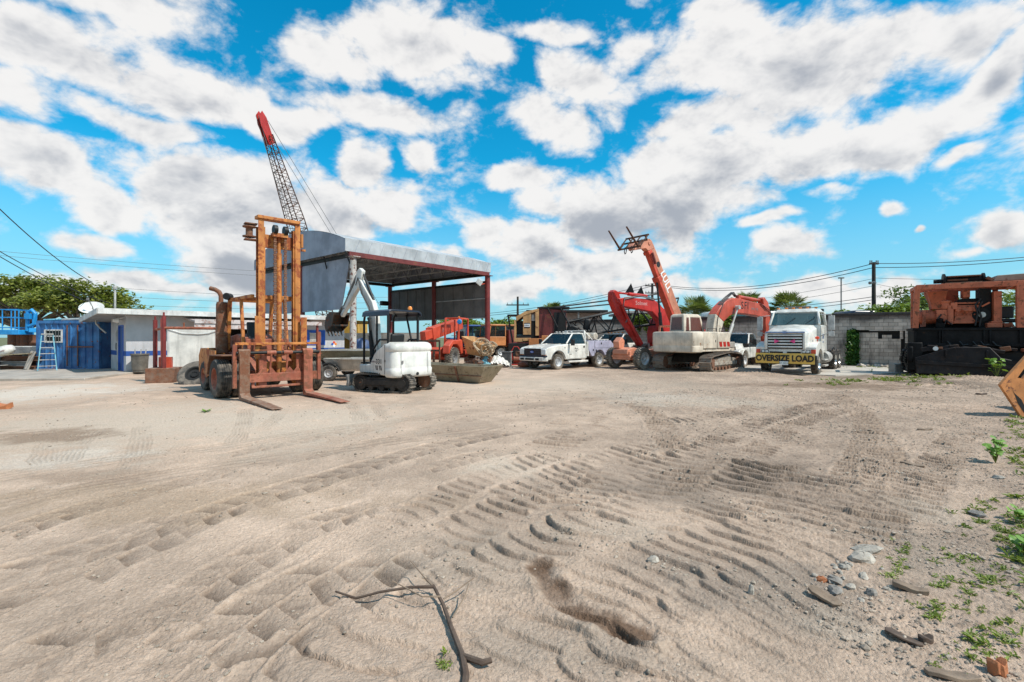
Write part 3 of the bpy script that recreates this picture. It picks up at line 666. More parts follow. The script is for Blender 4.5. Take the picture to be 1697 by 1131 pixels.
# ================================================================ big forklift
def K(x, y): return (x * 1.0625, y * 1.0625)
def forklift():
    t = thing('forklift', 'large rusty yellow forklift with tall bare mast and two long forks resting on the sand', 'forklift', (-7.27, 14.45, 0), R(-45))
    Y, Rd, Ru = M['fork_y'], M['fork_r'], M['fork_rust']
    for s in (-1, 1):
        for yy in (.86, 1.27): wheel(t, (0, s * yy, .54), .54, .38, .56, 'road', M['tyre'], M['fork_r'], side=s)
        wheel(t, (-2.6, s * .98, .46), .46, .34, .56, 'road', M['tyre'], M['fork_r'], side=s)
    b = MB()                                                    # frame with stepped flanks
    b.prism([(-2.2, .45), (.35, .45), (.35, .75), (.1, 1.0), (-.2, 1.18), (-2.2, 1.22)], 'xz', -.62, .62)
    b.bb((-2.1, -1.02, .5), (-.72, -.6, .6)); b.bb((-2.1, .6, .5), (-.72, 1.02, .6))
    b.box((-.9, 0, 1.3), (.9, .9, .28)); b.bb((-2.0, -.98, .62), (-1.1, -.63, 1.05)); b.bb((-2.0, .63, .62), (-1.1, .98, 1.05))
    b.build('frame', M['fork_r'], t, .02)
    b = MB()
    b.prism([(-2.35, 1.34), (-1.05, 1.30), (-1.15, .62), (-1.9, .5), (-2.15, .42), (-2.35, .8)], 'xz', -1.16, -1.13)
    b.prism([(-2.35, 1.34), (-1.05, 1.30), (-1.15, .62), (-1.9, .5), (-2.15, .42), (-2.35, .8)], 'xz', 1.13, 1.16)
    b.prism([(-3.3, .55), (-2.15, .5), (-2.2, 1.36), (-3.1, 1.34), (-3.35, 1.1)], 'xz', -1.1, 1.1)
    b.build('counterweight', Y, t, .03)
    for s in (-1, 1):
        b = MB(); b.bar((-.75, s * 1.03, 1.17), (.5, s * 1.03, 1.19), .72, .035); b.bar((-.75, s * 1.03, 1.17), (-1.02, s * 1.03, .6), .72, .03)
        b.build('fender', M['fork_rust'], t, .008)
    b = MB(); b.prism([(-2.2, 1.36), (-1.15, 1.36), (-1.1, 1.7), (-1.4, 1.8), (-2.2, 1.72)], 'xz', -.5, .5); b.build('engine_hood', M['fork_r'], t, .04)
    b = MB(); b.box((-.95, 0, 1.62), (.5, .5, .12)); b.box((-1.2, 0, 1.9), (.12, .5, .55), (0, -.2, 0)); b.build('seat', M['blackp'], t, .03)
    b = MB(); b.tube([(-.25, 0, 1.2), (-.42, 0, 1.85)], .03); b.lathe([(.19, -.012), (.205, 0), (.19, .012), (.175, 0), (.19, -.012)], 20, (-.43, 0, 1.88)); b.build('steering_wheel', M['blackp'], t)
    b = MB(); b.box((-.15, 0, 1.4), (.1, 1.2, .5)); b.build('dash_panel', M['fork_r'], t, .02)
    # air cleaner and exhaust
    b = MB(); b.lathe([(.001, 1.2), (.17, 1.2), (.17, 2.72), (.15, 2.8), (.001, 2.8)], 20, (-1.85, -.78, 0)); b.lathe([(.175, 1.75), (.185, 1.76), (.185, 1.83), (.175, 1.84)], 20, (-1.85, -.78, 0)); b.build('air_cleaner', Ru, t)
    b = MB(); b.tube([(-1.9, -.8, 2.75), (-1.9, -.8, 3.0), (-1.94, -.84, 3.12), (-2.03, -.93, 3.2), (-2.14, -1.04, 3.24)], .07, 12); b.build('exhaust_pipe', M['rusty'], t)
    # overhead guard
    b = MB(); tz = 2.86
    for s in (-1, 1):
        b.bar((-1.85, s * .62, 1.3), (-1.62, s * .62, tz), .11, .1); b.bar((-.25, s * .62, 1.3), (-.5, s * .62, tz), .09, .08)
        b.bar((-1.68, s * .62, tz), (.55, s * .62, tz), .1, .1)
    b.bar((-1.62, -.62, tz), (-1.62, .62, tz), .1, .09); b.bar((-.5, -.57, tz + .01), (-.5, .57, tz + .01), .08, .08)
    for k in range(4): b.bar((-1.4 + k * .25, -.57, tz + .005), (-1.4 + k * .25, .57, tz + .005), .04, .07)
    b.build('overhead_guard', Y, t, .015)
    b = MB(); b.cyl((-1.62, -.62, tz + .1), (-1.4, -.78, tz + .1), .11, 16); b.build('work_lamp', M['black'], t, .01)
    # mast
    mx = .78
    for s in (-1, 1):
        b = MB(); y0 = s * .5
        b.bb((mx - .08, y0 - .015, .28), (mx + .08, y0 + .015, 5.0)); b.bb((mx + .08, y0 - .075, .28), (mx + .11, y0 + .075, 5.0)); b.bb((mx - .11, y0 - .075, .28), (mx - .08, y0 + .075, 4.8))
        b.build('mast_rail', Y, t, .008)
        b = MB(); b.bb((mx - .05, y0 - s * .07, .4), (mx + .05, y0 - s * .04, 4.82)); b.bb((mx - .07, y0 - s * .12, .4), (mx - .05, y0 - s * .04, 4.82)); b.bb((mx + .05, y0 - s * .12, .4), (mx + .07, y0 - s * .04, 4.8))
        b.build('inner_rail', Y, t, .006)
        b = MB()
        for k in range(58): b.box((mx + .12, s * .14, 1.2 + k * .063), (.05, .085 if k % 2 else .06, .05))
        b.build('lift_chain', M['fork_rust'], t)
        b = MB(); b.bb((mx + .2, s * .5 - .1, .34), (mx + .26, s * .5 + .1, 1.45)); b.build('rail_shoe', Rd, t, .01)
        b = MB(); b.bar((mx + .235, s * .62, 1.1), (mx + .235, s * .62, 2.28), .17, .05, up=(1, 0, 0)); b.build('stop_plate', M['fork_y'], t, .006)
        b = MB(); b.cyl((mx - .3, s * .8, 1.15), (-.1, s * .62, 1.45), .06, 10); b.build('tilt_cylinder', M['fork_r'], t)
    for p, q in (((mx - .14, -.6, 5.005), (mx + .16, .56, 5.1)), ((mx - .16, -.46, 4.25), (mx - .05, .46, 4.62)), ((mx - .2, -.5, 2.78), (mx - .14, .5, 2.9)), ((mx - .2, -.52, .6), (mx - .14, .52, 1.0))):
        b = MB(); b.bb(p, q); b.build('mast_crossbar', Y, t, .012)
    b = MB(); b.cyl((mx + .02, 0, .5), (mx + .02, 0, 4.1), .075, 16); b.cyl((mx + .02, 0, 4.1), (mx + .02, 0, 4.62), .05, 12); b.bb((mx - .06, -.2, 4.55), (mx + .18, .2, 4.66)); b.build('lift_cylinder', Y, t)
    for s in (-1, 1):
        b = MB(); b.cyl((mx + .13, s * .09, 4.75), (mx + .13, s * .19, 4.75), .13, 18); b.build('chain_pulley', M['black'], t)
    b = MB()
    for zz in (4.42, 4.86): b.bar((mx - .1, -.55, zz), (mx - .14, -.86, zz), .26, .03)
    b.lathe([(.04, -.16), (.17, -.15), (.17, -.12), (.09, -.1), (.09, .1), (.17, .12), (.17, .15), (.04, .16)], 18, (mx - .12, -.74, 4.64)); b.build('hose_reel', M['fork_rust'], t)
    b = MB(); b.bb((mx - .12, .62, 4.35), (mx + .06, .68, 4.75)); b.box((mx, .7, 4.28), (.08, .12, .06)); b.build('hose_bracket', Y, t, .005)
    # carriage, backrest, forks
    cx = 1.08
    b = MB()
    b.bb((cx - .04, -1.0, .46), (cx + .03, 1.0, .70)); b.bb((cx - .09, -.8, .3), (cx + .0, .8, .36)); b.bb((cx - .09, -.8, .3), (cx - .02, -.72, .47)); b.bb((cx - .09, .72, .3), (cx - .02, .8, .47))
    for yy in (-.52, -.3, .2, .42): b.prism([(yy - .14, .69), (yy + .14, .69), (yy, .86)], 'yz', cx - .03, cx + .0)
    b.build('carriage', Rd, t, .01)
    b = MB(); b.bar((cx + .02, -1.22, 1.52), (cx + .02, 1.03, 1.52), .07, .07); b.build('backrest_bar', Y, t, .008)
    for yy, z0, z1 in ((-1.22, .33, 1.5), (1.03, .44, 1.86)):
        b = MB(); b.bb((cx - .05, yy - .05, z0), (cx + .05, yy + .05, z1)); b.build('backrest_post', Rd, t, .008)
    b = MB(); b.cyl((cx + .06, -1.2, 1.27), (cx + .06, 1.02, 1.27), .045, 14); b.build('fork_shaft', M['black'], t)
    for yy in (-.32, .12):
        b = MB(); b.tube([(cx + .08, yy, 1.27), (cx + .05, yy - .03, .8)], .028, 8); b.cyl((cx + .06, yy - .12, 1.27), (cx + .06, yy + .12, 1.27), .062, 12); b.build('latch_rod', Rd, t)
    for yy, ln in ((-1.02, 2.35), (.66, 2.3)):
        b = MB()
        b.prism([(cx + .08, 1.34), (cx + .17, 1.34), (cx + .175, .2), (cx + .3, .115), (cx + .2 + ln * .6, .085), (cx + .2 + ln, .045), (cx + .2 + ln, .03), (cx + .1, .035), (cx + .075, .1)], 'xz', yy - .125, yy + .125)
        b.cyl((cx + .07, yy - .14, 1.28), (cx + .07, yy + .14, 1.28), .1, 14)
        b.build('fork', M['fork_rust'] if yy < 0 else M['fork_r'], t, .008)
    return t
forklift()

# ================================================================ mini excavator 331
def mini():
    yaw = 138.7; ur = R(159.6 - yaw)
    t = thing('mini_excavator', 'small white mini excavator on rubber tracks with bucket raised, numbered 331', 'mini excavator', (-3.72, 15.41, 0), R(yaw))
    Wm, Bk = M['bobwhite'], M['black']
    out = capsule(-1.02, 1.02, .04, .56, 8)
    for s in (-1, 1):
        o = crawler_track(t, out, s * .62, .33, .1, .035, M['tyre_dusty'] if s < 0 else M['tyre'], .03, True); o.rotation_euler.z = ur
        b = MB(); b.bb((-.72, s * .62 - .12, .16), (.72, s * .62 + .12, .46)); b.bb((-.65, s * .62 - .13 + s * .03, .22), (.65, s * .62 + .13 + s * .03, .4)); b.build('track_frame', Bk, t, .02, rot=(0, 0, ur))
        for xx in (-.76, .76):
            b = MB(); b.cyl((xx, s * .62 - .14, .3), (xx, s * .62 + .15, .3), .225, 20); b.cyl((xx, s * .62 + s * .14, .3), (xx, s * .62 + s * .18, .3), .12, 14)
            b.build('sprocket', M['rusty'] if s < 0 else Bk, t, rot=(0, 0, ur))
        for xx in (-.4, 0, .4):
            b = MB(); b.cyl((xx, s * .62 - .13, .14), (xx, s * .62 + .13, .14), .085, 14); b.build('roller', Bk, t, rot=(0, 0, ur))
    b = MB(); b.bb((-.55, -.5, .3), (.55, .5, .46)); b.cyl((0, 0, .42), (0, 0, .56), .38, 24); b.build('carbody', Bk, t, .02, rot=(0, 0, ur))
    b = MB()
    for s in (-1, 1): b.bar((.4, s * .3, .4), (1.25, s * .42, .36), .08, .12)
    b.build('blade_arm', Bk, t, .01, rot=(0, 0, ur))
    b = MB(); b.prism([(1.22, .17), (1.30, .16), (1.27, .32), (1.32, .52), (1.25, .53), (1.2, .34)], 'xz', -.78, .78); b.build('blade', M['grey_p'], t, .01, rot=(0, 0, ur))
    # upper body
    b = MB(); b.prism([(-.62, .53), (.9, .56), (.92, .62), (.92, .84), (.3, .86), (.2, 1.02), (.06, 1.2), (-.14, 1.34), (-.34, 1.42), (-.42, 1.5), (-.62, 1.52)], 'xz', -.74, .74); b.build('side_cover', Wm, t, .05, seg=3)
    rings = []                                                   # counterweight: rounded in plan, full height
    def plan(k, zz, ins):
        pts = []
        hw, x0, x1, r = .77 - ins, -1.0 + ins, -.56, .20
        for j in range(7): a = PI / 2 * j / 6; pts.append((x0 + r - r * math.sin(a) if True else 0, hw - r + r * math.cos(a), zz))
        for j in range(7): a = PI / 2 * j / 6; pts.append((x0 + r - r * math.cos(a), -hw + r - r * math.sin(a), zz))
        return [(x1, hw, zz)] + pts + [(x1, -hw, zz)]
    for zz, ins in ((.48, .07), (.50, .03), (.56, .005), (.74, .0), (.765, .018), (.79, .02), (1.22, .02), (1.25, .035), (1.28, .02), (1.33, .0), (1.42, .01), (1.49, .035), (1.535, .09), (1.55, .16)): rings.append(plan(0, zz, ins))
    b = MB(); b.loft(rings); b.build('counterweight', Wm, t, sharp=50)
    b = MB(); b.bb((-.52, .742, .58), (-.505, .748, 1.46)); b.box((-.535, .757, .98), (.03, .012, .07)); b.cyl((-1.0, -.1, .58), (-1.015, -.1, .58), .05, 12)
    for k in (-.32, -.25, -.12, -.05): b.bar((k - .02, .743, .69), (k + .02, .743, .83), .03, .012, up=(0, 1, 0))
    b.build('vent_slot', M['txt'], t)
    b = MB(); b.tube([(-1.003, -.5, .6), (-1.003, -.5, 1.24)], .006, 4); b.tube([(-1.003, .5, .6), (-1.003, .5, 1.24)], .006, 4); b.box((-1.003, .45, .95), (.015, .05, .09)); b.build('panel_seam', M['grey_p'], t)
    text('331', .2, M['txt'], t, (-.2, .745, .95), F_PY, bold=.002, gap=1.12); text('bobcat', .09, M['txtg'], t, (.09, .744, .945), F_PY)
    b = MB(); b.bb((.15, -.35, .86), (.9, .68, .9)); b.build('floor_mat', Bk, t)
    b = MB(); b.box((-.05, .15, 1.2), (.5, .5, .14)); b.box((-.28, .15, 1.5), (.12, .48, .6), (0, -.15, 0)); b.build('seat', M['blackp'], t, .04)
    for s in (-.12, .42):
        b = MB(); b.box((.22, s, 1.05), (.28, .13, .36)); b.tube([(.32, s, 1.2), (.36, s, 1.45), (.36, s, 1.5)], [.015, .015, .03], 8); b.build('control_console', M['grey_p'], t, .03)
    b = MB(); b.tube([(.7, .3, .9), (.66, .3, 1.3)], .02); b.box((.7, .38, .98), (.06, .2, .14), (0, .4, 0)); b.build('travel_lever', Bk, t)
    # canopy
    b = MB()
    for s, yy in ((1, .68), (-1, -.42)):
        b.tube([(.72, yy, .84), (.72, yy, 2.2), (.68, yy, 2.36), (.56, yy, 2.46)], .036, 10)
        b.tube([(-.6, yy, 1.5), (-.6, yy, 2.42)], .04, 10); b.tube([(.0, yy, 1.5) if s > 0 else (-.3, yy, 1.5), (.0, yy, 2.42)], .032, 8)
        b.tube([(.2, yy, 1.32), (-.15, yy, 1.62), (-.58, yy, 1.62)], .03, 8)
    b.build('canopy_post', Bk, t)
    b = MB(); prof = [(-.5, 2.36), (-.47, 2.46), (-.38, 2.52), (.65, 2.54), (.75, 2.48), (.78, 2.34), (.74, 2.34), (.72, 2.44), (.62, 2.48), (-.36, 2.47), (-.44, 2.43), (-.46, 2.36)]
    b.prism(prof, 'yz', -.72, .7); b.build('canopy_roof', M['navy'], t, .012)
    b = MB(); b.lathe([(.001, .0), (.07, .0), (.07, .06), (.05, .1), (.001, .11)], 14, (-.62, -.1, 2.55)); b.build('beacon', M['amber'], t)
    # swing boom
    b = MB(); b.prism([(.85, .55), (1.12, .6), (1.15, 1.05), (.92, 1.05)], 'xz', -.16, .16); b.build('swing_post', Wm, t, .03)
    b = MB(); b.prism([(.93, .88), (1.12, .86), (1.22, 1.5), (1.25, 2.1), (1.38, 2.55), (2.06, 3.45), (2.14, 3.62), (2.05, 3.74), (1.92, 3.66), (1.2, 2.88), (1.0, 2.45), (.92, 1.7)], 'xz', -.09, .09); b.build('boom', Wm, t, .02)
    b = MB(); b.cyl((1.1, .15, 1.0), (1.22, .15, 1.75), .055, 12); b.cyl((1.22, .15, 1.75), (1.3, .15, 2.3), .03, 10); b.cyl((1.3, -.12, 2.32), (1.3, .18, 2.32), .05, 10); b.build('boom_cylinder', M['blackp'], t)
    b = MB(); b.cyl((1.28, -.02, 2.95), (1.72, -.02, 3.62), .05, 10); b.cyl((1.72, -.02, 3.62), (1.98, -.02, 4.02), .028, 8); b.build('stick_cylinder', M['blackp'], t)
    b = MB(); b.prism([(1.84, 3.98), (2.02, 4.1), (2.2, 3.98), (2.3, 3.6), (3.3, 2.52), (3.22, 2.42), (2.15, 3.38), (1.98, 3.55)], 'xz', -.07, .07); b.build('stick', Wm, t, .02)
    b = MB(); b.cyl((2.28, 0, 3.86), (2.85, 0, 3.2), .045, 10); b.cyl((2.85, 0, 3.2), (3.2, 0, 2.8), .026, 8); b.bar((3.22, 0, 2.8), (3.42, 0, 2.56), .16, .05); b.bar((3.0, 0, 2.72), (3.22, 0, 2.82), .17, .05); b.build('bucket_linkage', M['grey_p'], t)
    b = MB()
    for q in range(3): b.tube([(1.0, .12 + q * .03, 1.1), (1.15, .14 + q * .03, 1.9), (1.3, .13, 2.7), (1.75, .12 + q * .02, 3.2), (2.05, .1, 3.75), (2.2, .1, 3.5)], .016, 6)
    b.build('hydraulic_hose', M['blackp'], t)
    b = MB(); pr = [(3.28, 2.6), (3.62, 2.62), (3.88, 2.42), (3.97, 2.12), (3.86, 1.9), (3.80, 1.92), (3.89, 2.12), (3.8, 2.37), (3.58, 2.54), (3.3, 2.5)]
    b.prism(pr, 'xz', -.3, .3)
    for s in (-1, 1): b.prism([(3.28, 2.6), (3.62, 2.62), (3.88, 2.42), (3.97, 2.12), (3.86, 1.9), (3.42, 2.12)], 'xz', s * .3, s * .322)
    b.bar((3.42, -.31, 2.13), (3.42, .31, 2.13), .05, .06)
    b.build('bucket', M['bucket_d'], t, .006)
    for k in range(5):
        b = MB(); yy = -.26 + k * .13; b.bar((3.87, yy, 1.96), (3.72, yy, 1.74), .06, .045, w2=.035, h2=.015); b.build('bucket_tooth', M['bucket_d'], t)
    return t
M['navy'] = flat('dark_navy_paint', (.016, .02, .035), .3)
M['bucket_d'] = paint('worn_bucket_steel', (.06, .045, .035), .55, .4, dirt=.6, rust=.4, sc=4)
mini()

# ================================================================ large crawler excavators
def big_track(t, s, half, gauge, Wd, hgt, mat, ur):
    out = [(half - .12, .1), (half, .28), (half, .55), (half - .15, .78), (half - .45, hgt - .02), (.35, hgt + .08), (-.3, hgt + .04), (-half + .5, hgt - .08), (-half + .12, .76), (-half, .5), (-half + .08, .24), (-half + .35, .07), (half - .4, .05)]
    o = crawler_track(t, out, s * gauge / 2, Wd, .2, .05, mat, .035); o.rotation_euler.z = ur
    b = MB(); yo = s * gauge / 2
    b.prism([(-half + .5, .25), (half - .55, .25), (half - .5, .62), (.3, hgt - .1), (-half + .55, .66)], 'xz', yo - .16, yo + .16)
    b.bb((-half + .7, yo + s * .16, .34), (half - .7, yo + s * .22, .52))
    for k in range(5): b.bar((-half + .9 + k * .5, yo + s * .23, .36), (-half + 1.1 + k * .5, yo + s * .23, .5), .05, .05, up=(0, 1, 0))
    b.build('track_frame', M['cream_d'], t, .015, rot=(0, 0, ur))
    for xx in (-half + .42, half - .42):
        b = MB(); b.cyl((xx, yo - .2, .44), (xx, yo + .2, .44), .34, 20); b.cyl((xx, yo + s * .2, .44), (xx, yo + s * .26, .44), .16, 14); b.build('sprocket', M['rusty'], t, rot=(0, 0, ur))
    for k in range(7):
        b = MB(); xx = -half + .85 + k * (2 * half - 1.7) / 6; b.cyl((xx, yo - .22, .18), (xx, yo + .22, .18), .11, 12); b.build('roller', M['rusty'], t, rot=(0, 0, ur))
M['cream_d'] = paint('dusty_cream_steel', (.36, .33, .28), .6, dirt=.8, rust=.35, sc=3)
M['track_d'] = paint('dusty_track_steel', (.19, .155, .125), .7, .2, dirt=.9, rust=.35, sc=3, streak=.2)
def grey_exc():
    yaw = 34.8; ur = R(43.8 - yaw)
    t = thing('excavator', 'dirty cream crawler excavator with arched orange-red boom lettered SFI', 'excavator', (9.7, 25.1, 0), R(yaw)); t.scale = (.94,) * 3
    C = M['cream']
    for s in (-1, 1): big_track(t, s, 2.1, 2.6, .62, .92, M['track_d'], ur)
    b = MB(); b.prism([(-1.0, .45), (1.0, .45), (.7, .95), (-.7, .95)], 'xz', -1.1, 1.1); b.cyl((0, 0, .9), (0, 0, 1.12), .75, 28); b.build('carbody', M['black'], t, .02, rot=(0, 0, ur))
    b = MB(); b.bb((-2.2, -1.25, 1.05), (1.45, 1.25, 1.2)); b.build('deck', C, t, .02)
    # counterweight, slightly rounded in plan, lower lip
    rings = []
    for zz, ins in ((1.0, .12), (1.05, .04), (1.34, .0), (1.37, .015), (1.4, .0), (2.02, .0), (2.08, .04), (2.1, .12)):
        hw, x0 = 1.32 - ins, -2.42 + ins; rings.append([(-1.55, hw, zz), (x0 + .22, hw, zz), (x0 + .08, hw - .08, zz), (x0 + .02, hw - .25, zz), (x0, .4, zz), (x0, -.4, zz), (x0 + .02, -hw + .25, zz), (x0 + .08, -hw + .08, zz), (x0 + .22, -hw, zz), (-1.55, -hw, zz)])
    b = MB(); b.loft(rings); b.build('counterweight', C, t, sharp=40)
    b = MB(); b.bb((-1.53, -1.31, 1.2), (-.28, -.35, 2.09)); b.build('engine_cover', C, t, .05, seg=3)
    b = MB(); b.bb((-.26, -1.31, 1.2), (.95, -.4, 2.07)); b.build('side_door', C, t, .06, seg=3)
    b = MB(); b.bb((.98, -1.25, 1.2), (1.5, -.5, 1.55)); b.bb((-1.5, -.3, 1.2), (-1.05, 1.28, 2.0)); b.bb((1.5, -1.25, 1.08), (1.62, -.45, 1.3)); b.build('tool_box', M['cream_d'], t, .04)
    for k in range(3):
        b = MB(); x0 = -.12 + k * .36; b.prism([(x0 + .05, 1.3), (x0 + .3, 1.3), (x0 + .24, 1.56), (x0, 1.56)], 'xz', -1.318, -1.311); b.build('red_stripe', M['redm'], t)
    b = MB(); b.box((-.45, -1.318, 1.6), (.04, .012, .12)); b.build('door_latch', M['txt'], t)
    b = MB(); b.bb((-1.45, -.35, 2.095), (-.4, -.2, 2.16)); b.bb((-1.5, .0, 2.0), (-.95, 1.2, 2.08)); b.build('hood_seal', M['black'], t, .01)
    b = MB()
    for y0 in (-1.2, -.5): b.tube([(.9, y0, 2.05), (.9, y0, 2.28), (.1, y0, 2.28), (.1, y0, 2.05)], .016, 6)
    b.build('handrail', M['black'], t)
    # cab
    b = MB(); x0, x1, y0, y1 = -.86, .95, .32, 1.28
    rings = [[(x0, y0, 1.2), (x1 + .1, y0, 1.2), (x1 + .1, y1, 1.2), (x0, y1, 1.2)], [(x0, y0, 2.15), (x1 + .12, y0, 2.15), (x1 + .12, y1, 2.15), (x0, y1, 2.15)], [(x0 + .04, y0 + .04, 3.0), (x1 - .2, y0 + .04, 3.0), (x1 - .2, y1 - .04, 3.0), (x0 + .04, y1 - .04, 3.0)], [(x0 + .14, y0 + .12, 3.1), (x1 - .35, y0 + .12, 3.1), (x1 - .35, y1 - .12, 3.1), (x0 + .14, y1 - .12, 3.1)]]
    b.loft(rings, smooth=False); b.build('cab', C, t, .05, seg=3)
    def pane(*q):
        b = MB(); b.quad(*q); o = b.build('cab_window', M['pinkglass'], t)
    xr = x0 - .004
    pane((xr, y0 + .12, 2.2), (xr, y1 - .1, 2.2), (xr + .04, y1 - .14, 2.92), (xr + .04, y0 + .16, 2.92))
    ys = y0 - .004
    pane((-.68, ys, 2.12), (-.38, ys, 2.12), (-.38, ys + .035, 2.9), (-.6, ys + .035, 2.9))
    pane((-.25, ys, 2.12), (.85, ys, 2.12), (.62, ys + .035, 2.92), (-.25, ys + .035, 2.92))
    pane((x1 + .125, y0 + .1, 1.7), (x1 + .125, y1 - .1, 1.7), (x1 - .17, y1 - .14, 2.9), (x1 - .17, y0 + .14, 2.9))
    pane((-.6, y1 + .004, 2.1), (.8, y1 + .004, 2.1), (.6, y1 - .035, 2.92), (-.55, y1 - .035, 2.92))
    # boom: cream foot and orange-red arch
    b = MB(); b.prism([(.62, 1.6), (1.2, 1.55), (1.78, 2.67), (1.0, 3.1), (.8, 2.5)], 'xz', -.42, .08); b.build('boom_foot', C, t, .03)
    b = MB(); b.prism([(1.003, 3.1), (1.78, 2.675), (2.35, 3.02), (3.07, 3.22), (4.6, 3.16), (6.45, 3.02), (6.62, 3.2), (6.55, 3.5), (6.23, 3.82), (3.78, 4.04), (2.8, 4.08), (2.09, 3.9), (1.5, 3.55)], 'xz', -.42, .08); b.build('boom', M['sfi'], t, .03)
    for yy in (-.62, .28):
        b = MB(); b.cyl((1.75, yy, 1.55), (2.3, yy, 2.55), .1, 14); b.cyl((2.3, yy, 2.55), (2.85, yy, 3.5), .055, 12); b.cyl((2.85, yy - .12, 3.52), (2.85, yy + .12, 3.52), .12, 12); b.build('boom_cylinder', M['alu'], t)
    b = MB(); b.cyl((3.7, -.17, 4.2), (5.6, -.17, 4.1), .11, 14); b.cyl((5.6, -.17, 4.1), (6.35, -.17, 4.1), .06, 10); b.bb((3.55, -.27, 4.0), (3.8, -.07, 4.3)); b.build('stick_cylinder', M['sfi'], t)
    b = MB(); b.prism([(6.1, 4.2), (6.3, 4.3), (6.75, 4.0), (7.0, 3.4), (7.05, 2.8), (6.8, 1.2), (6.6, 1.2), (6.42, 2.6), (6.4, 3.2), (6.25, 3.7)], 'xz', -.36, .02); b.build('stick', M['sfi'], t, .03)
    b = MB(); b.prism([(6.55, 1.25), (6.95, 1.2), (7.1, .7), (6.8, .2), (6.2, .1), (6.0, .4), (6.3, .9)], 'xz', -.75, .4); b.build('bucket', M['bucket_d'], t, .03)
    b = MB()
    for q in range(4): b.tube([(.9, -.5 + q * .09, 2.0), (1.15, -.45 + q * .09, 2.9), (1.75, -.44 + q * .09, 3.8), (2.3, -.4 + q * .08, 4.12), (2.9, -.35 + q * .06, 4.42), (3.3, -.3 + q * .05, 4.18)], .022, 6)
    for q in range(2): b.tube([(5.6, -.45 - q * .02, 3.9), (6.2, -.48, 3.65 - q * .08), (6.9, -.42, 3.45 - q * .1), (7.05, -.4, 2.9)], .02, 6)
    b.build('hydraulic_hose', M['blackp'], t)
    text('SFI', .62, M['txt'], t, (3.95, -.425, 3.66), F_NY, sx=.95, bold=.002, gap=1.2); text('(954) 785', .2, M['txtg'], t, (5.0, -.425, 3.5), (PI / 2, .03, 0), shear=.3)
    return t
grey_exc()

def red_exc():
    t = thing('excavator', 'bright red excavator half hidden behind, its folded arm lettered in white', 'excavator', (10.75, 32.0, 0), R(211.5))
    Rm = M['redm']
    for s in (-1, 1): big_track(t, s, 1.9, 2.3, .5, .9, M['track_d'], 0)
    b = MB(); b.bb((-.9, -1.0, .4), (.9, 1.0, .95)); b.cyl((0, 0, .9), (0, 0, 1.15), .7, 20); b.build('carbody', M['black'], t)
    b = MB(); b.bb((-1.75, -1.2, 1.1), (1.2, 1.2, 1.3)); b.prism([(-1.8, 1.3), (-.3, 1.3), (-.3, 2.15), (-1.6, 2.2), (-1.8, 2.0)], 'xz', -1.2, 1.2); b.build('house', Rm, t, .04)
    b = MB(); b.prism([(-.28, 1.3), (1.25, 1.3), (1.3, 2.0), (1.0, 2.9), (-.2, 2.95), (-.28, 2.2)], 'xz', -1.2, -.35); b.build('cab', Rm, t, .05)
    for yy in (-1.205, -.345):
        b = MB(); b.quad((-.1, yy, 2.05), (1.12, yy, 2.05), (.9, yy, 2.8), (-.05, yy, 2.8)); b.build('cab_window', M['glass'], t)
    b = MB(); b.prism([(.5, 1.6), (1.0, 1.5), (1.6, 2.75), (2.3, 3.3), (4.9, 3.58), (5.35, 3.76), (5.4, 4.0), (4.6, 4.12), (2.2, 4.1), (1.2, 3.5), (.6, 2.5)], 'xz', -.25, .25); b.build('boom', Rm, t, .03)
    b = MB(); b.prism([(5.15, 4.42), (5.5, 4.55), (5.7, 4.4), (5.72, 3.9), (5.4, 3.3), (3.3, 1.15), (3.05, 1.3), (4.7, 3.4), (4.95, 3.9)], 'xz', -.2, .2); b.build('stick', Rm, t, .03)
    b = MB(); b.cyl((2.6, 0, 4.3), (4.2, 0, 4.36), .11, 12); b.cyl((4.2, 0, 4.36), (5.3, 0, 4.42), .06, 10); b.build('stick_cylinder', Rm, t)
    b = MB(); b.cyl((5.0, .28, 3.6), (4.3, .28, 2.5), .09, 12); b.cyl((4.3, .28, 2.5), (3.7, .28, 1.7), .05, 10); b.build('bucket_cylinder', M['redm'], t)
    b = MB(); b.prism([(3.0, 1.3), (3.4, 1.1), (3.9, .8), (3.9, .3), (3.3, .1), (2.9, .6)], 'xz', -.5, .5); b.build('bucket', M['bucket_d'], t, .03)
    b = MB()
    for q in range(2): b.tube([(2.2, .28, 4.15 - q * .1), (3.6, .3, 4.25), (4.8, .3, 4.1 - q * .1), (4.9, .3, 3.4), (4.5, .3, 2.9 - q * .2), (4.7, .3, 2.6)], .025, 6)
    b.build('hydraulic_hose', M['grey_p'], t)
    text('Solmec', .36, M['txtp'], t, (3.3, .254, 3.8), F_PY)
red_exc()

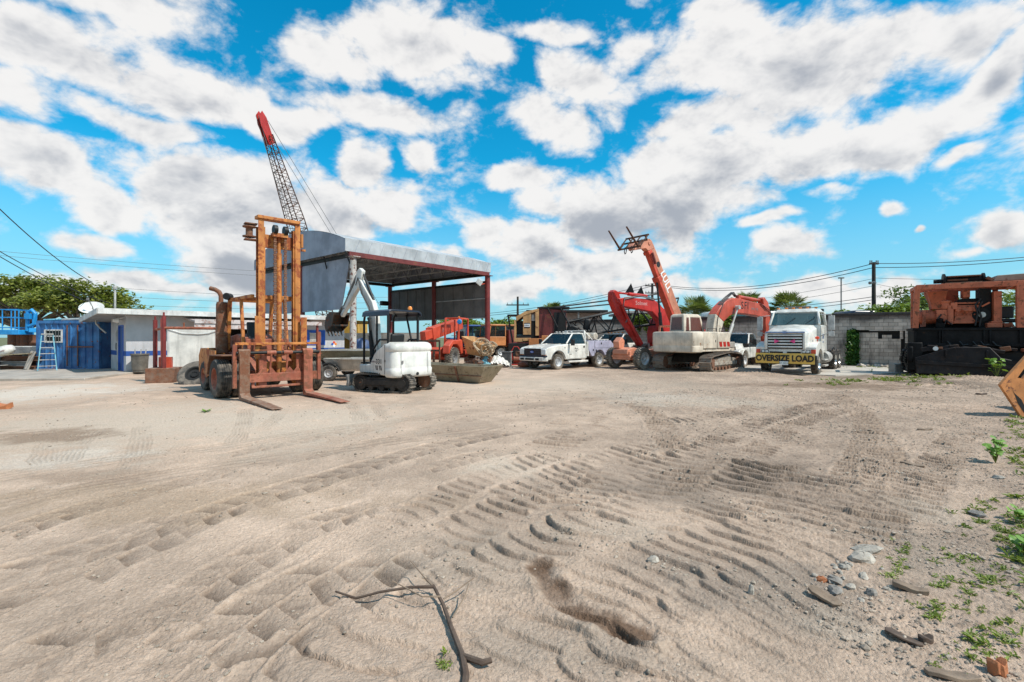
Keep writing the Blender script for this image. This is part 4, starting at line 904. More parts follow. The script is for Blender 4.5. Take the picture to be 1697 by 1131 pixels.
# ================================================================ telehandlers
def telehandler(loc, yaw, name, label, main, boomc, mode):
    t = thing(name, label, 'telehandler', loc, R(yaw))
    rx = -3.6 if mode == 'up' else -3.0
    for s in (-1, 1):
        wheel(t, (0, s * .95, .58), .58, .38, .58, 'lug', M['tyre_dusty'], M['rim_w'] if mode == 'up' else M['grey_p'], side=s)
        wheel(t, (rx, s * .95, .58), .58, .38, .58, 'lug', M['tyre_dusty'], M['rim_w'] if mode == 'up' else M['grey_p'], side=s)
    b = MB(); b.prism([(rx - 1.4 if mode == 'up' else rx - .7, .6), (.4, .6), (.7, .8), (.65, 1.05), (.1, 1.15), (-.6, 1.0), (rx - 1.4 if mode == 'up' else rx - .7, 1.05)], 'xz', -.5, .5)
    for xx in (0, rx): b.cyl((xx, -.8, .58), (xx, .8, .58), .13, 12)
    b.build('chassis', main, t, .03)
    if mode == 'up':
        b = MB(); b.prism([(.15, 1.1), (.55, 1.1), (.6, 1.45), (.3, 1.7), (.1, 1.5)], 'xz', -.55, -.15); b.bb((.3, -.62, .62), (.62, .62, .74)); b.bb((.5, -.6, .5), (.58, .6, .95)); b.build('front_bracket', main, t, .02)
        b = MB(); b.prism([(-3.6, 1.06), (-2.0, 1.06), (-2.0, 1.6), (-3.6, 1.7)], 'xz', .1, 1.0); b.build('engine_cover', main, t, .05)
    for s in (-1, 1):
        b = MB()
        if mode != 'up':
            b.prism([(-.75, .75), (-.55, 1.1), (-.25, 1.3), (.25, 1.3), (.55, 1.05), (.7, .8), (.8, .85), (.72, 1.25), (.3, 1.52), (-.9, 1.55), (-1.1, .8)], 'xz', s * .75, s * 1.14)
            b.build('fender', main, t, .03)
    # open cab frame on the visible side
    sy = .5
    b = MB(); cx0, cx1, z0, z1 = (-1.9, -.6, 1.0, 2.75) if mode != 'up' else (-3.6, -2.4, 1.0, 2.3)
    for xx, lean in ((cx0, 0), (cx1, -.12)):
        for yy in (sy - .32, sy + .52): b.bar((xx, yy, z0), (xx + lean, yy, z1), .09, .09)
    for yy in (sy - .32, sy + .52): b.bar((cx0, yy, z1), (cx1 - .12, yy, z1), .09, .09); b.bar((cx0, yy, z0 + .55), (cx1 - .05, yy, z0 + .55), .06, .06)
    for k in range(6): b.bar((cx0 + .05 + k * .21, sy - .32, z1 + .03), (cx0 + .05 + k * .21, sy + .52, z1 + .03), .06, .05)
    b.bb((cx0, sy - .32, z0), (cx1 + .2, sy + .52, z0 + .08)); b.build('cab_frame', main, t, .012)
    dx = 0 if mode != 'up' else -1.75
    b = MB(); b.box((-1.5 + dx, sy + .1, 1.4), (.5, .5, .14)); b.box((-1.75 + dx, sy + .1, 1.75), (.12, .48, .6)); b.build('seat', M['blackp'], t, .03)
    b = MB(); b.tube([(-.75 + dx, sy + .1, 1.1), (-1.0 + dx, sy + .1, 1.75)], .03); b.lathe([(.17, -.012), (.185, 0), (.17, .012), (.155, 0), (.17, -.012)], 18, (-1.0 + dx, sy + .1, 1.78)); b.build('steering_wheel', M['blackp'], t)
    yb = -.35
    if mode == 'up':
        pv = Vector((-5.2, yb, 2.4)); tip = Vector((-2.2, yb, 7.0)); ax = (tip - pv).normalized(); pe = Vector((-ax.z, 0, ax.x))
        b = MB(); b.bar(pv - ax * .4, pv + ax * 3.5, .42, .62, up=pe); b.build('boom', boomc, t, .02)
        b = MB()
        for q in (-.3, .3): b.prism([(-4.9, .8), (-4.2, .8), (-4.9, 2.6), (-5.4, 2.6), (-5.5, 2.2)], 'xz', yb + q - .04, yb + q + .04)
        b.build('pivot_bracket', main, t, .01)
        b = MB(); b.bar(pv + ax * 3.45, tip - ax * .05, .32, .46, up=pe); b.build('inner_boom', boomc, t, .02)
        b = MB(); b.bar(pv - pe * .4, pv + ax * 3.5 - pe * .4, .4, .2, up=pe); b.bar(pv + ax * 3.5 - pe * .33, tip - ax * .2 - pe * .33, .3, .2, up=pe); b.bar(pv + ax * 3.3 - pe * .36, pv + ax * 3.6 - pe * .36, .46, .34, up=pe); b.bar(tip - ax * .45 - pe * .3, tip - ax * .25 - pe * .3, .4, .34, up=pe); b.build('boom_shade_rib', M['tel_r'], t, .015)  # underside plates redder than the flank, boom shade put into the colour
        b = MB(); c0 = Vector((-3.45, yb + .1, 1.0)); c1 = pv + ax * 3.3 - pe * .5; b.cyl(c0, c0.lerp(c1, .55), .1, 12); b.cyl(c0.lerp(c1, .55), c1, .055, 10); b.build('lift_cylinder', M['blackp'], t)
        b = MB()                                       # gooseneck head
        hd = [(-2.5, 6.8), (-1.95, 6.6), (-1.75, 6.72), (-.7, 6.5), (-.55, 6.68), (-.7, 6.88), (-1.75, 7.26), (-2.1, 7.3), (-2.3, 7.2)]
        b.prism(hd, 'xz', yb - .18, yb + .18); b.cyl((-2.05, yb - .22, 7.05), (-2.05, yb + .22, 7.05), .12, 14); b.build('boom_head', boomc, t, .02)
        b = MB(); b.cyl((-2.5, yb + .26, 5.9), (-2.2, yb + .26, 6.5), .08, 10); b.build('tilt_cylinder', M['maroon'], t)
        # carriage with tilted forks
        fwd = Vector((.72, 0, .70)); up = Vector((-.70, 0, .72)); c = Vector((-.5, yb, 6.62))
        b = MB()
        for k in (-.75, -.25, .25, .75): b.bar(c + Vector((0, k, 0)) - up * .05, c + Vector((0, k, 0)) + up * 1.0, .06, .06)
        for u in (0, .5, .98): b.bar(c + up * u + Vector((0, -.8, 0)), c + up * u + Vector((0, .8, 0)), .07, .09)
        b.bar(c + up * .95 + Vector((0, -.55, 0)) - fwd * .3, c + up * .95 + Vector((0, .55, 0)) - fwd * .3, .08, .08)
        for k in (-.55, .55): b.bar(c + up * .95 + Vector((0, k, 0)) - fwd * .3, c + up * .95 + Vector((0, k, 0)), .05, .08)
        b.build('fork_carriage', M['blk_r'], t, .008)
        for k in (-.62, .62):
            b = MB(); b.bar(c + Vector((0, k, 0)) + fwd * .05 + up * .5, c + Vector((0, k, 0)) + fwd * .05, .12, .06); b.bar(c + Vector((0, k, 0)) + fwd * .03, c + Vector((0, k, 0)) + fwd * 1.35, .12, .06, w2=.1, h2=.02); b.build('fork', M['blk_r'], t, .006)
        b = MB()
        for k in (-.25, .2): b.tube([c + Vector((-.1, k, 0)), c + Vector((.0, k + .03, -.25)), c + Vector((.12, k + .06, -.32)), c + Vector((.2, k + .08, -.2)), c + Vector((.15, k + .1, .05))], .025, 6)
        b.build('hydraulic_hose', M['blackp'], t)
        # letters down the boom flank
        ang = math.atan2(ax.z, ax.x)
        rot = Euler((PI / 2, 0, PI)).to_matrix().to_4x4()
        yl = yb + .213
        zv = -pe; xv = -ax
        m = Matrix((( -ax.x, pe.x, 0), (0, 0, 1), (-ax.z, pe.z, 0))).to_3x3()
        ob = text('LULL', .62, M['txtw'], t, pv + ax * 3.05 + pe * .02 + Vector((0, .216, 0)), (0, 0, 0), bold=.012, extrude=.003)
        ob.rotation_euler = Matrix(((-ax.x, -pe.x * -1, 0), (0, 0, 1), (-ax.z, pe.z, 0))).to_euler()
        b = MB(); b.lathe([(.001, 0), (.17, 0), (.17, .004), (.001, .004)], 20, (0, 0, 0), 'y'); b.build('boom_emblem', M['txt'], t, loc=pv + ax * 4.2 + Vector((0, .165, 0)))
    else:
        pv = Vector((-3.4, yb, 2.5)); tip = Vector((.9, yb, 1.75)); ax = (tip - pv).normalized(); pe = Vector((-ax.z, 0, ax.x))
        b = MB(); b.bar(pv - ax * .3, pv + ax * 3.6, .46, .66, up=pe); b.build('boom', boomc, t, .02)
        b = MB(); b.bar(pv + ax * 3.5, tip, .34, .48, up=pe); b.prism([(.7, 1.4), (1.05, 1.45), (1.15, 1.0), (1.1, .35), (.85, .3), (.7, .8)], 'xz', yb - .2, yb + .2); b.build('boom_head', main, t, .02)
        b = MB()
        for u in (.35, 1.0, 1.5): b.bar((1.2, -.8, u), (1.2, .8, u), .06, .1)
        for k in (-.8, .8): b.bar((1.2, k, .3), (1.2, k, 1.55), .07, .07)
        b.build('fork_carriage', M['blk_r'], t, .01)
        for k in (-.5, .5):
            b = MB(); b.bar((1.27, k, .2), (2.3, k, .16), .12, .06); b.bar((1.27, k, .2), (1.27, k, 1.0), .12, .06); b.build('fork', M['blk_r'], t)
        text('JLG', .3, M['txtg'], t, (pv + ax * 2.3 + Vector((0, .236, 0)))[:], F_PY, shear=.2)
        b = MB(); b.lathe([(.001, -.05), (.12, -.05), (.15, 0), (.12, .07), (.001, .08)], 16, (-.55, sy + .62, 2.55), 'x'); b.build('mirror', M['lift'], t)
        b = MB(); b.lathe([(.001, 0), (.06, 0), (.06, .1), (.001, .12)], 12, (-1.8, sy, 2.8)); b.build('beacon', M['amber'], t)
M['blk_r'] = paint('blackened_fork_steel', (.04, .026, .022), .6, .3, dirt=.2, rust=.5, sc=4)
telehandler((6.28, 26.1, 0), 216.9, 'telehandler', 'faded salmon telehandler with boom raised high and pallet forks tilted to the sky', M['salmon'], M['salmon'], 'up')
telehandler((-4.15, 26.6, 0), 251, 'telehandler', 'red open cab telehandler with lowered boom beside the steel shed', M['tel_r'], M['tel_r'], 'low')
# ================================================================ office
F1 = Vector((.66, .751, 0)); N1 = Vector((-.751, .66, 0))        # along the front, and back from it
O1 = Vector((-17.75, 22.2, 0)); yaw1 = math.atan2(F1.y, F1.x)
def stucco(name, lo, band):
    m, nt, b = newmat(name); co = coords(nt); L = nt.links
    sx = nt.nodes.new('ShaderNodeSeparateXYZ'); L.new(co, sx.inputs[0])
    n1 = noise(nt, co, 1.3, 5, .6); n2 = noise(nt, mapped(nt, co, (5, 5, .5)), 1, 4)
    c = mixc(nt, maprange(nt, n1, .3, .7), (.42, .42, .43), (.54, .53, .54))
    c = mixc(nt, maprange(nt, n2, .55, .75, 0, .4), c, (.3, .28, .26))
    zz = mth(nt, 'ADD', sx.outputs[2], mth(nt, 'MULTIPLY', mth(nt, 'SUBTRACT', n1, .5), .02))
    c = mixc(nt, mth(nt, 'MULTIPLY', mth(nt, 'GREATER_THAN', zz, lo), mth(nt, 'LESS_THAN', zz, band)), c, (.02, .075, .28))
    c = mixc(nt, maprange(nt, mth(nt, 'ADD', zz, mth(nt, 'MULTIPLY', n1, .5)), .5, .2, 0, .6), c, (.30, .25, .2))
    L.new(c, b.inputs['Base Color']); b.inputs['Roughness'].default_value = .85
    bump(nt, b, noise(nt, co, 40, 4, .6), .25, .01)
    return m
M['stucco'] = stucco('painted_block_wall', .82, 1.05)
M['fascia'] = paint('peeling_white_fascia', (.62, .6, .57), .6, dirt=0, rust=.12, rustcol=(.2, .17, .15), sc=2)
M['fascia_p'] = paint('peeling_pinkish_fascia', (.58, .5, .47), .6, dirt=0, rust=.35, rustcol=(.28, .17, .14), sc=2)
M['roofing'] = flat('weathered_roof_felt', (.3, .29, .28), .9, bmp=.4)
M['blue_d'] = paint('dark_blue_door_paint', (.02, .085, .30), .5, dirt=.1, sc=2)
M['blue_b'] = paint('bright_blue_trim', (.015, .10, .48), .5, dirt=.1, sc=2)
def office():
    t = thing('office_building', 'low white block office with blue band, blue door and flat overhanging roof', 'building', O1, yaw1)
    # local: x along front, y back, origin at the corner
    Lx, D, H = 10.9, 3.4, 2.72
    b = MB(); b.bb((0, .0, 0), (2.2, .2, H)); b.bb((2.2, 0, 2.45), (6.3, .2, H)); b.bb((2.2, 0, 0), (3.6, .2, 2.45)); b.bb((6.3, 0, 0), (Lx, .2, H))
    b.bb((0, .2, 0), (.2, .55, H)); b.bb((0, .55, 2.2), (.2, 1.5, H)); b.bb((0, 1.5, 0), (.2, D, H - .15)); b.bb((Lx - .2, .2, 0), (Lx, D, H)); b.bb((.2, D - .2, 0), (Lx - .2, D, H - .2))
    b.build('wall', M['stucco'], t)
    b = MB(); b.prism([(-.85, 2.74), (-.85, 2.92), (D + .6, 2.62), (D + .6, 2.45)], 'yz', -1.1, Lx + .3); b.build('roof', M['roofing'], t)
    b = MB(); b.bb((-1.12, -.9, 2.72), (Lx + .3, -.853, 2.96)); b.prism([(-.853, 2.72), (-.853, 2.96), (D + .6, 2.66), (D + .6, 2.42)], 'yz', -1.15, -1.103); b.build('fascia', M['fascia'], t)
    b = MB(); b.prism([(-1.55, 2.42), (-1.55, 2.5), (-.0, 2.66), (0, 2.56)], 'yz', 2.3, 8.6); b.bb((2.3, -1.6, 2.36), (8.6, -1.553, 2.56)); b.bb((2.3, -1.55, 2.1), (6.9, -1.51, 2.355)); b.build('porch_roof', M['fascia_p'], t)
    b = MB()
    for xx in (2.4, 5.2, 8.4): b.bb((xx - .05, -1.5, 0), (xx + .05, -1.4, 2.42))
    b.build('porch_post', M['postred'], t)
    b = MB(); b.bb((.23, .25, .01), (6.0, D - .25, .03)); b.bb((3.65, 2.2, 0.03), (6.2, 2.3, 2.4)); b.build('interior', M['dark'], t)
    b = MB(); b.bb((-.03, .5, 0), (.06, .56, 2.26)); b.bb((-.03, 1.49, 0), (.06, 1.55, 2.26)); b.bb((-.03, .56, 2.2), (.06, 1.49, 2.26)); b.build('door_frame', M['blue_b'], t)
    d = MB(); d.bb((.02, .57, .02), (.07, 1.32, 2.19)); do = d.build('door', M['blue_d'], t)
    h = MB(); h.tube([(.0, 1.22, 1.0), (-.04, 1.22, 1.0), (-.04, 1.1, 1.0)], .012); h.build('handle', M['chrome'], do)
    d = MB(); d.bb((.08, 1.34, .02), (.12, 1.48, 2.19)); d.build('door_side_panel', M['fascia'], t)
    # louvred window with blue surround
    wx = 9.0
    b = MB(); b.bb((wx - .62, -.03, 1.22), (wx + .62, -.004, 2.12)); w = b.build('window', M['blue_b'], t)
    b = MB()
    for k in range(7): b.box((wx, -.05, 1.43 + k * .08), (.66, .03, .075), (.5, 0, 0))
    b.bb((wx - .35, -.045, 1.36), (wx - .31, -.03, 1.98)); b.bb((wx + .31, -.045, 1.36), (wx + .35, -.03, 1.98)); b.build('louvre', M['fascia'], w)
    b = MB(); b.prism([(10.2, 1.05), (10.42, 1.27), (10.2, 1.49), (9.98, 1.27)], 'xz', -.012, -.004); sg = b.build('hazard_sign', M['txtw'], t)
    for dx, dz, mt in ((0, .11, M['redl']), (-.11, 0, M['blue_b']), (.11, 0, M['amber'])):
        b = MB(); b.prism([(10.2 + dx, 1.17 + dz), (10.3 + dx, 1.27 + dz), (10.2 + dx, 1.37 + dz), (10.1 + dx, 1.27 + dz)], 'xz', -.016, -.013); b.build('hazard_panel', mt, sg)
    b = MB(); b.bb((10.2, -.02, .5), (10.22, -.004, .9)); b.cyl((-.06, 1.9, 1.25), (-.004, 1.9, 1.25), .17, 18); b.build('meter', M['grey_p'], t)
    b = MB(); b.cyl((-.02, 1.7, .0), (-.02, 1.7, 2.5), .03, 8); b.bb((-.1, 1.6, 1.5), (-.004, 1.8, 2.0)); b.build('conduit', M['alu'], t)
    b = MB()
    b.tube([(-.06, .25, 2.5), (-.3, .2, 2.5)], .025)
    for k, a in ((0, .35), (1, -.1)): p = Vector((-.32, .2 + a * .6, 2.47)); b.lathe([(.001, -.12), (.07, -.12), (.13, .06), (.10, .06), (.001, .02)], 16, p, 'x')
    b.build('floodlight', M['fascia'], t)
    b = MB(); b.cyl((-.2, 1.2, 2.7), (-.2, 1.2, 4.0), .045, 10); b.lathe([(.001, 0), (.09, 0), (.09, .1), (.04, .16), (.001, .17)], 14, (-.2, 1.2, 3.98)); b.build('vent_pipe', M['alu'], t)
    b = MB()
    rg = random.Random(4)
    for k in range(9): xx = 1 + k * 1.1 + rg.random(); b.box((xx, rg.uniform(-.4, .6), 2.93 - .0), (rg.uniform(.1, .4), .2, .05), (0, rg.uniform(-.2, .2), rg.random()))
    b.build('roof_debris', M['roofing'], t)
    return t
office()
# walkway slab
b = MB(); P0 = [G(-260, 634), G(140, 631), G(206, 622), G(214, 617.5)]
pts = [(-32, 18.2), (P0[0].x, P0[0].y), (P0[1].x, P0[1].y), (P0[2].x, P0[2].y), (-17.0, 23.2), (-19.6, 25.2), (-32, 25.2)]
b.prism(pts, 'xy', -.1, .10); M['slab'] = flat('dusty_concrete', (.36, .31, .26), .9, var=.2, sc=1.5, bmp=.3)
struct(b.build('pavement', M['slab'], None, .02))
# satellite dish
t = thing('satellite_dish', 'white oval satellite dish on a bent pole at the office corner', 'satellite dish', (-20.2, 23.5, 0))
b = MB(); rings = []
axis = Vector((.3, -.62, .72)).normalized(); q = axis.to_track_quat('Z', 'Y')
for r, h in ((.02, 0), (.18, .012), (.34, .045), (.46, .085), (.47, .09), (.44, .06), (.3, .015), (.02, -.03)):
    rings.append([Vector((-.25, 0, 3.08)) + q @ Vector((r * math.cos(a) * 1.05, r * math.sin(a) * .92, h)) for a in [2 * PI * k / 28 for k in range(28)]])
b.loft(rings, cap=False); b.build('reflector', M['fascia'], t)
b = MB(); b.tube([(.35, .1, 1.9), (.1, .05, 2.15), (-.05, .0, 2.35), (-.08, 0, 2.7), (-.2, 0, 3.02)], .035, 10); b.build('pole', M['alu'], t)
b = MB(); b.tube([(-.15, -.02, 2.95), (-.0, -.25, 3.15), (-.05, -.42, 3.5)], .02, 8); b.box((-.06, -.45, 3.52), (.09, .07, .12)); b.build('feed_arm', M['grey_p'], t)
# ================================================================ blue container with window, ladder, junk
def container():
    d = G(100, 615).y; x0, x1 = X(60.5, d), X(165, d)
    t = thing('storage_container', 'blue steel container with a small barred window, partly in the office shadow', 'container', ((x0 + x1) / 2, d, 0))
    w = x1 - x0; H = 2.52; hw = w / 2
    b = MB(); n = 9; pr = []
    wx0, wx1, wz0, wz1 = -hw + .42, -hw + 1.32, 1.42, 2.08
    def panel(xa, xb, za, zb):
        k = max(1, round((xb - xa) / .36)); st = (xb - xa) / k
        for i in range(k):
            u = xa + i * st
            for a, c, y0, y1 in ((0, .12, .0, .0), (.12, .22, .0, .05), (.22, .9, .05, .05), (.9, 1, .05, .0)): b.quad((u + a * st, y0, za), (u + c * st, y1, za), (u + c * st, y1, zb), (u + a * st, y0, zb))
    panel(-hw + .08, wx0, .12, H - .12); panel(wx0, wx1, .12, wz0); panel(wx0, wx1, wz1, H - .12); panel(wx1, hw - .08, .12, H - .12)
    b.bb((-hw, .12, .05), (-hw + .05, 5.9, H - .05)); b.bb((hw - .05, .12, .05), (hw, 5.9, H - .05)); b.bb((-hw, 5.9, .05), (hw, 5.95, H - .05)); b.bb((-hw + .05, .12, H - .08), (hw - .05, 5.9, H - .04))
    b.build('wall', M['blue_c'], t)
    b = MB()
    for xx in (-hw + .06, hw - .06): b.bb((xx - .06, -.03, 0), (xx + .06, .1, H))
    b.bb((-hw + .12, -.028, H - .14), (hw - .12, .1, H)); b.bb((-hw + .12, -.028, 0), (hw - .12, .1, .14)); b.build('corner_frame', M['blue_c'], t, .01)
    b = MB(); b.bb((wx1 + .22, -.04, .25), (wx1 + .26, -.005, 2.3)); b.bb((wx1 + .75, -.04, .25), (wx1 + .79, -.005, 2.3)); b.bb((wx1 + .2, -.05, 1.18), (hw - .3, -.01, 1.24)); b.build('locking_bar', M['rusty'], t)
    b = MB()
    for a, c in (((wx0, -.05, wz0), (wx1, .04, wz0 + .06)), ((wx0, -.05, wz1 - .06), (wx1, .04, wz1)), ((wx0, -.05, wz0 + .06), (wx0 + .06, .04, wz1 - .06)), ((wx1 - .06, -.05, wz0 + .06), (wx1, .04, wz1 - .06)), ((wx0 + .06, -.04, 1.72), (wx1 - .06, .02, 1.77))): b.bb(a, c)
    fo = b.build('window_frame', M['fascia'], t, .006)
    b = MB(); b.bb((wx0 + .05, .05, wz0 + .05), (wx1 - .05, .06, wz1 - .05)); b.build('window', M['glass'], t)
    b = MB()
    for k in range(5): b.cyl((wx0 + .15 + k * .15, -.06, wz0 + .02), (wx0 + .15 + k * .15, -.06, wz1 - .02), .01, 6)
    b.build('bars', M['grey_p'], fo)
    return d, x0, x1, H
dC, xc0, xc1, HC = container()
for k, (xa, ya, xb, yb_, rr) in enumerate(((-1.3, .3, 1.1, .9, .05), (-1.2, .5, .95, .5, .06), (-.1, .7, .9, .75, .045))):
    b = MB(); xm = (xc0 + xc1) / 2; b.cyl((xm - .2 + xa, dC + ya, HC + rr - .0), (xm - .2 + xb, dC + yb_, HC + rr + .05 + .07 * (k == 0)), rr, 10)
    tag(b.build('pipe', M['alu'] if k else M['lad'], None), ['long pale pipe laid slanting across the blue container roof', 'grey pipe lying straight along the blue container roof', 'short grey pipe at the right end of the container roof'][k], 'pipe', 'pipes on the container roof')
# step ladder
dL = G(78, 618).y; t = thing('step_ladder', 'pale blue folding step ladder standing before the blue container', 'ladder', (X(78.5, dL), dL, .1), .76)
for s in (-1, 1):
    b = MB(); b.bar((s * .33, -.1, 0), (s * .2, .28, 1.72), .04, .075, up=(0, 1, 0)); b.build('side_rail', M['lad'], t)
    b = MB(); b.bar((s * .34, .78, 0), (s * .2, .34, 1.66), .03, .04, up=(0, 1, 0)); b.build('rear_leg', M['lad'], t)
for k in range(5):
    f = .13 + k * .17; b = MB(); b.box((0, -.1 + .38 * f, 1.72 * f), (.64 - .26 * f, .09, .03)); b.build('step', M['alu'], t)
b = MB(); b.box((0, .3, 1.74), (.44, .22, .05)); b.build('top_cap', M['alu'], t, .01)
b = MB()
for f in (.3, .62): b.bar((-.33 + .13 * f, .78 - .44 * f, 1.66 * f), (.33 - .13 * f, .78 - .44 * f, 1.66 * f), .03, .03)
b.build('brace', M['alu'], t)
# aerial lift
dB = 26.2; xb = X(31, dB)
t = thing('boom_lift', 'bright blue boom lift whose work basket hangs over the scrap pile', 'boom lift', (X(112, 33), 33.0, 0))
o = Vector((xb, dB, 0)) - Vector((X(112, 33), 33.0, 0)); zb, zt = Z(552, dB), Z(514, dB)
b = MB(); x0, x1 = X(6, dB) - xb, X(42, dB) - xb
def bk(x, y, z): return (o.x + x, o.y + y, z)
for z_ in (zt, zt - .42, zb + .28):
    b.tube([bk(x0, -.35, z_), bk(x1, -.35, z_), bk(x1, .4, z_), bk(x0, .4, z_)], .026, 8, closed=True)
for xx, yy in ((x0, -.35), (x0 + .3, -.35), (x1 - .2, -.35), (x1, -.35), (x1, .4), (x0, .4), (0, .4)): b.tube([bk(xx, yy, zb), bk(xx, yy, zt)], .026, 8)
b.build('basket_rail', M['lift'], t)
b = MB(); b.box(bk((x0 + x1) / 2, .02, zb + .03), (x1 - x0 + .1, .85, .26)); b.build('basket_floor', M['lift'], t, .02)
b = MB(); b.tube([bk(x1 + .1, 0, zb + .1), bk(x1 + .15, 0, zt - .1), bk(x1 + .35, 0, zt), bk(x1 + .55, 0, zt - .2), bk(x1 + .5, 0, zb + .5), bk(x1 + .2, 0, zb + .35)], .09, 10); b.box(bk(x1 + .25, -.02, zt - .35), (.3, .3, .3)); b.build('control_box', M['lift'], t)
b = MB(); b.bar(bk(x1 + .2, 0, zb + .15), bk(x1 + 1.0, .5, zb + .12), .2, .24); b.bar(bk(x1 + .9, .4, zb + .12), (0, 0, 1.9), .26, .3); b.build('boom', M['lift'], t, .02)
b = MB(); b.bb((-1.3, -.9, .45), (1.3, .9, 1.0)); b.bb((-.8, -.7, 1.0), (.8, .7, 1.9)); b.build('turret', M['lift'], t, .05)
for sx_ in (-1, 1):
    for sy_ in (-1, 1): wheel(t, (sx_ * .95, sy_ * 1.0, .42), .42, .3, .55, 'lug', side=sy_)
# scrap beside the container
def beam(p, q, w, h, label, mat='rusty', grp='rusty steel beams piled by the container', name='steel_beam', flange=True):
    b = MB(); p, q = Vector(p), Vector(q)
    if flange:
        b.bar(p + Vector((0, 0, h / 2 - .015)), q + Vector((0, 0, h / 2 - .015)), w, .03); b.bar(p - Vector((0, 0, h / 2 - .015)), q - Vector((0, 0, h / 2 - .015)), w, .03); b.bar(p, q, .03, h - .06)
    else: b.bar(p, q, w, h)
    return tag(b.build(name, M[mat], None, .006), label, name.replace('_', ' '), grp)
dS = 24.0; a0, a1 = X(-40, dS), X(55, dS)
beam((a0, dS + .3, .12), (a1 + .1, dS, .14), .3, .24, 'lowest dark steel beam of the scrap pile left of the container')
beam((a0, dS + .7, .14), (a1, dS + .6, .14), .3, .26, 'steel beam at the back of the bottom layer of the scrap pile')
beam((a0 + .5, dS + .1, .40), (a1 - .1, dS - .1, .38), .26, .24, 'grey brown steel beam in the middle layer of the scrap pile', 'grey_p')
beam((a0, dS + .5, .42), (a1 - .3, dS + .5, .40), .26, .26, 'rusty steel beam at the back of the middle layer of the scrap pile')
beam((a0 + .2, dS + .05, .66), (a1 + .15, dS + .2, .63), .24, .22, 'topmost rusty steel beam of the scrap pile left of the container')
beam((X(6, dS) + .05, dS - .34, .30), (X(24, dS), dS - .36, .33), .5, .03, 'pale sheet metal offcut leaning on the scrap pile front', 'alu', None, 'metal_sheet', False)
beam((X(18, dS), dS - .3, .82), (X(55, dS), dS + .1, .9), .7, .05, 'broken weathered boards lying on top of the scrap pile', 'bronze', None, 'boards', False)
b = MB(); b.bar((X(55, dS), dS - .35, .1), (X(59, dS), dS - .1, 1.0), .25, .05, up=(0, 1, 0)); tag(b.build('concrete_fragment', M['slab'], None, .02), 'broken concrete fragment leaning between scrap pile and container', 'rubble')
t = thing('outboard_motor', 'white and grey outboard motor cowl lying on the scrap pile', 'outboard motor', (X(17, 24.2), 24.0, .78)); t.rotation_euler = (0, -.35, .2)
b = MB(); rings = []
for xx, w_, h_ in ((-.55, .12, .2), (-.5, .22, .3), (-.2, .27, .42), (.15, .25, .42), (.38, .18, .3), (.45, .08, .18)): rings.append([(xx, w_ * math.cos(a), .25 + h_ * .6 * math.sin(a)) for a in [2 * PI * k / 16 for k in range(16)]])
b.loft(rings); b.build('cowl', M['bobwhite'], t)
b = MB(); b.prism([(-.5, .3), (-.25, .1), (-.45, -.45), (-.6, -.5), (-.62, -.1)], 'xz', -.08, .08); b.build('leg', M['grey_p'], t, .02)
b = MB(); b.box((-.05, -.268, .22), (.5, .012, .05)); b.build('stripe', M['txtg'], t)
for k in range(4):
    b = MB(); dd = 26.9; b.lathe([(.001, 0), (.28, 0), (.29, .02), (.28, .04), (.28, .43), (.295, .45), (.28, .47), (.28, .86), (.29, .88), (.001, .88)], 20)
    o = b.build('oil_drum', M['drum' if k != 3 else 'maroon'] if 'drum' in M else M['rusty'], None, loc=(X(24 + k * 10.5, dd), dd + .1 * (k % 2), .95))
    tag(o, ['leftmost rusty drum behind the outboard motor', 'second rusty drum from the left above the white hull', 'third rusty drum from the left above the white hull', 'dark red drum nearest the blue container'][k], 'drum', 'drums on a rack behind the scrap')
b = MB(); b.bb((X(17, 26.9), 26.5, .85), (X(62, 26.9), 27.3, .94))
for xx in (18, 60):
    for yy in (26.55, 27.25): b.bb((X(xx, 26.9) - .05, yy - .05, 0), (X(xx, 26.9) + .05, yy + .05, .85))
tag(b.build('drum_rack', M['rusty'], None), 'rusty steel rack carrying drums behind the scrap pile', 'rack')
b = MB(); hx = X(44, 25.2); rings = []
for xx, w_, z0_ in ((-1.2, .45, .85), (0, .5, .8), (.8, .4, .82), (1.25, .05, 1.0)): rings.append([(hx + xx, 25.3 - w_, 1.22), (hx + xx, 25.3 - w_ * .6, z0_), (hx + xx, 25.3 + w_ * .6, z0_), (hx + xx, 25.3 + w_, 1.22)])
b.loft(rings, smooth=False); tag(b.build('boat_hull', M['bobwhite'], None, .02), 'small white boat hull behind the outboard motor', 'boat')
b = MB()
for k in (-.8, .6): b.bb((hx + k, 24.95, 0), (hx + k + .1, 25.65, .82))
tag(b.build('trestle', M['rusty'], None), 'rusty trestle holding up the small white hull', 'trestle')
# trash can by the office
p = O1 + F1 * .42 - N1 * .5
t = thing('trash_can', 'brown grey plastic trash can against the white office wall', 'trash can', (p.x, p.y, .1))
b = MB(); b.loft([[(s * math.cos(a) if abs(math.cos(a)) < .8 else s * .82 * (1 if math.cos(a) > 0 else -1), s * math.sin(a) if abs(math.sin(a)) < .8 else s * .82 * (1 if math.sin(a) > 0 else -1), z_) for a in [2 * PI * k / 24 for k in range(24)]] for s, z_ in ((.27, 0), (.31, .45), (.34, .78), (.37, .78), (.37, .84), (.33, .84), (.3, .1))]); b.build('can', M['bin'], t)
for k in (-.2, .02, .2):
    b = MB(); b.bar((k, 0, .4), (k * 1.3, .03, 1.05), .05, .02); b.build('contents', M['alu'], t)
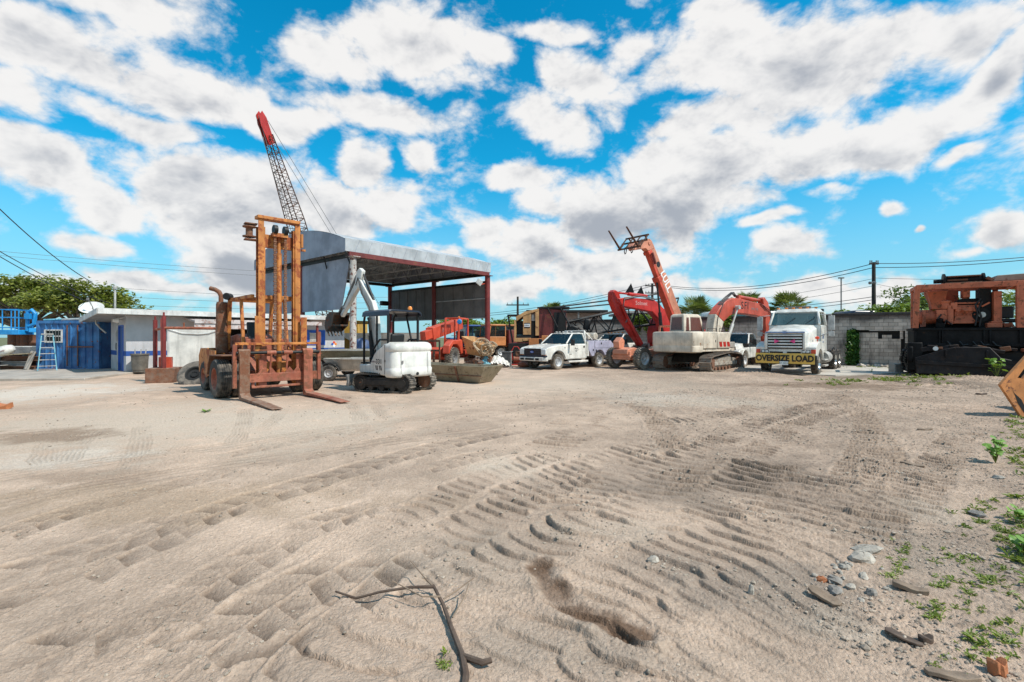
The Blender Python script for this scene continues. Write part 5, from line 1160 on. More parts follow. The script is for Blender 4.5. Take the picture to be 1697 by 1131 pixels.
# white box body on wheels and red rack
dV = 20.3; xv = X(318, dV)
t = thing('box_trailer', 'plain white box trailer with a rounded crease parked before the office', 'trailer', (xv, dV + .9, 0), .28)
b = MB(); b.bb((-1.15, -.9, .42), (.75, .95, 2.1)); b.build('box_body', M['bobwhite'], t, .05, seg=3)
b = MB(); b.tube([(-1.1, -.91, 2.02), (-.6, -.915, 1.86), (0, -.915, 1.82), (.4, -.915, 1.86), (.72, -.915, 1.98)], .025, 8); b.bb((-1.12, -.905, .44), (-1.05, -.898, 2.0)); b.build('trim', M['fascia'], t)
for s in (-1, 1): wheel(t, (-.2, s * .7, .32), .32, .22, .55, 'road', side=s)
b = MB(); b.bb((-1.1, -.7, .32), (.7, .75, .42)); b.build('chassis', M['black'], t)
c = G(273, 634)
t = thing('steel_rack', 'rust red post rack on a heavy steel box base', 'rack', (c.x, c.y, 0), R(18))
b = MB(); b.prism([(-.5, 0), (.36, 0), (.42, .2), (.42, .55), (-.5, .55)], 'xz', -.38, .6); b.build('base', M['rusty'], t, .02)
for xx, yy, z_ in ((-.42, .35, 2.35), (.05, -.25, 2.48)):
    b = MB(); b.cyl((xx, yy, .55), (xx, yy, z_), .075, 12); b.cyl((xx, yy, z_), (xx, yy, z_ + .14), .035, 8); b.build('post', M['postred'], t)
b = MB(); b.cyl((-.42, .35, 1.98), (.05, -.25, 2.03), .05, 10); b.cyl((.05, -.25, 2.04), (1.95, -.78, 2.02), .055, 10); b.cyl((.75, -.44, 2.08), (.75, -.44, 2.24), .03, 8); b.cyl((1.9, -.76, 0), (1.9, -.76, 2.2), .05, 10); b.build('rail', M['fork_r'], t)
b = MB(); b.cyl((-.12, .2, .56), (-.14, .25, 2.4), .075, 14); b.box((.0, .1, .75), (.4, .2, .4)); b.build('jack_cylinder', M['tel_r'], t)
M['tyre_worn'] = paint('worn_tyre_rubber', (.05, .045, .04), .85, dirt=.45, streak=0, sc=3, bmp=.3)
t = thing('spare_wheel', 'large worn truck wheel leaning flat against the forklift and white trailer', 'wheel', (G(316, 637).x, G(316, 637).y + .25, .3)); t.rotation_euler = (R(52), R(-4), R(12))
o = wheel(t, (0, 0, 0), .56, .3, .52, 'road', M['tyre_worn'], M['dark']); o.rotation_euler = (PI / 2, 0, 0)

# ================================================================ steel shed
A = Vector((-9.2, 27.95, 0)); B_ = Vector((-1.86, 36.65, 0)); E1 = (B_ - A).normalized(); E2 = Vector((-E1.y, E1.x, 0)); LX, LY = (B_ - A).length, 12.3
M['shed_w'] = paint('grey_shed_cladding', (.27, .285, .335), .6, dirt=0, streak=.25, sc=.8, rust=.04)
M['shed_l'] = paint('pale_grey_roof_sheet', (.42, .43, .44), .55, dirt=0, streak=.3, sc=.8)
M['shed_i'] = paint('dull_grey_wall_sheet', (.16, .155, .155), .7, dirt=0, streak=.3, sc=.9)
M['post_w'] = paint('flaking_white_red_post', (.5, .46, .42), .6, dirt=0, rust=.42, rustcol=(.14, .045, .03), sc=2.2)
t = thing('steel_shed', 'open tall steel shed with curved grey roof on dark red posts', 'shed', A, math.atan2(E1.y, E1.x))
EV, FT = 6.35, 7.35
def arch(y, base=FT - .05, rise=1.15): return base + rise * (1 - ((y - LY / 2) / (LY / 2)) ** 2)
NY = 20; ys = [LY * k / NY for k in range(NY + 1)]
b = MB()
for k in range(NY):
    for za in (0, .04): b.quad((-.5, ys[k], arch(ys[k]) + za), (LX + .3, ys[k], arch(ys[k]) + za), (LX + .3, ys[k + 1], arch(ys[k + 1]) + za), (-.5, ys[k + 1], arch(ys[k + 1]) + za))
b.build('roof', M['shed_l'], t, sharp=60)
b = MB()
for k in range(NY): b.quad((-.5, ys[k], EV + .25), (-.5, ys[k + 1], EV + .25), (-.5, ys[k + 1], arch(ys[k + 1]) + .02), (-.5, ys[k], arch(ys[k]) + .02))
b.build('gable', M['shed_w'], t); b = MB()
for k in range(NY): b.quad((LX + .3, ys[k], EV + .25), (LX + .3, ys[k + 1], EV + .25), (LX + .3, ys[k + 1], arch(ys[k + 1]) + .02), (LX + .3, ys[k], arch(ys[k]) + .02))
b.build('gable', M['shed_w'], t)
b = MB()
for y0 in (-.04, LY): b.bb((-.52, y0, EV + .28), (LX + .32, y0 + .04, FT + .02))
b.build('fascia', M['shed_l'], t)
for k in range(14):
    b = MB(); xx = .1 + k * (LX - .3) / 13; b.bar((xx, -.045, EV + .3), (xx + .3, -.045, FT), .015, .012, up=(0, 1, 0)); b.build('fascia_seam', M['shed_w'], t)
for nm, x, y, mt in (('post', 0, 0, 'post_w'), ('post', LX, 0, 'postred'), ('post', LX, LY / 2, 'postred'), ('post', LX, LY, 'postred'), ('post', 0, LY, 'postred'), ('post', 0, LY / 2, 'postred')):
    b = MB(); b.cyl((x, y, 0), (x, y, EV), .2 if mt == 'postred' else .19, 16); b.bb((x - .3, y - .3, EV - .02), (x + .3, y + .3, EV + .02)); b.build('post', M[mt], t)
b = MB(); b.bb((-.3, -.12, EV), (LX + .1, .08, EV + .27)); b.build('front_beam', M['maroon'], t)
b = MB(); b.bb((-.3, LY - .1, EV), (LX + .1, LY + .1, EV + .25)); b.bb((LX - .1, .1, EV), (LX + .1, LY - .1, EV + .22)); b.bb((-.1, .1, EV), (.1, LY - .1, EV + .22)); b.bb((LX - .08, .1, EV - 1.05 + .5), (LX + .08, LY - .1, EV - .5 + .12)); b.build('eave_beam', M['black'], t)
for k in range(6):
    b = MB(); xx = -.45 + k * (LX + .7) / 5; NP = 16
    for i in range(NP):
        y0, y1 = LY * i / NP, LY * (i + 1) / NP
        b.bar((xx, y0, arch(y0) - .06), (xx, y1, arch(y1) - .06), .08, .08); b.bar((xx, y0, EV + .32), (xx, y1, EV + .32), .08, .08)
        b.bar((xx, y0, (EV + .32) if i % 2 else arch(y0) - .06), (xx, y1, arch(y1) - .06 if i % 2 else EV + .32), .05, .05)
    b.build('roof_truss', M['shed_l'], t)
for j in range(9):
    b = MB(); y0 = LY * (j + .5) / 9; b.bar((-.45, y0, arch(y0) - .1), (LX + .25, y0, arch(y0) - .1), .06, .1); b.build('purlin', M['shed_l'], t)
# hung end wall towards the office (slanting front edge) and the far end wall
b = MB(); n = 24
pl = [(.25, EV - .02), (1.2, 3.35), (LY - .2, 3.3), (LY - .2, EV - .02)]
b.prism(pl, 'yz', -.06, .0)
b.build('end_wall', M['shed_w'], t)
b = MB(); zb = 3.15
for k in range(10):
    y0 = .3 + k * (LY - .5) / 10; b.bb((LX + .02, y0 + .03, zb), (LX + .06, y0 + (LY - .5) / 10 - .03, EV - .42)); b.bb((LX - .02, y0 - .03, zb - .02), (LX + .02, y0 + .03, EV - .42))
b.build('end_wall', M['shed_i'], t)
b = MB(); b.bb((LX - .06, .2, 4.6), (LX - .02, LY / 2 - .3, 4.68)); b.bb((LX - .06, .2, zb - .03), (LX + .0, LY, zb + .05)); b.build('wall_rail', M['shed_l'], t)
b = MB(); b.tube([(LX - .2, .1, EV - .6), (LX - .9, -.15, EV - .75)], .04, 8); b.build('lamp_bracket', M['tel_r'], t)
b = MB(); b.box((LX - 1.1, -.2, EV - .6), (.5, .1, .4), (.3, .5, 0)); b.build('floodlight', M['fascia'], t, .02)
b = MB(); b.box((LX - .9, LY - .4, EV - 1.6), (.7, .4, .4)); b.build('speaker_box', M['black'], t, .02)
b = MB(); b.bar((-.5, 2.4, EV + .2), (.0, 2.9, EV - .5), .06, .06); b.bar((-.5, .05, EV + .25), (.02, .05, EV - .75), .06, .06); b.build('brace', M['black'], t)

# ================================================================ lattice crane behind
def lattice(b, p, q, w0, w1, n, r=.05, rc=.035, side=None):
    """four chords and zigzag lacing from p to q"""
    p, q = Vector(p), Vector(q); d = (q - p).normalized(); s = Vector(side or (0, 0, 1)); x = d.cross(s).normalized(); y = x.cross(d)
    def cn(f, i): w = w0 + (w1 - w0) * f; a, c = ((-1, -1), (1, -1), (1, 1), (-1, 1))[i]; return p.lerp(q, f) + x * a * w / 2 + y * c * w / 2
    for i in range(4): b.tube([cn(0, i), cn(1, i)], r, 6)
    for k in range(n):
        f0, f1 = k / n, (k + 1) / n
        for i in range(4):
            j = (i + 1) % 4
            if k % 2: b.tube([cn(f0, i), cn(f1, j)], rc, 4, cap=False)
            else: b.tube([cn(f0, j), cn(f1, i)], rc, 4, cap=False)
            if k % 4 == 0: b.tube([cn(f0, i), cn(f0, j)], rc, 4, cap=False)
dK = 40.0; tip = Vector((X(444, dK - 2), dK - 2, Z(224, dK - 2))); foot = Vector((X(548, dK + 8), dK + 8, 2.2))
t = thing('crawler_crane', 'lattice boom crane with red boom tip rising behind the shed', 'crane', (foot.x, foot.y, 0)); o = -Vector((foot.x, foot.y, 0))
dr = (tip - foot).normalized()
b = MB(); lattice(b, foot + o, foot + o + (tip - foot) * .62, 1.1, 1.1, 26, .05, .028); b.build('boom', M['blk_r'], t)
b = MB(); lattice(b, foot + o + (tip - foot) * .62, tip + o, 1.1, .5, 20, .045, .025); b.build('boom_top', M['blk_r'], t)
b = MB(); tt = tip + o; sd = dr.cross(Vector((0, 0, 1))).normalized(); up = sd.cross(dr)
for k in (-.16, .11):
    c = tt + sd * k
    b.add([c - up * .45 - dr * .7, c + up * .35 - dr * .7, c + up * .3 + dr * 1.2, c + dr * 1.75, c - up * .55 + dr * 1.55, c - up * .75 + dr * .9] + [c + sd * .05 + v for v in (-up * .38 - dr * .1, up * .3 - dr * .1, up * .25 + dr * 1.0, dr * 1.35, -up * .45 + dr * 1.2, -up * .6 + dr * .75)], [(0, 1, 2, 3, 4, 5), (11, 10, 9, 8, 7, 6)] + [(i, (i + 1) % 6, (i + 1) % 6 + 6, i + 6) for i in range(6)])
b.bar(tt - dr * .1, tt + dr * .9, .3, .3, up=up); b.build('boom_head', M['redm'], t)
for k in (-.06, .06):
    b = MB(); c = tt + dr * .95 - up * .25 + sd * k; b.cyl(c - sd * .04, c + sd * .04, .3, 18); b.build('sheave', M['redm'], t)
b = MB(); back = foot + o + Vector((4.2, 2.0, 2.6))
for k in (-.25, .25): b.tube([tt + dr * 1.0 + sd * k + up * .2, back + sd * k], .02, 5); 
b.build('pendant_rope', M['grey_p'], t)
b = MB(); 
for k in (-.1, .1): b.tube([tt + dr * 1.5 - up * .6 + sd * k, foot + o - up * 1.2 + sd * k + dr * 3], .025, 5)
b.build('hoist_rope', M['grey_p'], t)
b = MB(); b.bb((-1.5, -1.4, 1.3), (3.2, 1.6, 3.3)); b.build('house', M['yel'], t, .05)
b = MB(); b.bb((-2.2, -2.2, .1), (3.5, -1.3, 1.1)); b.build('track', M['black'], t, .2)
b = MB(); b.bb((-2.2, 1.3, .1), (3.5, 2.2, 1.1)); b.build('track', M['black'], t, .2)
b = MB(); b.bb((-1.2, -1.3, .4), (2.5, 1.3, 1.3)); b.build('carbody', M['black'], t)
# ================================================================ pickup trucks
def arc(cx, cz, r, a0, a1, n=10): return [(cx + r * math.cos(R(a0 + (a1 - a0) * k / n)), cz + r * math.sin(R(a0 + (a1 - a0) * k / n))) for k in range(n + 1)]
def seats(t, xs, y, z=.95):
    for yy in (-y, y):
        b = MB(); b.box((xs, yy, z), (.5, .5, .16)); b.box((xs - .28, yy, z + .35), (.16, .48, .6), (0, -.15, 0)); b.box((xs - .34, yy, z + .76), (.1, .26, .18)); b.build('seat', M['grey_p'], t, .03)
def pickup(loc, yaw, name, label, kind, group=None):
    t = thing(name, label, 'truck', loc, R(yaw), group)
    Wt = M['white']; wb = 3.45; wr = .41
    rnd = kind == 'round'
    for xx in (0, -wb):
        for s in (-1, 1): wheel(t, (xx, s * .86, wr), wr, .27, .6, 'block', M['tyre_dusty'] if s > 0 else M['tyre'], M['rim_w'], side=s, lugs=40)
    # front clip + cab lower body
    b = MB()
    hood = [(.93, .62), (.95, 1.02), (.86, 1.14), (.3, 1.25), (-.72, 1.33)] if not rnd else [(.95, .6), (.98, .86), (.85, 1.0), (.3, 1.06), (-.72, 1.12)]
    side = [(-2.3, hood[-1][1]), (-2.34, 1.0), (-2.32, .52), (-.62, .5)] + arc(0, .44, .53, 170, 10) + [(.75, .5)]
    b.prism(hood + side, 'xz', -.98, .98); b.build('body', Wt, t, .05, seg=3)
    b = MB(); b.bb((-2.2, -.7, .38), (.8, .7, .62)); b.bb((-.6, -.62, .5), (.6, .62, .95)); b.build('underbody', M['dark'], t)
    if rnd:
        b = MB(); rings = []
        for xx, z0_, w in ((.96, 1.0, .36), (.9, 1.16, .42), (.4, 1.3, .5), (-.74, 1.36, .62)): rings.append([(xx, -w - .12, .98), (xx, -w, z0_ - .03), (xx, -w * .5, z0_), (xx, w * .5, z0_), (xx, w, z0_ - .03), (xx, w + .12, .98)])
        b.loft(rings); b.build('hood', Wt, t, .02)
    else:
        b = MB()
        for s in (-1, 1): b.bar((.8, s * .42, 1.165), (-.68, s * .5, 1.335), .05, .03)
        b.build('hood_crease', Wt, t, .01)
    zb = 1.33
    gl = [[(-.66, -.93, zb), (-2.28, -.93, zb), (-2.28, .93, zb), (-.66, .93, zb)], [(-1.34, -.76, 1.88), (-2.16, -.78, 1.9), (-2.16, .78, 1.9), (-1.34, .76, 1.88)], [(-1.5, -.66, 1.945), (-2.05, -.68, 1.95), (-2.05, .68, 1.95), (-1.5, .66, 1.945)]]
    # roof and pillars, open for the glass
    b = MB(); b.loft([gl[1], gl[2]], smooth=False)
    for s in (0, 1, 2, 3):
        p, q = Vector(gl[0][s]), Vector(gl[1][s]); b.bar(p, q, .075, .075)
    b.bar((-2.24, -.93, zb), (-2.24, .93, zb), .06, .08); b.bar(gl[1][0], gl[1][1], .05, .05); b.bar(gl[1][2], gl[1][3], .05, .05)
    b.build('cab_roof', Wt, t, .025)
    def pane(nm, mt, *q):
        b = MB(); b.quad(*q); return b.build(nm, M[mt], t)
    pane('windshield', 'glass', (-.67, -.88, zb + .01), (-.67, .88, zb + .01), (-1.33, .72, 1.87), (-1.33, -.72, 1.87))
    for s in (-1, 1): pane('side_window', 'glass', (-.78, s * .925, zb + .01), (-2.2, s * .925, zb + .01), (-2.1, s * .79, 1.86), (-1.38, s * .77, 1.86))
    pane('rear_window', 'glass', (-2.27, -.85, zb + .03), (-2.27, .85, zb + .03), (-2.17, .7, 1.86), (-2.17, -.7, 1.86))
    seats(t, -1.45, .45, 1.0)
    b = MB(); b.bb((-.95, -.85, 1.1), (-.68, .85, 1.3)); b.lathe([(.16, -.012), (.175, 0), (.16, .012), (.145, 0), (.16, -.012)], 18, (-1.05, .42, 1.32), 'x'); b.build('dashboard', M['blackp'], t)
    if not rnd:
        b = MB(); b.bb((.94, -.62, .74), (.975, .62, 1.1)); g = b.build('grille', M['blackp'], t, .015)
        b = MB()
        for k in range(3): b.bb((.972, -.58, .79 + k * .1), (.985, .58, .825 + k * .1))
        b.bb((.97, -.63, 1.075), (.988, .63, 1.105)); b.build('grille_bar', M['navy'], g)
        b = MB(); b.lathe([(.001, 0), (.13, 0), (.13, .012), (.001, .016)], 24, (0, 0, 0), 'x'); e = b.build('badge', M['blue_b'], t, loc=(.985, 0, .925)); e.scale = (1, 1, .45)
        text('Ford', .09, M['txtw'], t, (1.003, 0, .925), F_PX, shear=.25, extrude=.002)
        for s in (-1, 1):
            b = MB(); b.bb((.9, s * .64, .78), (.968, s * .965, 1.08)); b.build('headlight', M['lamp'], t, .03)
            b = MB(); b.bb((.88, s * .66, .74), (.96, s * .97, .785)); b.build('turn_signal', M['amber'], t)
        b = MB(); b.bb((.86, -1.0, .66), (1.02, 1.0, .76)); b.build('bumper_trim', M['navy'], t, .02)
        b = MB(); b.prism([(.8, -1.0), (.95, -1.0), (1.08, -.85), (1.1, 0), (1.08, .85), (.95, 1.0), (.8, 1.0)], 'xy', .45, .66); b.build('bumper', M['bobwhite'], t, .03)
        b = MB()
        for y0, y1 in ((-.78, -.5), (-.4, .25), (.35, .6)): b.bb((1.085, y0, .5), (1.105, y1, .6))
        b.build('bumper_slot', M['dark'], t)
    else:
        b = MB(); b.bb((.97, -.4, .7), (1.0, .4, 1.0)); b.build('grille', M['blackp'], t, .02)
        for s in (-1, 1):
            b = MB(); b.bb((.92, s * .5, .72), (.985, s * .92, .95)); b.build('headlight', M['lamp'], t, .03)
        b = MB(); b.bb((.85, -.98, .42), (1.1, .98, .62)); b.build('bumper', M['chrome'], t, .03)
    for s in (-1, 1):
        b = MB(); b.bar((-.82, s * .95, 1.38), (-.86, s * 1.14, 1.4), .05, .04); b.box((-.88, s * 1.2, 1.42), (.12, .2, .34)); b.build('mirror', M['blackp'], t, .03)
        b = MB()
        for x_ in (-.86, -2.2): b.bb((x_ - .006, s * .978, .55), (x_ + .006, s * .984, 1.3))
        b.bb((-2.2, s * .978, .545), (-.86, s * .984, .555)); d = b.build('door_seam', M['grey_p'], t)
        b = MB(); b.bb((-2.13, s * .98, 1.12), (-2.02, s * 1.0, 1.22)); b.build('door_handle', M['blackp'], t, .008)
        b = MB(); b.tube([(.0 + .56 * math.cos(R(a)), s * .985, .44 + .56 * math.sin(R(a))) for a in range(8, 173, 12)], .02, 6); b.build('wheel_arch', M['grey_p'] if not rnd else Wt, t)
    b = MB()
    for k in range(5): b.box((-1.5 + .05 * (k in (1, 2, 3)), -.55 + .275 * k, 1.985), (.07, .1, .055))
    b.build('roof_light', M['amber'] if kind == 'plain' else M['fascia'], t, .01)
    if kind == 'service':
        b = MB()
        for s in (-1, 1):
            pr = [(-2.42, 1.5), (-4.55, 1.5), (-5.0, 1.15), (-5.0, .66)] + arc(-wb, .46, .52, 23, 157)[::1][::-1][::1] + [(-2.62, .66), (-2.42, .95)]
            pr = [(-2.45, 1.5), (-4.5, 1.5), (-4.95, 1.1), (-4.95, .64)] + arc(-wb, .46, .52, 160, 20) + [(-2.75, .62), (-2.45, 1.0)]
            b = MB(); b.prism(pr, 'xz', s * .58, s * 1.0); bx = b.build('service_body', M['lav'], t, .02)
            b = MB(); y = s * 1.003
            for x0, x1, z0_, z1_ in ((-4.35, -3.02, 1.08, 1.09), (-3.02, -3.01, 1.09, 1.48), (-2.98, -2.97, .66, 1.48)): b.bb((x0, y - .003, z0_), (x1, y + .003, z1_))
            for hx, hz in ((-3.6, 1.34), (-2.86, .98), (-3.12, .95), (-4.5, .98)): b.bb((hx - .04, y - .004, hz - .05), (hx + .04, y + .012, hz + .05))
            b.build('latch', M['txt'], bx)
        b = MB(); b.bb((-4.95, -.58, .64), (-2.45, .58, .74)); b.bb((-2.5, -.98, .64), (-2.38, .98, 1.45)); b.bb((-5.05, -.98, .5), (-4.95, .98, .66)); b.build('bed', M['white'], t, .01)
        b = MB(); z_ = 1.78
        for s in (-1, 1):
            b.bar((-3.1, s * .9, 1.56), (-4.4, s * .9, 1.56), .05, .04)
            for k in range(5): b.bb((-3.15 - k * .3, s * .9 - .02, 1.5), (-3.11 - k * .3, s * .9 + .02, 1.56))
        b.build('rack_rail', M['fascia'], t)
        b = MB()
        for s in (-1, 1): b.bar((-2.42, s * .8, 1.4), (-2.42, s * .7, 2.05), .07, .07); b.bar((-2.42, s * .7, 2.05), (-2.9, s * .9, 1.55), .05, .05)
        b.bar((-2.42, -.72, 2.05), (-2.42, .72, 2.05), .07, .07); b.build('headache_rack', M['white'], t, .01)
        for k, (xx, yy) in enumerate(((-2.75, .55), (-3.12, .78))):
            b = MB(); b.cyl((xx, yy - .28, 1.75), (xx, yy + .2, 1.75), .2, 20); b.build('air_tank', M['drumt'], t, .03)
        b = MB(); b.bb((-2.35, -.98, .5), (-.75, -.9, .3)); b.bb((-2.3, .96, .34), (-.7, 1.1, .44)); b.build('running_board', M['bobwhite'], t, .02)
        b = MB(); b.prism([(-1.62, 1.02), (-1.5, 1.1), (-1.42, 1.06), (-1.36, 1.14), (-1.26, 1.04), (-1.36, 1.09), (-1.42, 1.03), (-1.5, 1.07)], 'xz', .981, .986)
        b.bb((-1.6, .981, .985), (-1.3, .985, 1.0)); b.build('door_logo', M['txt'], t)
        text('SFI', .1, M['txt'], t, (-1.42, .983, .93), F_PY); text('F350', .06, M['txt'], t, (-.5, .983, 1.13), F_PY); text('POWER', .05, M['txt'], t, (-.95, .983, .78), F_PY)
    else:
        b = MB(); pr = [(-2.42, 1.32), (-5.3, 1.32), (-5.35, .62), (-4.05, .55)] + arc(-wb, .46, .54, 10, 170) + [(-2.42, .55)]
        b.prism(pr, 'xz', -.97, .97); b.build('bed', Wt, t, .04)
    return t
M['drumt'] = flat('beige_tank_paint', (.5, .44, .36), .45)
pickup((1.78, 26.0, 0), 222.1, 'service_truck', 'white pickup with lavender service body, black grille and oval blue badge', 'service')
pickup((5.6, 30.3, 0), 222, 'pickup_truck', 'white pickup with amber roof lights half hidden behind the service truck', 'plain')
pickup((12.35, 27.7, 0), 227, 'pickup_truck', 'white pickup with rounded hood between the cream excavator and the banner truck', 'round')

# ================================================================ oversize load truck
def tractor():
    t = thing('truck_tractor', 'white conventional truck tractor facing forward with pink ribbons tied in its grille', 'truck', (12.95, 22.45, 0), R(228.65))
    Wt = M['white']
    for s in (-1, 1): wheel(t, (0, s * 1.02, .52), .52, .3, .58, 'road', M['tyre'], M['chrome'], side=s)
    for xx in (-4.35, -5.65):
        for s in (-1, 1):
            for yy in (.74, 1.07): wheel(t, (xx, s * yy, .52), .52, .28, .58, 'block', M['tyre'], M['chrome'], side=s, lugs=36)
    b = MB()
    for s in (-1, 1): b.bb((-6.3, s * .38, .72), (.9, s * .48, 1.0))
    b.bb((-5.2, -.4, .75), (-4.8, .4, .98)); b.bb((-5.6, -.5, 1.0), (-4.5, .5, 1.12)); b.cyl((0, -.9, .52), (0, .9, .52), .09, 10); b.cyl((-4.35, -.9, .52), (-4.35, .9, .52), .12, 10); b.cyl((-5.65, -.9, .52), (-5.65, .9, .52), .12, 10); b.bb((-.6, -.5, .6), (.8, .5, 1.2)); b.build('chassis', M['black'], t)
    # hood: loft from grille back to the cowl
    b = MB(); rings = []
    def ring(x, w, zt, zl, ws): return [(x, -ws, zl), (x, -w, zl + .12), (x, -w + .04, zt - .16), (x, -w + .2, zt - .02), (x, 0, zt + .02), (x, w - .2, zt - .02), (x, w - .04, zt - .16), (x, w, zl + .12), (x, ws, zl)]
    b.loft([ring(1.08, .80, 1.93, 1.12, .82), ring(1.0, .88, 2.02, 1.12, .9), (ring(.2, .93, 2.14, 1.12, .96)), ring(-.75, .99, 2.28, 1.12, 1.02)]); b.build('hood', Wt, t, .02, sharp=50)
    b = MB(); b.prism([(.985, .84), (1.08, .9), (1.08, 1.25), (.95, 1.36), (.3, 1.5), (-.5, 1.5), (-.72, 1.2), (-.72, .82), (-.66, .7)] + arc(0, .52, .66, 165, 15), 'xz', -1.2, 1.2); b.build('fender', Wt, t, .10, seg=3)
    b = MB(); b.bb((1.07, -.72, 1.18), (1.1, .72, 1.84)); g = b.build('grille', M['dark'], t)
    for k in range(5):
        b = MB(); b.box((1.12, 0, 1.26 + k * .13), (.05, 1.36, .062), (0, -.3, 0)); b.build('grille_bar', Wt, g, .008)
    b = MB()
    for s in (-1, 1): b.bb((1.06, s * .7, 1.14), (1.15, s * .8, 1.9))
    b.bb((1.06, -.8, 1.86), (1.15, .8, 1.95)); b.build('grille_surround', Wt, t, .03)
    b = MB(); b.bb((1.145, -.78, 1.885), (1.16, .78, 1.945)); b.build('hood_trim', M['steelblue'], t, .005)
    b = MB(); b.lathe([(.001, 0), (.1, 0), (.1, .012), (.001, .016)], 20, (0, 0, 0), 'x'); o = b.build('badge', M['steelblue'], t, loc=(1.16, 0, 1.915)); o.scale = (1, 1.25, .55)
    text('STERLING', .05, M['txt'], t, (1.168, 0, 1.995), F_PX)
    for s in (-1, 1):
        b = MB(); b.prism([(0, .0), (.16, .07), (.16, -.08)], 'yz', 1.155, 1.175); o = b.build('ribbon', M['pink'], t, loc=(0, s * .2, 1.52)); o.scale = (1, s * 1.3, 1.2)
        b = MB(); b.bb((1.075, s * .66, .98), (1.1, s * .98, 1.13)); h = b.build('headlight', M['blackp'], t, .01)
        for k in (.74, .89):
            b = MB(); b.box((1.105, s * k, 1.055), (.02, .12, .1)); b.build('lens', M['lamp'], h, .01)
        b = MB(); b.bb((1.0, s * 1.0, .97), (1.095, s * 1.19, 1.16)); b.build('turn_signal', M['redl'], t, .02)
        b = MB(); b.cyl((.1, s * 1.08, 1.5), (.1, s * 1.08, 1.62), .02, 6); b.lathe([(.001, 0), (.08, .02), (.09, .1), (.001, .14)], 12, (.1, s * 1.08, 1.6)); b.build('fender_lamp', M['redl'], t)
    b = MB(); b.bb((1.072, -.62, .98), (1.085, -.08, 1.05)); b.bb((1.072, .08, .98), (1.085, .62, 1.05)); b.build('lower_vent', M['dark'], t)
    b = MB(); b.prism([(.85, -1.22), (1.1, -1.22), (1.2, -1.0), (1.22, 0), (1.2, 1.0), (1.1, 1.22), (.85, 1.22)], 'xy', .52, .9); b.build('bumper', M['black'], t, .02)
    # cab
    b = MB(); zb = 2.26
    b.prism([(-.7, .95), (-.72, zb), (-2.35, zb), (-2.4, .95)], 'xz', -1.08, 1.08); b.build('cab', Wt, t, .04)
    g0 = [(-.72, -1.05, zb), (-2.35, -1.05, zb), (-2.35, 1.05, zb), (-.72, 1.05, zb)]; g1 = [(-1.02, -.93, 2.9), (-2.3, -.95, 2.92), (-2.3, .95, 2.92), (-1.02, .93, 2.9)]; g2 = [(-1.2, -.8, 3.06), (-2.2, -.85, 3.08), (-2.2, .85, 3.08), (-1.2, .8, 3.06)]
    b = MB(); b.loft([g1, g2], smooth=False)
    for k in range(4): b.bar(g0[k], g1[k], .1, .1)
    b.bar(g1[0], g1[3], .07, .07); b.bar(g1[0], g1[1], .07, .07); b.bar(g1[2], g1[3], .07, .07); b.bb((-2.36, -1.05, zb), (-2.28, 1.05, 2.9)); b.build('cab_roof', Wt, t, .03)
    def pane(nm, mt, *q):
        b = MB(); b.quad(*q); return b.build(nm, M[mt], t)
    pane('windshield', 'glass_l', (-.73, -1.0, zb + .02), (-.73, 1.0, zb + .02), (-1.01, .9, 2.88), (-1.01, -.9, 2.88))
    for s in (-1, 1): pane('side_window', 'glass', (-.85, s * 1.045, zb + .02), (-1.95, s * 1.045, zb + .02), (-1.9, s * .95, 2.86), (-1.12, s * .945, 2.86))
    b = MB()
    for y0 in (-.35, .45): b.bar((-.745, y0, zb + .04), (-.86, y0 + .38, zb + .36), .02, .02)
    b.build('wiper', M['blackp'], t)
    seats(t, -1.7, .5, 1.9); b = MB(); b.bb((-1.1, -1.0, 1.9), (-.78, 1.0, zb)); b.lathe([(.2, -.012), (.215, 0), (.2, .012), (.185, 0), (.2, -.012)], 18, (-1.2, .5, 2.3), 'x'); b.build('dashboard', M['grey_p'], t)
    for k, yy in enumerate((-.8, -.45, -.15, .15, .45, .8)):
        b = MB(); b.box((-1.35, yy, 3.1), (.14, .12, .07)); b.build('roof_light', M['amber'], t, .015)
    b = MB(); b.bb((-1.75, -.55, 3.1), (-1.55, .55, 3.2)); b.build('light_bar', M['grey_p'], t, .02)
    for s in (-1, 1):
        b = MB(); b.tube([(-.85, s * 1.05, 2.75), (-.75, s * 1.5, 2.72), (-.75, s * 1.5, 1.95), (-.85, s * 1.07, 1.75)], .022, 6); b.box((-.8, s * 1.5, 2.36), (.12, .24, .66)); b.box((-.78, s * 1.5, 1.86), (.1, .22, .22)); b.build('mirror', M['mirrorb'], t, .02)
        b = MB(); b.cyl((-2.5, s * .95, .9), (-2.5, s * .95, 2.5), .06, 10); b.build('grab_tube', M['fascia'], t)
        b = MB(); b.cyl((-2.0, s * .95, .72), (-3.1, s * .95, .72), .28, 18); b.build('fuel_tank', M['alu'], t, .01)
        b = MB(); b.bb((-2.1, s * 1.0, .32), (-1.2, s * 1.2, .4)); b.bb((-2.1, s * 1.0, .6), (-1.2, s * 1.2, .66)); b.build('step', M['alu'], t, .01)
        b = MB(); b.bb((-1.98, s * 1.083, 1.05), (-.8, s * 1.088, 1.06)); b.bb((-.81, s * 1.083, 1.06), (-.8, s * 1.088, 2.24)); b.bb((-1.98, s * 1.083, 1.06), (-1.97, s * 1.088, 2.24)); b.bb((-1.9, s * 1.083, 1.8), (-1.75, s * 1.1, 1.85)); b.build('door_seam', M['grey_p'], t)
        b = MB(); b.tube([(xx + .64 * math.cos(R(a)), s * 1.08, .52 + .64 * math.sin(R(a))) for xx in (-4.35,) for a in range(60, 121, 10)], .03, 6); b.build('mud_flap', M['black'], t)
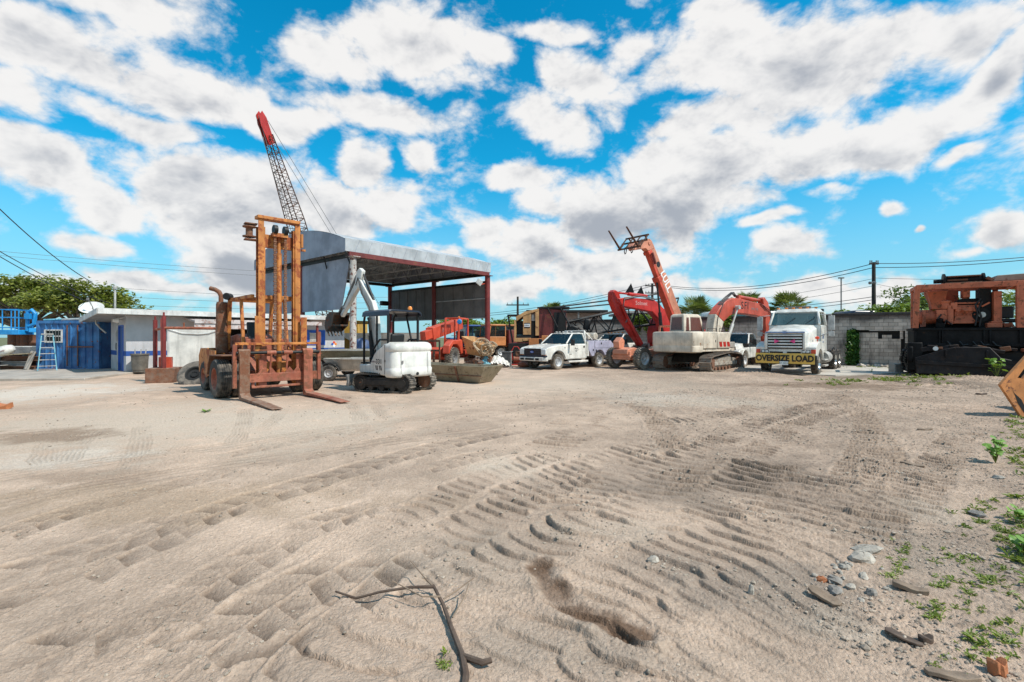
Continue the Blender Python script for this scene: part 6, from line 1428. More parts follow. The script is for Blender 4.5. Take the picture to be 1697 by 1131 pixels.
    text('SFI', .3, M['steelblue'], t, (-1.4, 1.086, 1.72), F_PY, bold=.008); text('Inc', .16, M['steelblue'], t, (-1.4, 1.086, 1.48), F_PY)
    b = MB(); b.bb((-2.9, -.9, 1.0), (-2.6, .9, 3.1)); b.build('headache_rack', M['black'], t, .02)
    # banner on the bumper: a thing of its own
    f = Vector((math.cos(R(228.65)), math.sin(R(228.65)), 0)); c = Vector((12.95, 22.45, 0)) + f * 1.245
    bt = thing('warning_banner', 'long yellow OVERSIZE LOAD banner across the front bumper of the white truck', 'banner', c, R(228.65))
    b = MB(); rings = []
    for k in range(13):
        y = -1.17 + 2.34 * k / 12; dx = .012 * math.sin(k * 1.9); rings.append([(dx, y, .52), (dx + .02 + .01 * math.sin(k), y, .75), (dx, y, .98), (dx - .012, y, .98), (dx - .012, y, .52)])
    b.loft(rings); b.build('sheet', M['banner'], bt)
    text('OVERSIZE LOAD', .37, M['txt'], bt, (.034, 0, .745), F_PX, sx=.84, bold=.014, extrude=.004)
    b = MB(); b.bb((.036, -.17, .46), (.05, .17, .62)); p = b.build('number_plate', M['txtw'], t, .004, loc=(1.245, 0, 0))
    text('N7 7BZW', .085, M['greenl'], p, (.053, 0, .54), F_PX, name='plate_lettering', extrude=.002)
M['mirrorb'] = flat('mirror_housing', (.42, .41, .39), .5)
M['steelblue'] = flat('steel_blue_trim', (.16, .24, .42), .3, .4)
M['pink'] = flat('pink_ribbon', (.8, .07, .25), .6)
M['banner'] = flat('yellow_banner_vinyl', (.72, .45, .09), .6, 0, .12, 3, .1)
M['greenl'] = flat('green_lettering', (.03, .16, .12), .6)
tractor()

# ================================================================ block wall and what grows on it
Wd = Vector((-.787, .617, 0)); Wn = Vector((-.617, -.787, 0)); W0 = Vector((24.6, 24.1, 0)); WL_ = 26.0; WH = 2.92
m, nt, b_ = newmat('weathered_block_wall'); co = coords(nt)
br = nt.nodes.new('ShaderNodeTexBrick'); nt.links.new(mapped(nt, co, (1, 1, 1)), br.inputs['Vector'])
cx = nt.nodes.new('ShaderNodeSeparateXYZ'); nt.links.new(co, cx.inputs[0]); cbx = nt.nodes.new('ShaderNodeCombineXYZ'); nt.links.new(cx.outputs[0], cbx.inputs[0]); nt.links.new(cx.outputs[2], cbx.inputs[1]); nt.links.new(cbx.outputs[0], br.inputs['Vector'])
br.inputs['Scale'].default_value = 1; br.inputs['Brick Width'].default_value = .42; br.inputs['Row Height'].default_value = .21; br.inputs['Mortar Size'].default_value = .012; br.inputs['Mortar Smooth'].default_value = .3
br.inputs['Color1'].default_value = (.66, .57, .48, 1); br.inputs['Color2'].default_value = (.48, .41, .34, 1); br.inputs['Mortar'].default_value = (.24, .205, .17, 1)
n1 = noise(nt, co, .6, 6, .65); n2 = noise(nt, mapped(nt, co, (3, 3, .5)), 1, 5, .6)
c = mixc(nt, maprange(nt, n1, .42, .7, 0, .6), br.outputs[0], (.15, .13, .11))
c = mixc(nt, maprange(nt, n2, .52, .72, 0, .75), c, (.06, .053, .046))
c = mixc(nt, maprange(nt, mth(nt, 'ADD', cx.outputs[2], mth(nt, 'MULTIPLY', n1, .7)), 2.85, 3.2, 0, .85), c, (.045, .038, .034))
nt.links.new(c, b_.inputs['Base Color']); b_.inputs['Roughness'].default_value = .9
bump(nt, b_, mth(nt, 'ADD', br.outputs['Fac'], mth(nt, 'MULTIPLY', noise(nt, co, 12, 5), -.8)), .6, -.03); M['block'] = m
def wpx(px):      # distance along the wall seen at a picture column
    u = (px - 848.5) / FPX; return (u * W0.y - W0.x) / (Wd.x - u * Wd.y)
yw = math.atan2(-Wd.y, -Wd.x)
t = thing('block_wall', 'long stained concrete block wall with a blocked doorway behind the trucks', 'wall', W0 + Wd * WL_, yw)
s_ = lambda px: WL_ - wpx(px)
xo0, xo1, xk0, xk1 = s_(1403), s_(1424), s_(1493), s_(1500)
b = MB()
b.bb((0, 0, 0), (s_(1250), .2, WH)); 
b.bb((s_(1250), 0, 0), (xo0, .2, WH)); b.bb((xo0, 0, 2.12), (xo1, .2, WH)); b.bb((xo1, .06, 0), (s_(1455), .2, 1.95)); b.bb((xo1, 0, 2.1), (s_(1440), .2, WH)); b.bb((s_(1440), 0, 2.05), (xk1, .2, WH)); b.bb((s_(1455), .06, 0), (xk0, .2, 1.6)); b.bb((xk0, .05, .0), (xk1, .2, .7)); b.bb((xk1, 0, 0), (WL_, .2, WH)); b.bb((xk0 - .04, .04, 1.6), (xk0 + .1, .2, 2.1))
b.bb((s_(1462), .07, 1.62), (s_(1478), .2, 1.82))
b.build('wall', M['block'], t)
b = MB(); b.bb((xo0 - .1, .22, 0), (xk1 + .1, .3, 2.2)); b.build('shade_backing', M['dark'], t)  # added dark sheet, stands in for shade in the wall openings
b = MB(); b.bb((-.05, -.05, WH), (WL_, .25, WH + .16)); b.build('coping', M['cap'] if 'cap' in M else M['dark'], t, .02)
b = MB(); rg = random.Random(8)
for k in range(16): xx = rg.uniform(xo1, xk1); b.box((xx, -.15 - rg.random() * .35, .06), (rg.uniform(.15, .4), rg.uniform(.1, .3), rg.uniform(.08, .22)), (rg.random(), rg.random(), rg.random() * 3))
tag(b.build('rubble_heap', M['block'], None, loc=t.location, rot=(0, 0, yw)), 'broken blocks heaped along the foot of the block wall', 'rubble')
b = MB(); q = G(1502, 620); b.box((q.x, q.y + .6, .22), (.5, .35, .44), (0, 0, .2)); tag(b.build('concrete_block', M['slab'], None, .03), 'pale concrete block standing at the corner of the black rig', 'concrete block')
b = MB()
pp = [G(1235, 616), G(1385, 624), G(1520, 618), G(1560, 612)]
c0 = [(p.x, p.y) for p in pp] + [((W0 + Wd * wpx(1520)).x - .1, (W0 + Wd * wpx(1520)).y - .2), ((W0 + Wd * wpx(1230)).x, (W0 + Wd * wpx(1230)).y - .2)]
b.prism(c0, 'xy', -.1, .05); struct(b.build('concrete_apron', M['slab2'] if 'slab2' in M else M['slab'], None, .02))

# foliage ------------------------------------------------------------
M['leaf'] = leafmat('bright_leaves', (.15, .24, .03), (.28, .36, .05), (.05, .09, .015))
M['leaf_d'] = leafmat('dark_leaves', (.08, .13, .025), (.16, .21, .04), (.03, .05, .01))
M['leaf_y'] = leafmat('olive_leaves', (.17, .20, .03), (.32, .33, .06), (.055, .075, .014))
M['ivy'] = leafmat('ivy_leaves', (.04, .14, .025), (.09, .22, .04), (.015, .05, .01))
M['palm'] = leafmat('palm_fronds', (.13, .18, .04), (.30, .30, .10), (.05, .07, .02))
M['bark'] = flat('grey_brown_bark', (.12, .09, .065), .9, var=.35, sc=5, bmp=.5)
def leaves(b, pts, size, rg, up=.4):
    for p in pts:
        d = Vector((rg.gauss(0, 1), rg.gauss(0, 1), rg.gauss(0, up))).normalized(); n = Vector((rg.gauss(0, .6), rg.gauss(0, .6), 1)).normalized()
        x = d.cross(n).normalized(); s = size * rg.uniform(.6, 1.35)
        b.add([p - d * s, p + x * s * .55, p + d * s, p - x * s * .55], [(0, 1, 2, 3)])
def tree(base, h, clumps, nleaf, size, name, label, mat='leaf_y', trunk=.18, seed=1, group=None):
    rg = random.Random(seed); t = thing(name, label, 'tree', base, 0, group)
    b = MB(); lv = MB(); top = Vector((0, 0, h * .38)); b.tube([(0, 0, -.1), (.06, .03, h * .2), top], [trunk, trunk * .8, trunk * .65], 8)
    for (c, r) in clumps:
        c = Vector(c); mid = top.lerp(c, .5) + Vector((rg.uniform(-.3, .3), rg.uniform(-.3, .3), .3)); b.tube([top, mid, c], [trunk * .5, trunk * .32, trunk * .12], 6)
        pts = []
        for k in range(nleaf):
            v = Vector((rg.gauss(0, 1), rg.gauss(0, 1), rg.gauss(0, 1))).normalized() * (rg.random() ** .45)
            wob = 1 + .35 * math.sin(v.x * 5 + c.x * 3) * math.cos(v.z * 6 + c.y)
            pts.append(c + Vector((v.x * r[0], v.y * r[1], v.z * r[2])) * wob)
        leaves(lv, pts, size, rg)
        for k in range(5):
            v = Vector((rg.uniform(-1, 1) * r[0], rg.uniform(-1, 1) * r[1], rg.uniform(-.3, .9) * r[2])); b.tube([c, c + v * .8], [trunk * .12, trunk * .03], 4)
    b.build('trunk', M['bark'], t); lv.build('crown', M[mat], t)
    return t
dT = 40.0
def clumpset(seed, n, wx_, z0, z1, dy, r0, r1):
    rg = random.Random(seed); out = []
    for k in range(n):
        x = -wx_ + 2 * wx_ * (k + rg.random()) / n; f = 1 - (abs(x) / wx_) ** 2.2 * .55; z = z0 + (z1 - z0) * f * rg.uniform(.55, 1.0)
        r = rg.uniform(r0, r1); out.append(((x, rg.uniform(-dy, dy), z), (r * 1.25, r, r * .55)))
    return out
tree((X(40, 39), 39, 0), 6, clumpset(1, 22, 5.6, 2.2, 6.3, 1.8, 1.1, 1.75), 480, .15, 'tree', 'wide olive green tree spreading behind the boom lift basket', 'leaf_y', .3, 11)
tree((X(132, 37), 37, 0), 6, clumpset(2, 16, 3.0, 2.4, 5.6, 1.5, 1.0, 1.5), 480, .14, 'tree', 'leafy tree behind the satellite dish with a ragged right edge', 'leaf_y', .26, 12)
tree((X(-60, 42), 42, 0), 6, clumpset(3, 14, 5, 2, 6.2, 1.5, 1.2, 1.9), 420, .18, 'tree', 'tree at the far left edge beyond the basket', 'leaf_d', .3, 13)
for k, (px, d, top, w, n, mt, lb) in enumerate(((1420, 34, 505, 1.0, 6, 'leaf', 'sparse bright green tree just left of the tall pole'), (1478, 31, 490, 1.5, 8, 'leaf', 'bright green bushy tree right of the tall pole'), (1520, 36, 472, 2.2, 10, 'leaf_d', 'darker round tree behind the left frame of the rig'), (1560, 33, 500, 1.6, 8, 'leaf', 'bright tree seen through the rig frame'), (1690, 34, 485, 2.4, 9, 'leaf', 'leafy tree behind the right end of the rig'),
        (765, 60, 525, 2.6, 8, 'leaf', 'small green tree beyond the shed seen over the red telehandler'), (835, 62, 527, 2.4, 8, 'leaf', 'round green tree behind the tan crane cab'), (1385, 36, 512, .9, 5, 'leaf', 'low leafy shrub above the wall behind the truck cab'))):
    z1 = Z(top, d)
    tree((X(px, d), d, 0), z1, clumpset(20 + k, n, w, z1 * .45, z1 * .93, w * .5, w * .42, w * .6), 330, .12 if d < 50 else .2, 'tree', lb, mt, .12, 30 + k)
def palm(px, d, top, label, seed, rr=1.5):
    rg = random.Random(seed); z1 = Z(top, d); t = thing('palm_tree', label, 'palm tree', (X(px, d), d, 0))
    b = MB(); zc = z1 - rr * .75; b.tube([(0, 0, 0), (.05, 0, zc * .5), (0, 0, zc)], [.2, .17, .2], 10); b.build('trunk', M['bark'], t)
    b = MB()
    for k in range(80):
        a = rg.uniform(0, 2 * PI); e = rg.uniform(-.5, 1.25); d_ = Vector((math.cos(a) * math.cos(e), math.sin(a) * math.cos(e), math.sin(e))); L_ = rr * rg.uniform(.45, .7)
        c = Vector((0, 0, zc)) + d_ * L_; b.tube([(0, 0, zc), c], [.02, .012], 4, cap=False)
        sd = d_.cross(Vector((0, 0, 1)) if abs(d_.z) < .95 else Vector((1, 0, 0))).normalized()
        for j in range(13):
            f = -1.35 + 2.7 * j / 12; tipd = (d_ * math.cos(f) + sd * math.sin(f)).normalized(); ln = rr * .55 * (1 - .3 * abs(f) / 1.35); w = .042
            tp = c + tipd * ln - Vector((0, 0, .10 * ln + .1 * rr * rg.random())); pr = tipd.cross(d_.cross(sd)).normalized() * w
            md = c.lerp(tp, .55) + Vector((0, 0, .03)); b.add([c, md + pr, tp, md - pr], [(0, 1, 2, 3)])
    b.build('crown', M['palm'], t)
palm(1152, 42, 497, 'fan palm rising directly behind the cream excavator cab', 1, 1.75); palm(1238, 46, 487, 'fan palm just above the SFI boom', 2, 1.6); palm(1306, 43, 490, 'fan palm above the cab of the banner truck', 3, 1.85); palm(917, 58, 503, 'thin palm behind the tan crane', 4, 1.6)
def shrub(base, pts, size, label, mat, name='shrub', cat='shrub', seed=1):
    rg = random.Random(seed); t = thing(name, label, cat, base)
    b = MB(); P_ = []
    st = MB()
    for (c, r, n) in pts:
        for k in range(n):
            v = Vector((rg.gauss(0, 1), rg.gauss(0, 1), rg.gauss(0, 1))).normalized() * rg.random() ** .5; P_.append(Vector(c) + Vector((v.x * r[0], v.y * r[1], v.z * r[2])))
        st.tube([(c[0] * .6, 0, 0 if c[2] > 0 else c[2]), c], [.02, .008], 5)
    leaves(b, P_, size, rg, .8); st.build('stem', M['bark'], t); b.build('foliage', M[mat], t); return t
def onwall(px, off): return W0 + Wd * wpx(px) + Wn * off
p = onwall(1413, .05); shrub(p, [((.1, 0, .4), (.6, .2, .5), 560), ((.15, 0, 1.1), (.55, .2, .6), 520), ((.05, 0, 1.75), (.45, .2, .45), 400), ((-.15, 0, .9), (.35, .25, .9), 260)], .075, 'dense green ivy filling the doorway of the block wall', 'ivy', 'ivy', 'ivy', 5)
for px, lb, sd in ((1072, 'green creeper hanging over the wall beside the red boom', 3), (1206, 'green creeper on the wall top below the SFI boom', 4), (1058, 'leafy tuft on the wall top left of the red excavator', 6)):
    p = onwall(px, .1); p.z = WH - .7
    shrub(p, [((0, 0, .9), (.55, .3, .3), 200), ((.15, 0, .3), (.4, .2, .6), 260), ((-.3, 0, .6), (.3, .2, .4), 120)], .085, lb, 'leaf', 'creeper', 'creeper', sd)
# vehicles over the wall
def vanroof(px0, px1, d, y0, y1, label, mat, name, cat):
    x0, x1 = X(px0, d), X(px1, d); z1 = Z(y0, d); t = thing(name, label, cat, ((x0 + x1) / 2, d, 0)); hw = (x1 - x0) / 2
    b = MB(); b.prism([(-hw, .5), (hw, .5), (hw, z1 - .5), (hw - .35, z1 - .05), (hw - .8, z1), (-hw + .2, z1), (-hw, z1 - .2)], 'xz', -1, 1); b.build('body', M[mat], t, .1)
    b = MB(); b.prism([(-hw + .9, z1 - .62), (hw - .12, z1 - .62), (hw - .45, z1 - .16), (-hw + .7, z1 - .16)], 'xz', -1.012, -1.004); b.build('side_window', M['glass_l'], t)
    for xx in (-hw * .6, hw * .6):
        for s in (-1, 1): wheel(t, (xx, s * .85, .38), .38, .25, .6, 'road', side=s)
vanroof(1168, 1300, 36.5, 517, 530, 'white van roof with tinted windows showing over the wall under the red boom', 'white', 'van', 'van')
vanroof(1394, 1482, 31.5, 516, 525, 'dark navy vehicle roof with marker lights showing over the wall', 'navy', 'van', 'van')

# ================================================================ black rig at the right
rg = random.Random(2); M['orange_d'] = paint('deep_orange_panel', (.42, .09, .03), .6, dirt=.1, rust=.3, sc=2); M['rigplate'] = paint('worn_dark_plate', (.012, .009, .0105), .5, dirt=.08, rust=.3, rustcol=(.04, .025, .02), sc=2.2, streak=.3, spec=.2); M['roofp'] = paint('faded_roof_plate', (.34, .25, .19), .7, dirt=.3, rust=.3, sc=2)
dR = 21.3; xr = X(1505, dR)
t = thing('track_drill', 'crawler rig with black hull and open coral engine frame', 'drilling rig', (xr, dR, 0), R(-33))
u = dR / FPX
_th = R(33)
def rx(px):
    k = (px - 848.5) / FPX; return (k * dR - xr) / (math.cos(_th) + k * math.sin(_th))
def rz(py): return CAM_H + (559 - py) * u * .96
Bk, Pk = M['rigblack'], M['rig_p']
b = MB(); b.prism([(rx(1517), .12), (rx(1514), rz(594)), (rx(1562), rz(579)), (rx(1580), rz(575)), (rx(1637), rz(575)), (rx(1655), rz(592)), (rx(1740), rz(606)), (rx(1740), .12)], 'xz', -.35, .0); b.build('front_plate', M['rigplate'], t, .03)
b = MB(); b.prism([(rx(1517), rz(598)), (rx(1740), rz(606)), (rx(1740), rz(611)), (rx(1517), rz(604))], 'xz', -.43, -.35); b.bb((rx(1563), -.42, rz(592)), (rx(1566), -.35, rz(580))); b.bb((rx(1630), -.42, rz(592)), (rx(1633), -.35, rz(580))); b.build('plate_rib', M['rigplate'], t, .01)
b = MB()
for s0 in (0.05, 1.35):
    b.bb((rx(1504), s0, .12), (rx(1790), s0 + .75, 1.15))
b.build('track_frame', M['dark'], t, .1)
out = capsule(rx(1502), rx(1790), .06, 1.35, 8)
o = crawler_track(t, out, .35, .7, .22, .06, Bk, .04); o = crawler_track(t, out, 1.7, .7, .22, .06, Bk, .04)
b = MB(); b.bb((rx(1515), .1, rz(571)), (rx(1790), 2.0, rz(545))); b.bb((rx(1513), .04, rz(548)), (rx(1790), 2.1, rz(543.5))); b.bb((rx(1515), .02, rz(573)), (rx(1790), .1, rz(569))); b.build('deck', Bk, t, .015)
for px in (1516, 1556, 1561, 1630, 1640, 1690):
    b = MB(); b.bb((rx(px), .02, rz(569)), (rx(px + 3), .1, rz(548))); b.build('deck_rib', Bk, t, .01)
b = MB(); b.bb((rx(1510), .3, .3), (rx(1790), 1.9, rz(570))); b.build('carbody', Bk, t)
b = MB(); b.cyl((rx(1548), -.36, rz(578)), (rx(1548), -.33, rz(578)), .09, 16); b.build('marker_lamp', M['lamp'], t)
for k, px in enumerate((1570, 1590, 1612, 1625, 1645)):
    b = MB(); b.tube([(rx(px), .0, rz(566)), (rx(px + 5), -.06, rz(572)), (rx(px + 14), -.02, rz(574 - k % 2 * 3))], .03, 6); b.build('hose', M['blackp'], t)
b = MB(); b.bb((rx(1503), -.25, .25), (rx(1528), .05, rz(568))); b.bb((rx(1502), -.3, .6), (rx(1512), -.2, rz(575))); b.build('idler_housing', Bk, t, .05)
for k in range(14):
    b = MB(); px = 1520 + k * 12; z0_ = rz(rg.uniform(574, 582)); b.box((rx(px), rg.uniform(-.2, .0), z0_), (rg.uniform(.15, .4), .25, rg.uniform(.1, .25)), (rg.uniform(-.2, .2), rg.uniform(-.3, .3), 0)); b.build('fitting', M['rigplate'] if k % 3 else M['rusty'], t, .015)
# frame
for px, w_, nm in ((1521, .2, 'post'), (1694, .28, 'post'), (1786, .2, 'post')):
    b = MB(); b.bar((rx(px - 3 if px < 1600 else px), .15, rz(544)), (rx(px), .15, rz(472)), w_, w_ * .8, up=(0, 1, 0)); b.build('frame_post', Pk, t, .01)
for px in (1672, 1786, 1524):
    b = MB(); b.bar((rx(px), 1.9, rz(544)), (rx(px), 1.9, rz(476)), .16, .16, up=(0, 1, 0)); b.build('frame_post', M['maroon'] if px == 1672 else Pk, t, .01)
b = MB(); b.bb((rx(1519), .05, rz(478)), (rx(1790), .25, rz(469.5))); b.bb((rx(1519), 1.8, rz(478)), (rx(1790), 2.0, rz(470))); b.bb((rx(1519), .25, rz(476)), (rx(1523), 1.8, rz(470))); b.bb((rx(1688), .25, rz(476)), (rx(1694), 1.8, rz(470)))
for px in (1529, 1549, 1660, 1685): b.bar((rx(px), .04, rz(477)), (rx(px + 4), .04, rz(470)), .04, .03, up=(0, 1, 0))
b.build('frame_beam', Pk, t, .01)
# engine
b = MB(); b.bb((rx(1588), .7, rz(534)), (rx(1631), 1.6, rz(505))); b.bb((rx(1586), .66, rz(536)), (rx(1622), 1.6, rz(531))); 
for k in range(4): b.cyl((rx(1594 + k * 9.5), .69, rz(512)), (rx(1594 + k * 9.5), .6, rz(512)), .11, 14)
for k in range(7): b.cyl((rx(1592 + k * 6), .69, rz(521)), (rx(1592 + k * 6), .64, rz(521)), .03, 8)
b.cyl((rx(1605), .62, rz(517)), (rx(1605), .5, rz(512)), .1, 12); b.bb((rx(1584), .75, rz(503)), (rx(1632), 1.5, rz(500))); b.build('engine_block', Pk, t, .03)
b = MB(); b.bb((rx(1556), .6, rz(532)), (rx(1586), 1.5, rz(512))); b.bb((rx(1575), .55, rz(537)), (rx(1585), 1.5, rz(505))); b.lathe([(.001, rx(1526)), (.28, rx(1527)), (.33, rx(1531)), (.33, rx(1542)), (.3, rx(1558)), (.001, rx(1558))], 22, (0, 1.0, rz(524)), 'x'); b.build('gearbox', Pk, t, .02)
b = MB(); b.cyl((rx(1524), 1.0, rz(524)), (rx(1528), 1.0, rz(524)), .26, 20); b.bb((rx(1533), .55, rz(541)), (rx(1538), 1.3, rz(512))); b.build('bell_housing', M['bell'] if 'bell' in M else M['fork_r'], t)
b = MB(); b.lathe([(.001, 0), (.16, 0), (.19, .1), (.17, .26), (.2, .3), (.2, .36), (.001, .4)], 16, (rx(1573), .75, rz(511))); b.box((rx(1586), .7, rz(506)), (.22, .3, .3)); b.build('turbocharger', Pk, t, .01)
b = MB(); b.loft([[(rx(1540), .5, rz(480)), (rx(1575), .5, rz(480)), (rx(1575), 1.6, rz(480)), (rx(1540), 1.6, rz(480))], [(rx(1548), .7, rz(500)), (rx(1572), .7, rz(500)), (rx(1572), 1.4, rz(500)), (rx(1548), 1.4, rz(500))], [(rx(1549), .7, rz(511)), (rx(1571), .7, rz(511)), (rx(1571), 1.4, rz(511)), (rx(1549), 1.4, rz(511))]], smooth=False); b.build('air_hopper', M['orange_d'], t, .02)
b = MB(); b.bb((rx(1604), .9, rz(492)), (rx(1617), 1.4, rz(479))); b.cyl((rx(1611), 1.1, rz(502)), (rx(1611), 1.1, rz(491)), .13, 12); b.build('muffler', Pk, t, .02)
b = MB(); b.prism([(rx(1590), rz(500)), (rx(1600), rz(494)), (rx(1630), rz(494)), (rx(1634), rz(504)), (rx(1590), rz(504))], 'xz', .8, 1.5); b.build('manifold', Bk, t, .02)
b = MB(); b.bb((rx(1653), .5, rz(535)), (rx(1667), 1.4, rz(484))); b.bb((rx(1648), .45, rz(535.5)), (rx(1668), 1.5, rz(533))); b.bb((rx(1641), .4, rz(543.5)), (rx(1667), 1.5, rz(535.5))); b.build('radiator_tank', Pk, t, .02)
b = MB(); b.bb((rx(1632), .8, rz(543)), (rx(1652), 1.5, rz(478))); b.cyl((rx(1634), .75, rz(522)), (rx(1634), .68, rz(522)), .3, 20); b.build('fan_housing', M['dark'], t)
b = MB(); b.bar((rx(1634), .6, rz(508)), (rx(1646), .5, rz(502)), .06, .1, up=(0, 1, 0)); b.build('lever_bracket', Pk, t); b = MB(); b.cyl((rx(1634), .62, rz(522)), (rx(1634), .57, rz(522)), .12, 16); b.build('alternator', M['steel'], t)
b = MB()
for k, pts in enumerate((((1622, 540), (1626, 520), (1622, 505), (1632, 495)), ((1629, 541), (1632, 525), (1627, 512), (1634, 500)), ((1560, 541), (1558, 528), (1564, 520)), ((1568, 541), (1572, 530), (1582, 538)))): b.tube([(rx(a), .55 - .02 * k, rz(c)) for a, c in pts], .035, 7)
b.build('hose', M['blackp'], t)
b = MB(); b.cyl((rx(1561), .55, rz(537)), (rx(1561), .45, rz(528)), .12, 12); b.box((rx(1561), .5, rz(539)), (.3, .3, .2)); b.build('filter', Bk, t, .01)
b = MB(); b.bb((rx(1532), 1.65, rz(543)), (rx(1640), 1.75, rz(516))); b.build('rear_bulkhead', M['dark'], t)
b = MB(); b.bb((rx(1574), 1.6, rz(516)), (rx(1603), 1.7, rz(477))); b.build('rear_panel', M['orange_d'], t)
b = MB(); b.bb((rx(1636), 1.6, rz(516)), (rx(1654), 1.7, rz(477))); b.build('rear_panel', M['orange_d'], t)
b = MB(); b.box((rx(1683), 1.0, rz(532)), (.55, .5, .16)); b.box((rx(1683), 1.3, rz(518)), (.5, .14, .5)); b.build('seat', M['blackp'], t, .05)
b = MB(); b.bb((rx(1671), .6, rz(543)), (rx(1687), 1.4, rz(536))); b.build('seat_box', M['orange_d'], t, .02)
b = MB(); b.cyl((rx(1553), .8, rz(463)), (rx(1572), .8, rz(463)), .09, 10); b.lathe([(.001, rx(1567)), (.3, rx(1568)), (.3, rx(1572)), (.2, rx(1574)), (.2, rx(1634)), (.26, rx(1636)), (.26, rx(1640)), (.001, rx(1641))], 18, (0, .8, rz(462)), 'x'); b.build('winch_drum', Bk, t)
b = MB(); b.bb((rx(1575), .5, rz(457.5)), (rx(1632), 1.1, rz(455.5))); b.bb((rx(1575), .58, rz(464)), (rx(1610), .62, rz(461))); b.bb((rx(1576), .58, rz(469)), (rx(1634), .7, rz(466))); b.build('winch_frame', M['rusty'], t, .01)
b = MB(); b.bb((rx(1570), .4, rz(469.3)), (rx(1650), 1.3, rz(467))); b.bar((rx(1640), .6, rz(461)), (rx(1652), .6, rz(467)), .5, .12); b.build('winch_base', M['fork_rust'], t, .01)
b = MB(); b.prism([(rx(1650), rz(468)), (rx(1656), rz(459)), (rx(1790), rz(456)), (rx(1790), rz(468))], 'xz', .3, 1.9); b.build('roof_plate', M['roofp'], t, .02)
b = MB(); b.bb((rx(1692), -.6, rz(582)), (rx(1790), .1, rz(577))); b.build('side_step', M['fork_r'], t, .01)
M['bell'] = M['fork_r']

# ================================================================ orange steel arm, near right
def orange_arm():
    t = thing('loader_arm', 'rust streaked orange steel plate corner jutting in at the right edge', 'loader arm', (G(1690, 691).x, G(1690, 691).y, 0))
    dd = G(1690, 691).y; ox = G(1690, 691).x
    q = lambda px, py: (X(px, dd) - ox, Z(py, dd))
    pl = [q(1690, 690), q(1655.5, 638), q(1701, 588), q(1800, 560), q(1830, 640), q(1740, 700)]
    hole = [q(1684, 626), q(1693, 628), q(1703, 616), q(1702, 603), q(1694, 612)]
    # plate with a cut-out: outer ring bridged to the hole
    b = MB(); y0, y1 = -.03, .03
    bm = bmesh.new()
    vo = [bm.verts.new((x, y0, z_)) for x, z_ in pl]; vh = [bm.verts.new((x, y0, z_)) for x, z_ in hole]
    e = [bm.edges.new((vo[i], vo[(i + 1) % len(vo)])) for i in range(len(vo))] + [bm.edges.new((vh[i], vh[(i + 1) % len(vh)])) for i in range(len(vh))]
    bmesh.ops.triangle_fill(bm, edges=e, use_beauty=True)
    r = bmesh.ops.extrude_face_region(bm, geom=bm.faces[:]); bmesh.ops.translate(bm, verts=[v for v in r['geom'] if isinstance(v, bmesh.types.BMVert)], vec=(0, .06, 0))
    bmesh.ops.recalc_face_normals(bm, faces=bm.faces[:])
    me = bpy.data.meshes.new('plate'); bm.to_mesh(me); bm.free(); me.materials.append(M['bucket']); o = bpy.data.objects.new('plate', me); COL.objects.link(o); o.parent = t
    b = MB(); b.add([Vector((x, -.034, z_)) for x, z_ in (q(1673, 642), q(1679, 652), q(1690, 662), q(1697, 676), q(1700, 690), q(1693, 682), q(1684, 668), q(1680, 656))], [(0, 1, 2, 3, 4, 5, 6, 7)]); b.build('torn_slot', M['dark'], t)
    b = MB(); b.bar((q(1780, 640)[0], .03, q(1780, 640)[1]), (q(1780, 640)[0] + .3, 1.2, .5), .3, .3); b.bb((q(1745, 690)[0], -.2, 0), (q(1745, 690)[0] + .9, .3, .12)); b.build('foot', M['bucket'], t)
M['orange_d'] = paint('deep_orange_panel', (.42, .09, .03), .6, dirt=.1, rust=.3, sc=2)
orange_arm()
# ================================================================ tan crane with its boom laid out
dY = 30.5; xa, xb2, xc = X(848, dY), X(893, dY), X(938, dY)
t = thing('lattice_crane', 'old tan and maroon crane house with black lattice boom laid out to the right', 'crane', (xa, dY, 0), R(-6))
w = xb2 - xa; T = M['crane_y']
zt0, zt1, zf = Z(523, dY), Z(512, dY), 1.35
b = MB(); b.prism([(.25, zt0 - .1), (.8, zt1 - .2), (w, zt1), (w, zt1 - .12), (.8, zt1 - .42), (.35, zt0 - .35)], 'xz', -.05, 1.8); b.build('roof', T, t, .01)
b = MB(); b.bb((.15, -.02, zf + .05), (.28, 1.8, zt0 - .3)); b.bb((.72, -.02, zf + .5), (1.22, .05, zt1 - .3)); b.bb((1.5, -.03, zf + .45), (1.72, .0, zt1 - .12)); b.bb((.28, 0, zf + .05), (.72, .04, zf + .3)); b.bb((.72, -.03, zf + .1), (1.22, .02, zf + .3)); b.bb((.28, -.02, zt0 - .35), (.36, .05, zt0 - .1))
b.build('cab_panel', T, t, .008)
b = MB(); b.bb((.3, .25, zf), (w, 1.8, zt0 - .35)); b.bb((.25, .0, zf + .3), (1.25, .06, zf + .46)); b.build('cab_interior', M['dark'], t)
b = MB(); b.bb((.30, .06, zf + .3), (.7, .08, zf + .5)); b.build('pane', M['glass_l'], t)
b = MB(); b.bb((.8, -.03, zf + 1.0), (1.16, -.02, zf + 1.22)); s1 = b.build('name_board', M['txtw'], t)
b = MB(); b.bb((.8, -.034, zf + 1.19), (1.16, -.03, zf + 1.24)); b.bb((.8, -.034, zf + .93), (1.16, -.03, zf + 1.0)); b.build('board_edge', M['txt'], s1)
text('AMERICAN', .075, M['txt'], s1, (.98, -.036, zf + 1.1), F_NY, sx=.8)
b = MB(); b.prism([(w, zf), (xc - xa, zf), (xc - xa, zt1 - .1), (w, zt1 + .02)], 'xz', .1, 2.4); b.build('machinery_house', M['maroon'], t, .02)
b = MB(); b.bb((w + .95, .05, zf), (xc - xa - .02, .095, zt1 - .25)); b.build('side_door', M['dark'], t)
b = MB()
